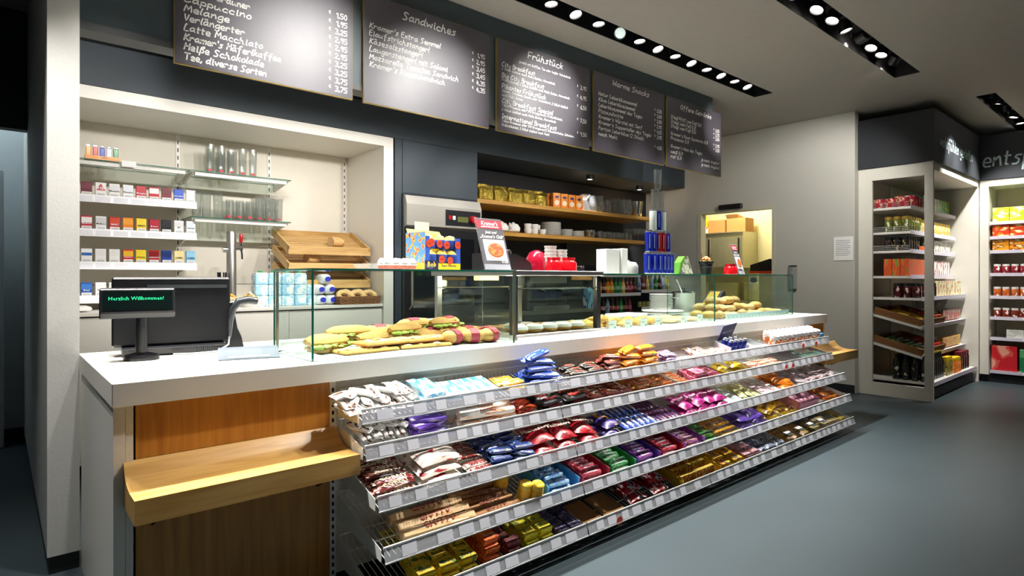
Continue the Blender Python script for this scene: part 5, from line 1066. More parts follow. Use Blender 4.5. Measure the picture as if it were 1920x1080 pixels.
# straws in a tumbler
ss = thing('straw_holder', 'clear tumbler full of black straws left of the beer tap', 'straw holder', (1.26, 4.74, 1.0305))
MB().lathe([(0.030, 0), (0.036, 0.12), (0.034, 0.12), (0.028, 0.01), (0.002, 0.008)], 16).build('tumbler', TUMBLER, ss, True)
b = MB(); rr = random.Random(3)
for k in range(20):
    a = rr.uniform(0, 6.28); r0 = rr.uniform(0, 0.018); r1 = rr.uniform(0.01, 0.04) if k else 0.09
    b.cyl((r0*math.cos(a), r0*math.sin(a), 0.012), (r1*math.cos(a), r1*math.sin(a), 0.26), 0.0035, n=5)
b.build('straws', BLACK, ss)['kind'] = 'stuff'
# jars in a dark blue carton, behind the register
jc = thing('jar_carton', 'dark blue printed carton with glass jars behind the cash register', 'carton', (1.04, 4.66, 1.0305))
MB().box(-0.20, 0.14, -0.07, 0.07, 0, 0.115).build('carton', mprint('pale_blue_carton', '#8fa0d4', '#c3cce8', '#5a6cb0', 3), jc)
MB().box(-0.202, 0.142, -0.073, -0.0705, 0.07, 0.125).build('band', mat('navy_band', '#16254e', 0.4), jc)
c = ob('lettering', ftext('GELATERIA', 0.042, CHALK, 0.0006), jc); c.location = (0.02, -0.0738, 0.098); c.rotation_euler = (R(90), 0, 0)
jm = MB().lathe([(0.030, 0), (0.032, 0.004), (0.032, 0.05), (0.024, 0.062)], 16).mesh('jar_glass', mprint('cream_jar', '#e8e4d4', '#d2c58a', None, 4, 0.15), True); jl = MB().lathe([(0.0265, 0.0625), (0.0265, 0.08), (0.02, 0.082)], 16).mesh('lid', mat('clear_lid', '#cfd6d6', 0.15), True)
for k in range(9):
    t = thing('dessert_jar', 'small glass dessert jar with pale lid standing on the blue carton', 'jar', (0.875+0.067*(k % 5)+0.033*(k//5), 4.635+0.062*(k//5), 1.146), 0, 'dessert jars in the blue carton'); ob('jar_glass', jm, t); ob('lid', jl, t)
# dishes with wrapped sweets
def dish(x, y, r, label, fm_):
    t = thing('glass_dish', label, 'dish', (x, y, 1.0305))
    MB().lathe([(r*0.8, 0), (r, 0.02), (r*1.02, 0.055), (r*0.96, 0.055), (r*0.75, 0.01)], 20).build('bowl', mat('dish_white', '#e2e0dc', 0.3), t, True)
    b = MB(); rr = random.Random(int(x*100))
    for k in range(30):
        a = k*2.4; q = r*0.8*(k/30)**0.5; b.ell((q*math.cos(a), q*math.sin(a), 0.05+0.05*(1-q/r)*rr.uniform(.6, 1.2)), (0.014, 0.011, 0.008), 6, 4, k % 2, 0.2, k)
    b.build('contents', fm_, t)['kind'] = 'stuff'
dish(1.45, 4.70, 0.075, 'round dish of pale wrapped sweets right of the beer tap', [mat('sweet_pale', '#e6dcc0', 0.4), mat('sweet_gold', '#e8b84a', 0.4)])
dish(1.30, 4.64, 0.05, 'small white cup of yellow wrapped sweets before the beer tap', [mat('sweet_gold', '#e8b84a', 0.4), mat('sweet_pale', '#e6dcc0', 0.4)])
# milk cartons stacked three high and milk bottles lying
MBLU = mprint('milk_pack_print', '#9fd2ec', '#d8eef6', '#eaf4f8', 2.6, 0.35, 0.5, 0.6); MWH = mat('milk_white', '#f2f4f4', 0.3); LABEL = mprint('milk_label', '#f4f6f6', '#e8efef', '#63c4c8', 4)
for r_ in range(3):
    for k in range(5):
        x = 1.535+0.101*k + (-0.055 if r_ == 0 and k == 0 else 0)*0
        if r_ == 2 and k == 4: continue
        t = thing('milk_pack', 'light blue milk pack in the %s layer behind the glass case' % ['bottom', 'middle', 'top'][r_], 'milk pack', (x, 4.74, 1.0305+0.0835*r_), 0, 'milk pack stack')
        MB().box(-0.0485, 0.0485, -0.05, 0.05, 0, 0.082).build('carton', MBLU, t, bevel=0.006)
        MB().box(-0.015, 0.035, -0.0515, -0.0505, 0.02, 0.062).build('label', PAPER if (k+r_) % 2 else LABEL, t)
        if r_ == 2:
            MB().box(-0.042, 0.042, -0.045, 0.045, 0.0825, 0.092).build('top', MWH, t, bevel=0.003)
            MB().cyl((0, -0.01, 0.0925), (0, -0.01, 0.105), 0.018, n=14).build('cap', mat('green_cap', '#1f9a54', 0.35), t, True)
BCAP = mat('blue_cap', '#3038c0', 0.35)
for k, (x, lv) in enumerate([(1.995, 0), (2.082, 0), (1.985, 1), (2.072, 1), (2.035, 2)]):
    t = thing('milk_bottle', 'white milk bottle lying with its blue cap forward, %s' % ['bottom left', 'bottom right', 'middle left', 'middle right', 'topmost'][k], 'milk bottle', (x, 4.72, 1.0305+0.084*lv), 0, 'lying milk bottles')
    sq = lambda r, y: [(r*math.copysign(abs(math.cos(a))**0.6, math.cos(a)), y, 0.042+r*math.copysign(abs(math.sin(a))**0.6, math.sin(a))) for a in [2*math.pi*(i+.5)/16 for i in range(16)]]
    MB().loft([sq(0.036, 0.14), sq(0.0405, 0.12), sq(0.0405, -0.03), sq(0.034, -0.062), sq(0.021, -0.078)]).build('body', MWH, t, True)
    MB().cyl((0, -0.0785, 0.042), (0, -0.098, 0.042), 0.0205, n=18).build('cap', BCAP, t, True)
# wicker basket with bread rings
bs = thing('bread_basket', 'brown wicker basket on the back worktop under the bread trays', 'basket', (2.28, 4.66, 1.0305))
WK = mat('wicker', '#8a5c30', 0.7, var=0.2, scale=40)
b = MB()
for z in range(6):
    h = 0.008+0.011*z; ww = 0.175+0.0018*z; dd = 0.10+0.0018*z
    pts = []
    for (xa, ya), (xb, yb_) in zip([(-ww, -dd), (ww, -dd), (ww, dd), (-ww, dd)], [(ww, -dd), (ww, dd), (-ww, dd), (-ww, -dd)]):
        for q in range(12): pts.append((xa+(xb-xa)*q/12, ya+(yb_-ya)*q/12 + 0.003*(-1)**(q+z), h))
    b.tube(pts+[pts[0]], 0.0055, 5)
b.build('weave', WK, bs, True)
MB().box(-0.17, 0.17, -0.095, 0.095, 0, 0.004).build('bottom', WK, bs)
b = MB()
for k in range(9): b.cyl((-0.17+0.0425*k, -0.102, 0), (-0.175+0.044*k, -0.106, 0.072), 0.004, n=5)
b.build('stakes', WK, bs)
def ring_mesh(seed):
    rr = random.Random(seed); rings = []
    for i in range(18):
        a = 2*math.pi*i/18; r_ = 0.022*(1+0.15*math.sin(i*2.1))
        rings.append([(math.cos(a)*(0.052+r_*math.cos(p)), math.sin(a)*(0.040+r_*math.cos(p)), 0.022+r_*0.95*math.sin(p)) for p in [2*math.pi*j/8 for j in range(8)]])
    rings.append(rings[0]); return MB().loft(rings, 0, False).mesh('bread_ring', CRUSTP, True)
rgm = [ring_mesh(1), ring_mesh(5)]
for k, (x, y, z, a) in enumerate([(-0.11, -0.03, 0.055, 0.9), (0.0, -0.04, 0.055, 0.85), (0.11, -0.035, 0.055, 0.9), (-0.06, 0.045, 0.06, 0.7), (0.06, 0.045, 0.06, 0.7)]):
    o = ob('bread_ring', rgm[k % 2], None, Matrix.Translation((2.28+x, 4.66+y, 1.0305+z)) @ Matrix.Rotation(a, 4, 'X')); tag(o, 'pale twisted bread ring leaning in the wicker basket', 'bread', 'bread rings in the basket')
# sloped wooden bread trays
def bread_tray(zf, label):
    t = thing('bread_tray', label, 'bread tray', (1.748, 4.72, zf)); w = 0.71
    A = math.atan2(0.17, 0.38); Rm = Matrix.Rotation(A, 4, 'X')
    def pt(nm, x0, x1, y0, y1, z0, z1, m_=BEECH): return MB().box(x0, x1, y0, y1, z0, z1).tf(Rm).build(nm, m_, t)
    MB().box(0, w, 0, 0.014, 0, 0.068).build('front_board', BEECH, t)
    pt('side_board', 0, 0.014, 0.016, 0.42, -0.005, 0.06); pt('side_board', w-0.014, w, 0.016, 0.42, -0.005, 0.06)
    pt('back_board', 0.015, w-0.015, 0.408, 0.42, 0.0, 0.05)
    for k in range(13): pt('slat', 0.0145, w-0.0145, 0.03+0.029*k, 0.047+0.029*k, 0.012, 0.021)
    return t
bread_tray(1.440, 'upper sloped wooden bread tray with slats in the white wall unit')
bread_tray(1.303, 'middle sloped wooden bread tray just above the glass case edge')
bread_tray(1.166, 'lowest sloped wooden bread tray behind the milk bottles')
def cut_loaf(x, y, z, label, tilt):
    t = thing('bread_loaf', label, 'bread', (x, y, z), 0.3); 
    rings = [[(tx, 0.052*f*math.cos(p), 0.04+0.045*f*math.sin(p)) for p in [2*math.pi*j/14 for j in range(14)]] for tx, f in ((-0.055, 1.0), (-0.02, 1.02), (0.02, 0.95), (0.055, 0.7), (0.07, 0.35))]
    MB().loft(rings, 0, True).build('crust', SEED, t, True)
    MB().loft([[(-0.0555, 0.049*math.cos(p), 0.04+0.042*math.sin(p)) for p in [2*math.pi*j/14 for j in range(14)]], [(-0.0565, 0.048*math.cos(p), 0.04+0.041*math.sin(p)) for p in [2*math.pi*j/14 for j in range(14)]]]).build('cut_face', mat('bread_crumb', '#cba878', 0.9, var=0.12, scale=60), t)
    t.rotation_euler = (tilt, 0, 0.15)
cut_loaf(2.19, 4.83, 1.515, 'half loaf of dark crusted bread on the upper bread tray', R(20))
cut_loaf(1.98, 4.83, 1.378, 'half loaf of bread on the middle bread tray', R(20))
o = MB().ell((0, 0, 0.02), (0.08, 0.06, 0.02), 12, 6, 0, 0.2, 3).build('paper_napkin', PAPER); o.location = (0.40, 4.70, 1.0305); tag(o, 'crumpled white napkin on the back worktop left of the register', 'napkin')
# ================================================================ OVEN AND DARK RECESS
ov = thing('steam_oven', 'stainless steel oven with control panel and red knob in the dark column', 'oven', (2.66, 4.46, 0.63))
MB().box(0, 0.81, 0.04, 0.56, 0, 1.34).build('body', STEEL, ov)
MB().prism([(-0.01, 1.075), (0.038, 1.06), (0.038, 1.335), (0.015, 1.335), (-0.012, 1.26)], 'X', 0, 0.81).build('hood', mat('oven_steel', '#b9b5ac', 0.38, 0.45, var=0.05, scale=30, stretch=(40, 1, 1)), ov)
pn = MB().box(0.40, 0.795, -0.0165, -0.013, 1.095, 1.235).build('control_panel', BLACK, ov, bevel=0.003)
MB().cyl((0.70, -0.017, 1.16), (0.70, -0.05, 1.16), 0.038, 0.034, 20).build('knob', RED, pn, True)
MB().box(0.43, 0.46, -0.021, -0.017, 1.15, 1.185).build('switch', RED, pn); MB().box(0.475, 0.505, -0.021, -0.017, 1.148, 1.183).build('switch', PAPER, pn)
MB().box(0.53, 0.65, -0.019, -0.017, 1.13, 1.18).build('screen', mat('lcd_olive', '#5a6038', 0.3, emit='#6a6a30', es=0.15), pn)
dr = MB().box(0.01, 0.80, 0.012, 0.036, 0.10, 1.05).build('door', BLACK, ov, bevel=0.004)
MB().box(0.07, 0.74, 0.007, 0.011, 0.20, 0.98).build('window', mat('oven_glass', '#14161a', 0.06, spec=0.8), dr)
MB().tube([(0.045, 0.01, 0.35), (0.045, -0.03, 0.38), (0.045, -0.03, 0.92), (0.045, 0.01, 0.95)], 0.010, 8).build('door_handle', STEEL, dr, True)
ovf = thing('pastry_piece', '', 'pastry', (0, 0, 0)); bpy.data.objects.remove(ovf)
# wooden recess shelves
for nm, z in (('upper', 2.03), ('lower', 1.72)):
    t = thing('wooden_shelf', '%s oak shelf in the dark recess' % nm, 'shelf', (3.487, 4.64, z-0.042))
    MB().box(0, 2.97, 0, 0.515, 0, 0.042).build('board', mwood('shelf_oak', '#a8782f', '#c79645', 0.45, 2.5, (1, 14, 14)), t, bevel=0.002)
Z1, Z2 = 2.0305, 1.7205
GOLD = mat('gold_foil', '#d6b250', 0.16, 0.95, var=0.35, scale=14, bump=1.0, coords='Generated')
def foil(seed):
    rr = random.Random(seed); rings = []
    for z, w, d in ((0, .044, .03), (0.01, .046, .032), (0.06, .047, .033), (0.115, .045, .028), (0.145, .046, .010), (0.165, .046, .003)):
        rings.append([(w*math.copysign(abs(math.cos(a))**.5, math.cos(a))+rr.uniform(-.007, .007), d*math.copysign(abs(math.sin(a))**.5, math.sin(a))+rr.uniform(-.008, .008), z+(rr.uniform(-.004, .004) if z > .1 else 0)) for a in [2*math.pi*(i+.5)/14 for i in range(14)]])
    return MB().loft(rings).mesh('coffee_bag', GOLD, False)
fm4 = [foil(k) for k in range(4)]
for k in range(10):
    o = ob('coffee_bag', fm4[k % 4], None, Matrix.Translation((3.70+0.098*k, 4.735+0.02*(k % 2), Z1)) @ Matrix.Rotation(rnd.uniform(-.2, .2), 4, 'Z')); tag(o, 'crumpled gold foil coffee bag on the upper recess shelf', 'coffee bag', 'gold coffee bags')
OP = mprint('orange_pack_print', '#e8841a', '#f2a63a', '#d05a10', 2.2, 0.4)
for k in range(8):
    x = 4.72+0.122*(k % 4); y = 4.71 if k < 4 else 4.80
    t = thing('cocoa_pack', 'orange drink powder pack on the upper recess shelf, %s row' % ['front', 'rear'][k//4], 'pack', (x, y, Z1), R(-12), 'orange packs on the recess shelf')
    MB().box(-0.048, 0.048, -0.03, 0.03, 0, 0.165).build('box', OP, t, bevel=0.003)
    MB().lathe([(0.026, 0), (0.026, 0.0008)], 14).tf(Matrix.Translation((0, -0.0305, 0.12)) @ Matrix.Rotation(R(90), 4, 'X') @ Matrix.Diagonal((1, .55, 1, 1))).build('name_oval', mat('oval_navy', '#1f2a6a', 0.4), t)
    MB().lathe([(0.030, 0), (0.022, 0.0008)], 14).tf(Matrix.Translation((0, -0.0305, 0.055)) @ Matrix.Rotation(R(90), 4, 'X')).build('cup_print', mat('cup_cream', '#f2e2c4', 0.4), t)
def decanter(r0, r1, r2, h): return MB().lathe([(r0, 0), (r0*1.05, 0.01), (r1, h*0.30), (r2, h*0.72), (r0*0.95, h), (r0*0.91, h), (r2-0.003, h*0.72), (r1-0.003, h*0.30), (r0*0.8, 0.012)], 18).mesh('glass_jug', TUMBLER, True)
dk_ = [decanter(0.075, 0.055, 0.03, 0.20), decanter(0.045, 0.068, 0.05, 0.20), decanter(0.04, 0.06, 0.045, 0.21), decanter(0.05, 0.055, 0.05, 0.17)]
for k in range(8):
    o = ob('glass_jug', dk_[k % 4], None, Matrix.Translation((5.26+0.135*(k % 7), 4.76+0.14*(k//7), Z1))); tag(o, 'clear glass jug on the upper recess shelf beside the orange packs', 'jug', 'glass jugs on the recess shelf')
bu = thing('ice_bucket', 'steel ice bucket with side knobs on the upper recess shelf', 'bucket', (6.22, 4.76, Z1))
MB().lathe([(0.075, 0), (0.08, 0.005), (0.10, 0.19), (0.104, 0.195), (0.098, 0.195), (0.078, 0.01), (0.01, 0.008)], 24).build('body', CHROME, bu, True)
for s_ in (-1, 1): MB().cyl((0.097*s_, 0, 0.15), (0.135*s_, 0, 0.15), 0.012, n=10).build('knob', CHROME, bu, True)
# crockery on the lower recess shelf
for k in range(2):
    t = thing('teapot', 'round white teapot at the near end of the lower recess shelf, %s' % ['front', 'rear'][k], 'teapot', (3.98+0.16*k, 4.76, Z2), R(30))
    MB().lathe([(0.04, 0), (0.07, 0.02), (0.075, 0.055), (0.05, 0.095), (0.02, 0.105), (0.01, 0.118), (0.002, 0.12)], 22).build('body', CERAMIC, t, True)
    MB().tube([(0.06, 0, 0.03), (0.11, 0, 0.05), (0.115, 0, 0.08), (0.05, 0, 0.095)], 0.008, 7).build('handle', CERAMIC, t, True)
    MB().tube([(-0.06, 0, 0.05), (-0.10, 0, 0.075), (-0.115, 0, 0.10)], [0.014, 0.011, 0.008], 8).build('spout', CERAMIC, t, True)
cpm = MB().lathe([(0.026, 0), (0.036, 0.02), (0.042, 0.06), (0.039, 0.06), (0.03, 0.012), (0.002, 0.01)], 18).mesh('bowl', CERAMIC, True); chm = MB().tube([(0.038, 0, 0.048), (0.062, 0, 0.042), (0.058, 0, 0.018), (0.034, 0, 0.016)], 0.005, 6).mesh('handle', CERAMIC, True)
for k, (x, y, z) in enumerate([(4.32, 4.73, 0), (4.32, 4.73, .05), (4.42, 4.73, 0), (4.42, 4.73, .05), (4.53, 4.72, 0), (4.52, 4.80, 0), (4.52, 4.80, .05)]):
    t = thing('coffee_cup', 'white coffee cup beside the plate stacks on the lower recess shelf', 'cup', (x, y, Z2+z), R(20*k), 'cups on the recess shelf'); ob('bowl', cpm, t); ob('handle', chm, t)
def plates(x, y, r, n, step, nm):
    me = MB().lathe([(r*0.6, 0), (r*0.62, 0.002), (r, 0.010), (r*0.98, 0.012), (r*0.6, 0.005), (0.01, 0.004)], 24).mesh('saucer', CERAMIC, True)
    for k in range(n):
        o = ob('plate', me, None, Matrix.Translation((x, y, Z2+step*k))); tag(o, 'white plate in the %s stack on the lower recess shelf' % nm, 'plate', '%s plate stack in the recess' % nm)
plates(4.72, 4.78, 0.115, 15, 0.0098, 'tall wide'); plates(4.95, 4.76, 0.075, 9, 0.0088, 'middle'); plates(5.14, 4.76, 0.078, 8, 0.0088, 'small right')
mb_ = MB().lathe([(0.04, 0), (0.07, 0.012), (0.075, 0.026), (0.07, 0.026), (0.038, 0.006), (0.002, 0.005)], 20).mesh('metal_bowl', CHROME, True)
for k in range(5): o = ob('metal_bowl', mb_, None, Matrix.Translation((5.33, 4.76, Z2+0.017*k))); tag(o, 'steel bowl in the nested stack on the lower recess shelf', 'bowl', 'steel bowls in the recess')
tb = [glass_mesh(0.030, 0.035, 0.09), glass_mesh(0.026, 0.030, 0.085)]
for k in range(16): o = ob('drinking_glass', tb[k % 2], None, Matrix.Translation((5.48+0.082*(k % 8), 4.72+0.10*(k//8), Z2))); tag(o, 'low tumbler on the lower recess shelf right of the steel bowls', 'glass', 'tumblers in the recess')
wg_ = MB().lathe([(0.032, 0), (0.032, 0.002), (0.004, 0.008), (0.004, 0.075), (0.022, 0.09), (0.034, 0.125), (0.030, 0.16), (0.0285, 0.16), (0.032, 0.125), (0.02, 0.092), (0.002, 0.085)], 16).mesh('wine_glass', TUMBLER, True)
for k in range(8): o = ob('wine_glass', wg_, None, Matrix.Translation((6.16+0.08*(k % 4), 4.73+0.11*(k//4), Z2))); tag(o, 'stemmed wine glass at the far end of the lower recess shelf', 'glass', 'wine glasses in the recess')
# back counter and open drinks cooler below the shelves
bc = thing('back_counter', 'dark back counter with open drinks cooler under the recess shelves', 'counter', (0, 0, 0))
MB().box(3.49, 5.30, 4.60, 5.155, 0.0, 0.86).build('body', DARKER, bc)
MB().box(3.49, 5.30, 4.58, 5.155, 0.861, 0.90).build('worktop', STEEL, bc)
MB().box(5.31, 6.985, 5.10, 5.155, 0.0, 1.68).build('cooler_back', mat('cooler_dark', '#2a2c2f', 0.5), bc)
MB().box(5.31, 5.34, 4.62, 5.099, 0.0, 1.40).build('cooler_side', mat('cooler_dark', '#2a2c2f', 0.5), bc)
SHL = mat('cooler_lip', '#cdc6cc', 0.5)
LV = [(5.36, 6.15, 1.29), (5.36, 6.15, 1.058), (5.36, 6.15, 0.815), (6.17, 6.98, 1.09), (6.17, 6.98, 0.875)]
for k, (x0, x1, z) in enumerate(LV):
    t = thing('cooler_shelf', 'black cooler shelf with pale price lip, %s' % ['top left', 'middle left', 'low left', 'upper right', 'lower right'][k], 'shelf', (x0, 4.62, z), 0, 'cooler shelves')
    MB().box(0, x1-x0, 0.006, 0.475, -0.012, 0).build('board', BLACKM, t); MB().box(0, x1-x0, 0, 0.005, -0.03, 0.008).build('price_lip', SHL, t)
def pet(col, capc, key):
    t = MB().lathe([(0.026, 0), (0.030, 0.006), (0.030, 0.10), (0.024, 0.13), (0.012, 0.16), (0.012, 0.172)], 14).mesh('body', mat('drink_'+key, col, 0.15, spec=0.7), True)
    c_ = MB().lathe([(0.0135, 0.1725), (0.0135, 0.19), (0.011, 0.191)], 12).mesh('cap', mat('cap_'+key, capc, 0.35), True); l_ = MB().lathe([(0.0304, 0.045), (0.0304, 0.09)], 14, 0, (0, 0, 0), False).mesh('label', mprint('lab_'+key, capc, '#e8e0d8', col, 3), True)
    return t, c_, l_
KINDS = {'orange': pet('#e07a14', '#f0c81c', 'orange'), 'lemon': pet('#d8b84a', '#e8e0c0', 'lemon'), 'green': pet('#1f7a44', '#2a9a54', 'green'), 'berry': pet('#7c1c34', '#b83a5a', 'berry'), 'cola': pet('#241614', '#b81c1c', 'cola'), 'water': pet('#9fb8c4', '#2a5ab4', 'water')}
def drink(kind, x, y, z, lab):
    t = thing('drink_bottle', lab, 'bottle', (x, y, z), 0, 'bottles in the cooler')
    for me, nm in zip(KINDS[kind], ('body', 'cap', 'label')): ob(nm, me, t)
for k, kd in enumerate(['orange', 'cola', 'orange', 'orange', 'green', 'green', 'lemon', 'berry', 'berry', 'cola']): drink(kd, 5.45+0.074*k, 4.70, 1.0585, '%s soft drink bottle on the middle left cooler shelf' % kd)
for k, kd in enumerate(['lemon', 'cola', 'water', 'cola', 'cola', 'green', 'cola', 'berry']): drink(kd, 5.45+0.085*k, 4.72, 0.8155, '%s bottle on the low left cooler shelf' % kd)
for k, kd in enumerate(['water', 'berry', 'lemon', 'water', 'green', 'cola', 'water', 'lemon']): drink(kd, 6.24+0.09*k, 4.72, 1.0905, '%s bottle on the upper right cooler shelf' % kd)
jsm = MB().lathe([(0.024, 0), (0.028, 0.004), (0.028, 0.06), (0.022, 0.068)], 12).mesh('glass', mprint('small_jar', '#a89a4a', '#4a5a34', '#c8bc84', 3), True); jsl = MB().lathe([(0.025, 0.0685), (0.025, 0.082), (0.02, 0.084)], 12).mesh('lid', BLACK, True)
for k in range(9):
    t = thing('spread_jar', 'small condiment jar on the lower right cooler shelf', 'jar', (6.23+0.082*k, 4.70, 0.8755), 0, 'jars in the cooler'); ob('glass', jsm, t); ob('lid', jsl, t)
jc2 = thing('juice_carton', 'blue and white juice carton behind the heated cabinet post', 'carton', (5.21, 4.66, 0.9005))
MB().box(-0.045, 0.045, -0.045, 0.045, 0, 0.20).prism([(-0.045, 0.2), (0.045, 0.2), (0, 0.24)], 'X', -0.045, 0.045).build('box', mprint('juice_print', '#8fcbe4', '#2c50b4', '#e8f2f4', 1.6), jc2)
cmg = thing('coffee_machine', 'black espresso machine on the back counter below the shelves', 'coffee machine', (4.55, 4.85, 0.9005))
MB().box(-0.30, 0.30, -0.2, 0.2, 0, 0.38).build('body', BLACK, cmg, bevel=0.01); MB().box(-0.28, 0.28, -0.21, -0.2005, 0.29, 0.36).build('panel', STEEL, cmg); MB().box(-0.27, 0.27, -0.26, -0.2005, 0.0, 0.05).build('drip_tray', CHROME, cmg)
for x in (-0.14, 0.14): MB().cyl((x, -0.2, 0.22), (x, -0.30, 0.20), 0.016, n=10).build('portafilter', BLACK, cmg, True)
# ================================================================ KITCHEN
kc = thing('steel_cabinet', 'stainless wall cabinet with sliding doors in the kitchen', 'cabinet', (8.40, 4.45, 1.40))
MB().box(0, 0.459, 0, 1.55, 0, 0.53).build('body', mat('kitchen_steel', '#c2bfa6', 0.35, 0.7, var=0.06), kc)
for k in range(3): MB().box(-0.012-0.006*(k % 2), -0.002-0.006*(k % 2), 0.03+0.50*k, 0.53+0.50*k, 0.02, 0.46).build('door', mat('kitchen_steel', '#c2bfa6'), kc)
for y in (0.05, 0.54): MB().box(-0.024, -0.0185, y, y+0.02, 0.03, 0.45).build('door_edge', BLACK, kc)
MB().box(-0.03, 0.45, 0, 1.55, 0.5305, 0.545).build('top', mat('kitchen_steel', '#c2bfa6'), kc)
kb = thing('carton_box', 'closed brown cardboard box on the steel kitchen cabinet', 'box', (8.60, 4.93, 1.9455))
MB().box(-0.12, 0.12, -0.14, 0.14, 0, 0.20).build('box', CARD, kb)
kb2 = thing('carton_box', 'open brown cardboard box with raised flap on the steel kitchen cabinet', 'box', (8.60, 4.60, 1.9455))
MB().box(-0.13, 0.13, -0.15, 0.15, 0, 0.21).build('box', CARD, kb2)
MB().prism([(-0.13, 0.2105), (0.13, 0.2105), (0.13, 0.214), (-0.16, 0.27), (-0.17, 0.268)], 'Y', -0.04, 0.15).build('flap', CARD, kb2)
for k, (y, c_, z_) in enumerate([(5.12, '#e8c81c', 0.26), (5.20, '#7fb42c', 0.22), (5.09, '#e8e4d8', 0.12)]):
    o = MB().loft([[(w*a, w*0.7*b_, z) for a, b_ in ((-1, -1), (1, -1), (1, 1), (-1, 1))] for z, w in ((0, 0.05), (z_*0.75, 0.052), (z_*0.92, 0.03), (z_, 0.026))]).build('food_bag', mprint('bag_%d' % k, c_, '#c8321c', c_, 2.0, 0.5, 0.56, 0.75)); o.location = (8.50-0.02*k*(k == 2)*2.5, y, 1.9455); tag(o, '%s food packet at the end of the steel kitchen cabinet' % ['yellow and red', 'green and red', 'small white'][k], 'packet')
ks = thing('kitchen_table', 'pale kitchen work table below the steel cabinet', 'table', (8.75, 5.0, 0))
MB().box(-0.35, 0.105, -0.9, 1.5, 0.86, 0.90).build('top', mat('kitchen_steel', '#c2bfa6'), ks)
for x in (-0.3, 0.07):
    for y in (-0.85, 1.45): MB().cb(x, y, 0.43, 0.05, 0.05, 0.86).build('leg', STEEL, ks)
for y in (4.4, 4.9, 5.4): o = MB().box(0, 0.1, -0.2, 0.2, 0, 0.28).build('storage_bin', mat('bin_cream', '#d8d0a4', 0.5), None, bevel=0.01); o.location = (8.7, y, 0.9005); tag(o, 'cream storage bin on the kitchen table, %s' % {4.4: 'nearest the wall edge', 4.9: 'middle', 5.4: 'farthest'}[y], 'bin')
sl2 = thing('kitchen_slicer', 'black and red slicing machine with white body inside the kitchen doorway', 'slicer', (7.75, 3.68, 0))
MB().box(-0.12, 0.22, -0.12, 0.14, 0.0, 1.31).build('stand', mat('white_enamel', '#efeccf', 0.35), sl2, bevel=0.006)
MB().prism([(-0.18, 1.34), (0.25, 1.34), (0.25, 1.42), (0.05, 1.48), (-0.02, 1.50), (-0.15, 1.39)], 'X', -0.14, 0.24).build('hood', BLACK, sl2)
MB().box(-0.15, 0.25, -0.2, 0.26, 1.3105, 1.339).build('rim', mat('rim_red', '#d8401c', 0.4), sl2)
MB().cyl((-0.16, 0.2, 1.22), (-0.12, 0.2, 1.22), 0.035, n=14).build('dial', BLACK, sl2, True)
# ================================================================ GROCERY UNITS ON THE RIGHT
GW = mat('grocery_white', '#d9d6ca', 0.5, var=0.015)
gu = thing('grocery_cabinet', 'white framed grocery cabinet with window opening in its end panel', 'cabinet', (0, 0, 0))
b = grid_plate([1.75, 2.434], [0.0, 2.424], [(1.825, 2.30, 0.135, 2.29)], 7.10, 7.135, 'X'); b.build('end_frame', GW, gu)
MB().box(7.136, 9.0, 1.755, 2.43, 2.345, 2.424).build('top_board', GW, gu)
MB().box(7.136, 9.0, 2.415, 2.43, 0.0, 2.344).build('back_panel', mat('grocery_back', '#c9bfae', 0.6, var=0.02), gu)
MB().box(8.96, 8.995, 1.75, 2.414, 0.0, 2.344).build('far_panel', GW, gu)
MB().box(7.136, 8.959, 1.80, 2.414, 0.0, 0.10).build('plinth', BASE_M, gu)
for x in (7.165, 8.05, 8.935): MB().box(x-0.012, x+0.012, 2.40, 2.414, 0.11, 2.34).build('slotted_upright', WHITE, gu)
gf = thing('grocery_fascia', 'dark fascia above the grocery cabinet with white handwritten words', 'fascia', (0, 0, 0))
MB().box(7.08, 9.0, 1.735, 2.43, 2.4255, 2.95).build('panel', DARKER, gf)
b = MB(); stroke_text(b, 'wohlfühlen genießen', 7.28, 2.60, 0.115, 0.013, 0, 8.62); o = b.build('lettering', mat('sign_pale', '#b9cfd0', 0.7), gf); o.location = (0, 1.7335, 0)
GS = [(1.97, 2.0), (1.97, 1.74), (1.97, 1.54), (1.97, 1.27), (1.87, 1.04), (1.87, 0.74), (1.87, 0.435), (1.76, 0.175)]
for k, (y, z) in enumerate(GS):
    slope = k in (5, 6)
    t = thing('grocery_shelf', 'grocery cabinet shelf with pale price lip, level %s from the top' % ['one', 'two', 'three', 'four', 'five', 'six', 'seven', 'eight'][k], 'shelf', (7.20, y, z), 0, 'shelves of the grocery cabinet')
    if slope: t.rotation_euler = (0.26, 0, 0)
    MB().box(0, 1.74, 0.006, (2.40-y)*(0.96 if slope else 1), -0.025, 0).build('board', WHITE, t)
    MB().box(0, 1.74, 0, 0.005, -0.03, 0.012).build('price_lip', mat('lip_lilac', '#cfcbd8', 0.45), t)
    if k < 3:
        b = MB()
        for q in range(3): b.tube([(0.01, 0.02, 0.015+0.018*q), (0.01, 2.38-y, 0.015+0.018*q)], 0.002, 4)
        b.build('side_guard', WIRE, t)
def lidjar(r, h, body, lid, key):
    return (MB().lathe([(r*0.9, 0), (r, 0.005), (r, h*0.72), (r*0.85, h*0.8)], 14).mesh('jar_body', body, True), MB().lathe([(r*0.92, h*0.805), (r*0.92, h), (r*0.8, h+0.002)], 14).mesh('lid', lid, True))
GOLDL = mat('gold_lid', '#c8a64c', 0.3, 0.6)
def row(k, x0, x1, y, kind, label, group, step=None, rows=1):
    z = GS[k][1]+0.0005+(0.022 if k in (5, 6) else 0); x = x0
    while x <= x1:
        for q in range(rows):
            t = thing(kind['n'], label, kind['c'], (x, y+kind['d']*q, z), 0, group)
            for me, nm in kind['parts']: ob(nm, me, t)
        x += kind['w']
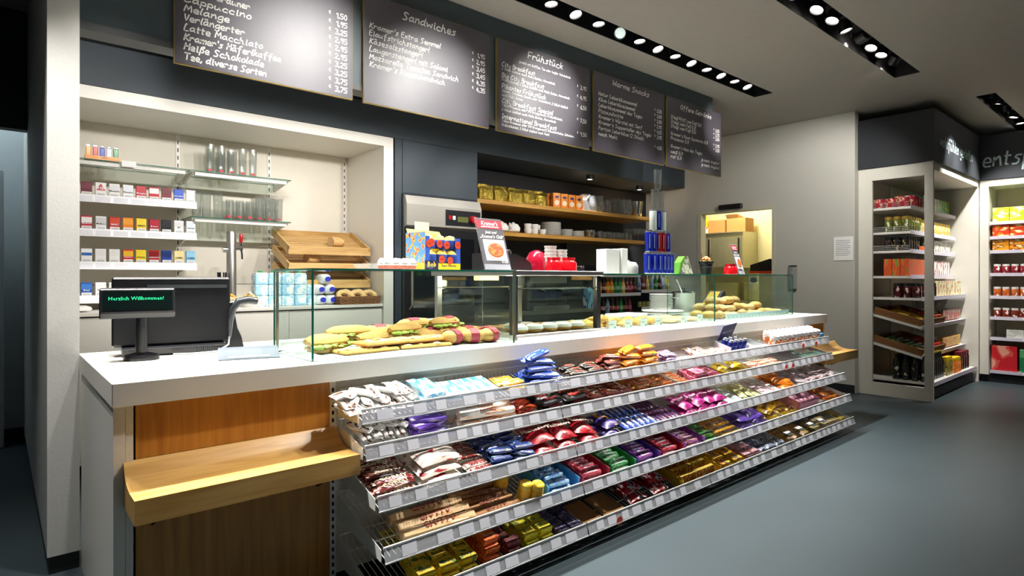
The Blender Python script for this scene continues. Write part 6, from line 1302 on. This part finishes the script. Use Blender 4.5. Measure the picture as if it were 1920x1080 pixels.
def kbox(n, c, w, d, h, m_):
    return {'n': n, 'c': c, 'w': w*1.04, 'd': d*1.05, 'parts': [(MB().box(-w/2, w/2, -d/2, d/2, 0, h).mesh('carton', m_, False, 0.003), 'carton')]}
def kjar(n, c, r, h, body, lid): 
    a, b_ = lidjar(r, h, body, lid, n); return {'n': n, 'c': c, 'w': r*2.08, 'd': r*2.1, 'parts': [(a, 'jar_body'), (b_, 'lid')]}
def kcan(n, c, r, h, m_):
    return {'n': n, 'c': c, 'w': r*2.08, 'd': r*2.1, 'parts': [(MB().lathe([(r*0.94, 0), (r, 0.004), (r, h-0.004), (r*0.94, h), (r*0.3, h-0.002)], 16, [1, 0, 1, 1]).mesh('tin', [m_, CHROME], True), 'tin')]}
SOUP = kcan('soup_tin', 'tin', 0.055, 0.10, mprint('soup_label', '#a81c2c', '#d8b48a', '#a81c2c', 2.0, 0.35))
NOOD = kcan('noodle_cup', 'cup', 0.045, 0.13, mprint('noodle_label', '#c8263c', '#f0c8b0', '#e08a3c', 2.4, 0.4))
row(0, 7.26, 7.30, 2.05, SOUP, 'red and cream soup tin at the near end of the top grocery shelf', 'soup tins', rows=4)
row(0, 7.38, 7.75, 2.03, NOOD, 'red noodle cup on the top grocery shelf', 'noodle cups', rows=2)
row(0, 7.86, 8.85, 2.05, kbox('green_packet', 'packet', 0.10, 0.07, 0.17, mprint('green_pkt', '#2a9a3c', '#e8d84a', '#1f6a2c', 2.2)), 'green and yellow packet on the top grocery shelf', 'green packets')
OLV = kjar('pickle_jar', 'jar', 0.038, 0.16, mprint('pickle', '#5a6428', '#8a8a3c', '#e8e4d4', 2.6, 0.12), GOLDL)
row(1, 7.25, 7.66, 2.03, OLV, 'green pickle jar with pale lid on the second grocery shelf', 'pickle jars', rows=3)
row(1, 7.74, 8.86, 2.03, kjar('mustard_jar', 'jar', 0.034, 0.15, mprint('mustardj', '#d8b04a', '#efe4c4', '#b8702c', 2.6, 0.2), GOLDL), 'yellow condiment jar on the second grocery shelf', 'condiment jars')
row(2, 7.25, 7.62, 2.03, kjar('dark_jar', 'jar', 0.038, 0.14, mprint('darkjar', '#26221f', '#4a3a2a', '#c8b88a', 2.6, 0.12), BLACK), 'dark preserve jar on the third grocery shelf', 'dark jars', rows=3)
row(2, 7.70, 7.95, 2.03, kcan('bean_tin', 'tin', 0.038, 0.06, mprint('bean', '#d8602c', '#f0d8a8', '#c8381c', 2.2)), 'orange low tin on the third grocery shelf', 'orange tins')
row(2, 8.02, 8.86, 2.04, kbox('snack_bag', 'bag', 0.10, 0.06, 0.14, mprint('snack', '#e8e4da', '#3a3430', '#a8b84a', 3.0)), 'white and dark snack packet on the third grocery shelf', 'snack packets')
row(3, 7.24, 7.82, 2.03, kbox('tea_box', 'box', 0.055, 0.075, 0.18, mprint('teab', '#d8541c', '#e86a24', '#6a9a2c', 1.8)), 'orange and green box on the fourth grocery shelf', 'orange boxes', rows=3)
row(3, 7.90, 8.86, 2.03, kbox('rice_pack', 'packet', 0.085, 0.06, 0.18, mprint('ricep', '#efece4', '#c8202c', '#2c4a6a', 2.4)), 'white and red packet on the fourth grocery shelf', 'white and red packets')
row(4, 7.26, 7.80, 1.93, kjar('jam_jar', 'jar', 0.042, 0.15, mprint('jamj', '#3a1216', '#6a1c24', '#d8cfc0', 2.4, 0.12), BLACK), 'dark red jam jar on the fifth grocery shelf', 'jam jars', rows=3)
row(4, 7.90, 8.86, 1.93, kbox('baking_pack', 'packet', 0.11, 0.05, 0.17, mprint('bakep', '#e8e4b4', '#c83a3a', '#a8c03c', 2.2)), 'cream and green packet on the fifth grocery shelf', 'baking packets')
# fruit and vegetables in wicker trays
def PF(x, dy, z, up=0.006): return Matrix.Translation((x, 1.89, z+0.006)) @ Matrix.Rotation(0.26, 4, 'X') @ Matrix.Translation((0, dy, up))
def wicker(x0, w, y0, d, z, label):
    t = thing('wicker_tray', label, 'basket', (x0, 1.89, z+0.006)); t.rotation_euler = (0.26, 0, 0)
    MB().box(0, w, 0, d, 0, 0.006).build('bottom', WK, t)
    for q in range(5):
        zz = 0.012+0.014*q; MB().tube([(0, 0, zz), (w, 0, zz), (w, d, zz), (0, d, zz), (0, 0, zz)], 0.0075, 5).build('weave', WK, t)
for k, z in ((5, 0.7405), (6, 0.4355)):
    for q, x in enumerate((7.22, 7.66)): wicker(x, 0.42, 1.90, 0.45, z, 'brown wicker tray on the %s produce shelf, %s the window' % (['upper', 'lower'][k-5], ['behind', 'right of'][q]))
ban = MB().tube([(-0.09, 0, 0.02), (-0.05, 0.012, 0.012), (0, 0.018, 0.01), (0.05, 0.012, 0.012), (0.09, 0, 0.025)], [0.006, 0.016, 0.018, 0.016, 0.006], 8).mesh('banana', mat('banana_yellow', '#e4b82c', 0.5, var=0.1), True)
for k in range(10): o = ob('banana', ban, None, PF(7.33+0.05*(k % 5), 0.10+0.14*(k//5), 0.74, 0.03+0.02*(k % 2)) @ Matrix.Rotation(0.8+0.1*k, 4, 'Z')); tag(o, 'yellow banana in the wicker tray of the upper produce shelf', 'banana', 'bananas in the wicker tray')
apl = MB().lathe([(0.006, 0.006), (0.022, 0), (0.036, 0.028), (0.032, 0.052), (0.014, 0.062), (0.004, 0.056)], 14).mesh('apple', mprint('apple_skin', '#a8281c', '#c85a24', '#d8a03c', 2.2, 0.25), True)
for k in range(12): o = ob('apple', apl, None, PF(7.71+0.075*(k % 5), 0.06+0.09*(k//5), 0.74, 0.03)); tag(o, 'red and orange apple in the wicker tray right of the bananas', 'apple', 'apples in the wicker tray')
cuc = MB().tube([(-0.17, 0, 0.022), (-0.15, 0, 0.022), (0, 0, 0.022), (0.15, 0, 0.022), (0.17, 0, 0.022)], [0.008, 0.02, 0.022, 0.02, 0.008], 10).mesh('cucumber', mat('cucumber_green', '#2a5a2a', 0.35, var=0.2, coords='Generated'), True)
for k in range(6): o = ob('cucumber', cuc, None, PF(7.43, 0.06+0.06*k, 0.435, 0.04) @ Matrix.Rotation(0.1*(k % 3)-0.1, 4, 'Z')); tag(o, 'dark green cucumber in the wicker tray of the lower produce shelf', 'cucumber', 'cucumbers in the wicker tray')
tom = MB().ell((0, 0, 0.03), (0.034, 0.034, 0.03), 12, 8).mesh('tomato', mat('tomato_red', '#c02a1c', 0.25, var=0.1), True)
for k in range(14): o = ob('tomato', tom, None, PF(7.72+0.07*(k % 5), 0.06+0.08*(k//5), 0.435, 0.03)); tag(o, 'red tomato in the wicker tray right of the cucumbers', 'tomato', 'tomatoes in the wicker tray')
row(5, 8.16, 8.84, 1.93, kbox('nut_bag', 'bag', 0.09, 0.05, 0.12, mprint('nutb', '#c8302c', '#2c6a5a', '#efe8dc', 3.0)), 'red and green snack bag on the upper produce shelf', 'snack bags')
row(6, 8.16, 8.84, 1.93, kbox('fruit_bag', 'bag', 0.10, 0.06, 0.11, mprint('fruitb', '#e8c03c', '#c8301c', '#e8e4d4', 3.0)), 'yellow and red packet on the lower produce shelf', 'fruit packets')
wb = (MB().lathe([(0.034, 0), (0.037, 0.005), (0.037, 0.17), (0.026, 0.205), (0.014, 0.22), (0.014, 0.27)], 14).mesh('bottle_body', mat('wine_dark', '#151a12', 0.12, spec=0.7), True), MB().lathe([(0.0155, 0.2705), (0.0155, 0.285), (0.012, 0.286)], 12).mesh('capsule', mat('capsule_gold', '#c8b43c', 0.35), True), MB().lathe([(0.0374, 0.05), (0.0374, 0.14)], 14, 0, (0, 0, 0), False).mesh('label', mprint('winelab', '#2a2622', '#1c1a18', '#d8cfae', 2.0), True))
WINE = {'n': 'wine_bottle', 'c': 'bottle', 'w': 0.078, 'd': 0.085, 'parts': list(zip(wb, ('bottle_body', 'capsule', 'label')))}
row(7, 7.25, 7.80, 1.86, WINE, 'dark wine bottle on the bottom grocery shelf behind the window', 'wine bottles', rows=4)
row(7, 7.92, 8.10, 1.84, kjar('oil_bottle', 'bottle', 0.034, 0.20, mprint('oilb', '#a8902c', '#3a4a5a', '#d8c86a', 2.2, 0.15), mat('cap_orange', '#f0c81c')), 'yellow capped oil bottle on the bottom grocery shelf', 'oil bottles')
row(7, 8.18, 8.40, 1.84, kjar('spread_tub', 'tub', 0.045, 0.17, mprint('sprt', '#d86a1c', '#e8a03c', '#8a3a14', 2.2), mat('cap_orange', '#f0c81c')), 'orange tub on the bottom grocery shelf', 'orange tubs')
row(7, 8.50, 8.90, 1.86, kjar('coffee_jar', 'jar', 0.05, 0.21, mprint('cofj', '#2a1614', '#8a1c24', '#c8b43c', 2.2, 0.2), mat('lid_wine', '#6a1420', 0.4)), 'dark coffee jar with wine red lid on the bottom grocery shelf', 'coffee jars', rows=2)
# second unit on the far wall, facing the aisle
fu = thing('far_cabinet', 'white framed grocery cabinet on the far wall at the picture edge', 'cabinet', (0, 0, 0))
MB().box(9.0, 9.45, 1.66, 1.745, 0.09, 2.424).build('stile', GW, fu)
MB().box(9.0, 9.45, -0.5, 1.659, 2.345, 2.424).build('top_board', GW, fu)
MB().box(9.42, 9.45, -0.5, 1.659, 0.0, 2.344).build('back_panel', mat('grocery_back', '#c9bfae'), fu)
MB().box(9.05, 9.419, -0.5, 1.745, 0.0, 0.085).build('plinth', BASE_M, fu)
ff = thing('far_fascia', 'dark fascia on the far wall with the cut off handwritten word', 'fascia', (0, 0, 0))
MB().box(8.985, 9.45, -0.5, 1.733, 2.4255, 2.95).build('panel', DARKER, ff)
b = MB(); stroke_text(b, 'entspannen', 0, 2.585, 0.17, 0.019, 0, 0.98); o = b.build('lettering', mat('sign_pale', '#b9cfd0'), ff); o.matrix_basis = Matrix.Translation((8.983, 1.71, 0)) @ Matrix.Rotation(R(-90), 4, 'Z')
FS = [1.915, 1.74, 1.572, 1.30, 1.03, 0.78, 0.535, 0.14]
for k, z in enumerate(FS):
    t = thing('far_shelf', 'far cabinet shelf with pale price lip, level %s from the top' % ['one', 'two', 'three', 'four', 'five', 'six', 'seven', 'eight'][k], 'shelf', (9.02, -0.48, z), 0, 'shelves of the far cabinet')
    MB().box(0.006, 0.395, 0, 2.13, -0.025, 0).build('board', WHITE, t); lp = MB().box(0, 0.005, 0, 2.13, -0.03, 0.008).build('price_lip', mat('lip_lilac', '#cfcbd8'), t)
    for q in range(5): MB().box(-0.0012, -0.0003, 0.05+0.42*q, 0.15+0.42*q, -0.026, 0.004).build('price_label', PAPER, lp)
def frow(k, w, d, h, m_, nm, cat, lab, n=6, y1=1.63, lay=1, jar=None):
    me = MB().box(-d/2, d/2, -w/2, w/2, 0, h).mesh(nm, m_, False, 0.003) if jar is None else None
    for q in range(n):
        for l in range(lay):
            o = thing(nm, lab, cat, (9.03+d/2+0.01, y1-w/2-q*w*1.03, FS[k]+0.0005+h*l*1.01), 0, lab[:50])
            if jar is None: ob('carton', me, o)
            else: ob('jar_body', jar[0], o); ob('lid', jar[1], o)
frow(0, 0.155, 0.10, 0.085, mprint('lime_box', '#b4d02c', '#d8e87a', '#e8ecd8', 2.0, 0.4), 'tea_carton', 'carton', 'lime green carton on the top shelf of the far cabinet', lay=2)
frow(1, 0.16, 0.10, 0.07, mprint('redor_box', '#d83a1c', '#e8882c', '#f0dcae', 2.0, 0.4), 'tea_carton', 'carton', 'red and orange carton on the second shelf of the far cabinet', lay=2)
frow(2, 0.155, 0.10, 0.065, mprint('or_box', '#e8981c', '#8a3a1c', '#f0dc9c', 2.0, 0.4), 'tea_carton', 'carton', 'yellow orange carton on the third shelf of the far cabinet', lay=2)
for k, c_, nm in ((3, '#8a1c2c', 'red'), (4, '#b85a24', 'orange'), (5, '#7a2c1c', 'brown')):
    jj = lidjar(0.038, 0.11, mprint('fj'+nm, c_, c_, '#efe8e0', 2.4, 0.15), CERAMIC, nm); frow(k, 0.08, 0.076, 0.11, None, 'preserve_jar', 'jar', '%s preserve jar with white lid on the %s shelf of the far cabinet' % (nm, ['fourth', 'fifth', 'sixth'][k-3]), n=10 if k < 5 else 4, jar=jj)
frow(6, 0.16, 0.12, 0.10, mprint('clearb', '#d8d8d0', '#c0c4bc', None, 2.0, 0.2), 'clear_box', 'box', 'pale clear box on the seventh shelf of the far cabinet', n=3, y1=1.5)
frow(7, 0.24, 0.16, 0.30, mprint('bigred', '#c8202c', '#d8544a', '#e8a08a', 1.8, 0.4), 'cereal_box', 'box', 'large red cereal box at the bottom of the far cabinet', n=1, y1=1.64)
frow(7, 0.20, 0.16, 0.27, mprint('biggreen', '#1f7a4c', '#5aa86a', '#d8302c', 1.8, 0.4), 'cereal_box', 'box', 'large green cereal box at the bottom of the far cabinet', n=2, y1=1.38)
struct(MB().box(9.46, 9.56, -5, 2.49, 0, CEIL-0.001).build('wall_far_right', WALLR_M))
# ================================================================ MENU BOARDS
BOARD = mat('menu_board_face', '#4b474f', 0.42, var=0.03, scale=40, spec=0.55); BEDGE = mwood('board_edge', '#8a7434', '#a89048', 0.6, 4, (1, 1, 1), 0.0)
BX = [(0.634, 1.539), (1.606, 2.534), (2.604, 3.554), (3.606, 4.562), (4.605, 5.537)]
ZB, ZT, YB = 2.266, 2.905, 3.168
def board(k, label):
    x0, x1 = BX[k]; t = thing('menu_board', label, 'menu board', (x0, YB, ZB))
    MB().box(0, x1-x0, 0.0005, 0.016, 0, ZT-ZB).build('edge_panel', BEDGE, t)
    MB().box(0.003, x1-x0-0.002, -0.001, 0.0, 0.004, ZT-ZB-0.002).build('face', BOARD, t)
    for x in (0.12, x1-x0-0.12): MB().box(x-0.015, x+0.015, 0.0165, 0.0215, 0.20, ZT-ZB-0.05).build('bracket', BLACKM, t)
    return t, x0, x1
P = 0.0459; CAP = 0.031; SW = 0.0057
def price(b, s, xr, z, k=1.0):
    stroke_text(b, s, xr, z, CAP*0.86*k, SW*k, 0, None, 0.05, 'R'); n = 0
    stroke_text(b, '€', xr-0.098*k, z+0.012*k, CAP*0.5*k, SW*0.75*k, 0, None, 0.0, 'R')
def write(k, label, fn):
    t, x0, x1 = board(k, label); b = MB(); fn(b, x1-0.03)
    b.tf(Matrix.Translation((-x0, -0.0014, -ZB))); b.build('lettering', CHALK, t)
def b1(b, xr):
    stroke_text(b, 'Kaffee', 0.95, 2.82, 0.048, 0.008)
    rows = ['Espresso', 'Kleiner Brauner', 'Großer Brauner', 'Cappuccino', 'Melange', 'Verlängerter', 'Latte Macchiato', "Kramer's Häferlkaffee", 'Heiße Schokolade', 'Tee, diverse Sorten']
    W_ = [.86, .98, .98, .99, .885, .955, 1.045, 1.136, 1.05, 1.062]
    for i, (r_, w_) in enumerate(zip(rows, W_)): stroke_text(b, r_, 0.676, 2.707-P*i, CAP, SW*1.1, 0, w_, seed=i)
    for i, p in enumerate(['1,50', '1,95', '3,25', '2,95', '2,95', '2,95', '3,25', '3,25', '3,75', '3,75']): price(b, p, xr, 2.709-P*i)
def b2(b, xr):
    stroke_text(b, 'Sandwiches', 1.866, 2.822, 0.046, 0.008, 0, 2.265)
    for i, (r_, w_) in enumerate(zip(["Kramer's Extra Semmel", 'Eiaufstrichstangerl', 'Käsesalzstangerl', 'Laugenstangerl mit Salami', 'Mozzarella Tomaten Sandwich', "Kramer's Riesensandwich"], [2.144, 2.06, 2.01, 2.20, 2.285, 2.178])): stroke_text(b, r_, 1.644, 2.710-0.0452*i, CAP, SW, 0, w_, seed=i)
    for i, p in enumerate(['1,95', '2,95', '3,45', '3,45', '4,35', '4,35']): price(b, p, xr, 2.727-0.0460*i)
def b3(b, xr):
    stroke_text(b, 'Frühstück', 2.895, 2.834, 0.046, 0.008, 0, 3.258)
    s = lambda t_, z, x1, x0=2.65: stroke_text(b, t_, x0, z, 0.0165, 0.0028, 0, x1)
    h = lambda t_, z, x1: stroke_text(b, t_, 2.65, z, CAP, SW, 0, x1)
    s('jeweils mit Kaffee, Tee oder heißer Schokolade', 2.780, 3.339, 2.808)
    h('City Breakfast', 2.720, 2.968); s('2 Stück Gebäck nach Wahl, Butter, Marmelade', 2.696, 3.17)
    h('Big City Breakfast', 2.643, 3.06); s('Frühstücksei, 2 Stück Gebäck nach Wahl, Butter, Marmelade', 2.619, 3.33)
    h('Pikantes Frühstück', 2.568, 3.075); s('Salami, Schinken, Gouda oder Camembert, 2 Stück Gebäck', 2.543, 3.31); s('nach Wahl, Butter', 2.513, 2.85)
    h('City Breakfast Special', 2.466, 3.15); s('1 Glas Prosecco oder 1/8 Orangensaft, Frühstücksei,', 2.442, 3.25); s('2 Stück Gebäck nach Wahl, Butter, Marmelade', 2.412, 3.18)
    h('International Breakfast', 2.358, 3.191); s('1 Glas Prosecco oder 1/8 Orangensaft, Räucherlachs, Schinken,', 2.334, 3.38); s('Frühstücksei, 2 Stück Gebäck nach Wahl', 2.305, 3.11)
    for p, z in (('3,95', 2.723), ('4,95', 2.646), ('6,50', 2.570), ('7,50', 2.465), ('9,50', 2.360)): price(b, p, xr, z)
def b4(b, xr):
    stroke_text(b, 'Warme Snacks', 3.84, 2.837, 0.042, 0.0075, 0, 4.343)
    for i, (r_, w_) in enumerate(zip(['Natur Leberkäsesemmel', 'Käse Leberkäsesemmel', 'Leberkäsesemmel des Tages', 'Pizzaschnitte', "Kramer's Würstel mit Senf", "Kramer's Suppenteller des Tages", 'Portion Leberkäse (2 Stück)', 'nach Wahl'], [4.166, 4.14, 4.24, 3.98, 4.24, 4.37, 4.26, 3.90])): stroke_text(b, r_, 3.664, 2.723-0.0462*i, CAP*0.92, SW*0.95, 0, w_, seed=i)
    for p, i in (('2,50', 0), ('2,80', 1), ('2,80', 2), ('2,95', 3), ('4,25', 4), ('3,95', 5), ('4,50', 7)): price(b, p, xr-0.006, 2.725-0.0468*i)
def b5(b, xr):
    stroke_text(b, 'Offene Getränke', 4.821, 2.822, 0.040, 0.0075, 0, 5.358)
    z0 = 2.714; pt_ = 0.0408
    for r_, i, w_ in (('Stiegl Pfiff vom Faß 0,2l', 0, 5.172), ('Stiegl vom Faß 0,3l', 1.05, 5.08), ('Stiegl vom Faß 0,5l', 2.05, 5.08), ("Kramer's Rosé Spumante 0,1l".replace('é', 'e'), 3.75, 5.29), ('Prosecco 0,1l', 4.8, 4.96), ("Kramer's Wein des Tages", 6.6, 5.19), ('weiß 0,1l', 7.8, 4.86), ('rot 0,1l', 8.9, 4.84)): stroke_text(b, r_, 4.664, z0-pt_*i, CAP*0.92, SW*0.95, 0, w_, seed=int(i*3))
    for p, i in (('2,05', 0), ('2,75', 1.05), ('3,50', 2.05), ('2,95', 3.75), ('2,50', 4.8)): price(b, p, xr, z0-0.006-pt_*i)
    for i in (7.8, 8.95): stroke_text(b, 'je nach Angebot', 5.172, z0-0.008-pt_*i, CAP*0.85, SW*0.9, 0, xr)
write(0, 'nearest dark menu board listing coffee drinks and tea', b1)
write(1, 'dark menu board headed Sandwiches', b2)
write(2, 'dark menu board headed Frühstück with breakfast lines', b3)
write(3, 'dark menu board headed Warme Snacks', b4)
write(4, 'farthest dark menu board headed Offene Getränke', b5)
# ================================================================ tell look-alikes apart by their place
def _scr(o):
    p = o.matrix_basis.translation; a = R(49.109)
    return (p.x*math.sin(a) - p.y*math.cos(a)) / max(0.1, p.x*math.cos(a) + p.y*math.sin(a))
_same = {}
for o in S.objects:
    if o.parent is None and o.get('label'): _same.setdefault(o['label'], []).append(o)
for lab, os_ in _same.items():
    if not 1 < len(os_) <= 12 or len(lab.replace(',', '').split()) > 13 or 'beyond the picture' in lab or 'hidden' in lab: continue
    xs = [o.matrix_basis.translation for o in os_]
    flat = max(p.x for p in xs)-min(p.x for p in xs) < 0.03 and max(p.y for p in xs)-min(p.y for p in xs) < 0.03
    os_.sort(key=(lambda o: o.matrix_basis.translation.z) if flat else _scr)
    for k, o in enumerate(os_): o['label'] = '%s, %s from %s' % (lab, ORDS[k], 'below' if flat else 'left')
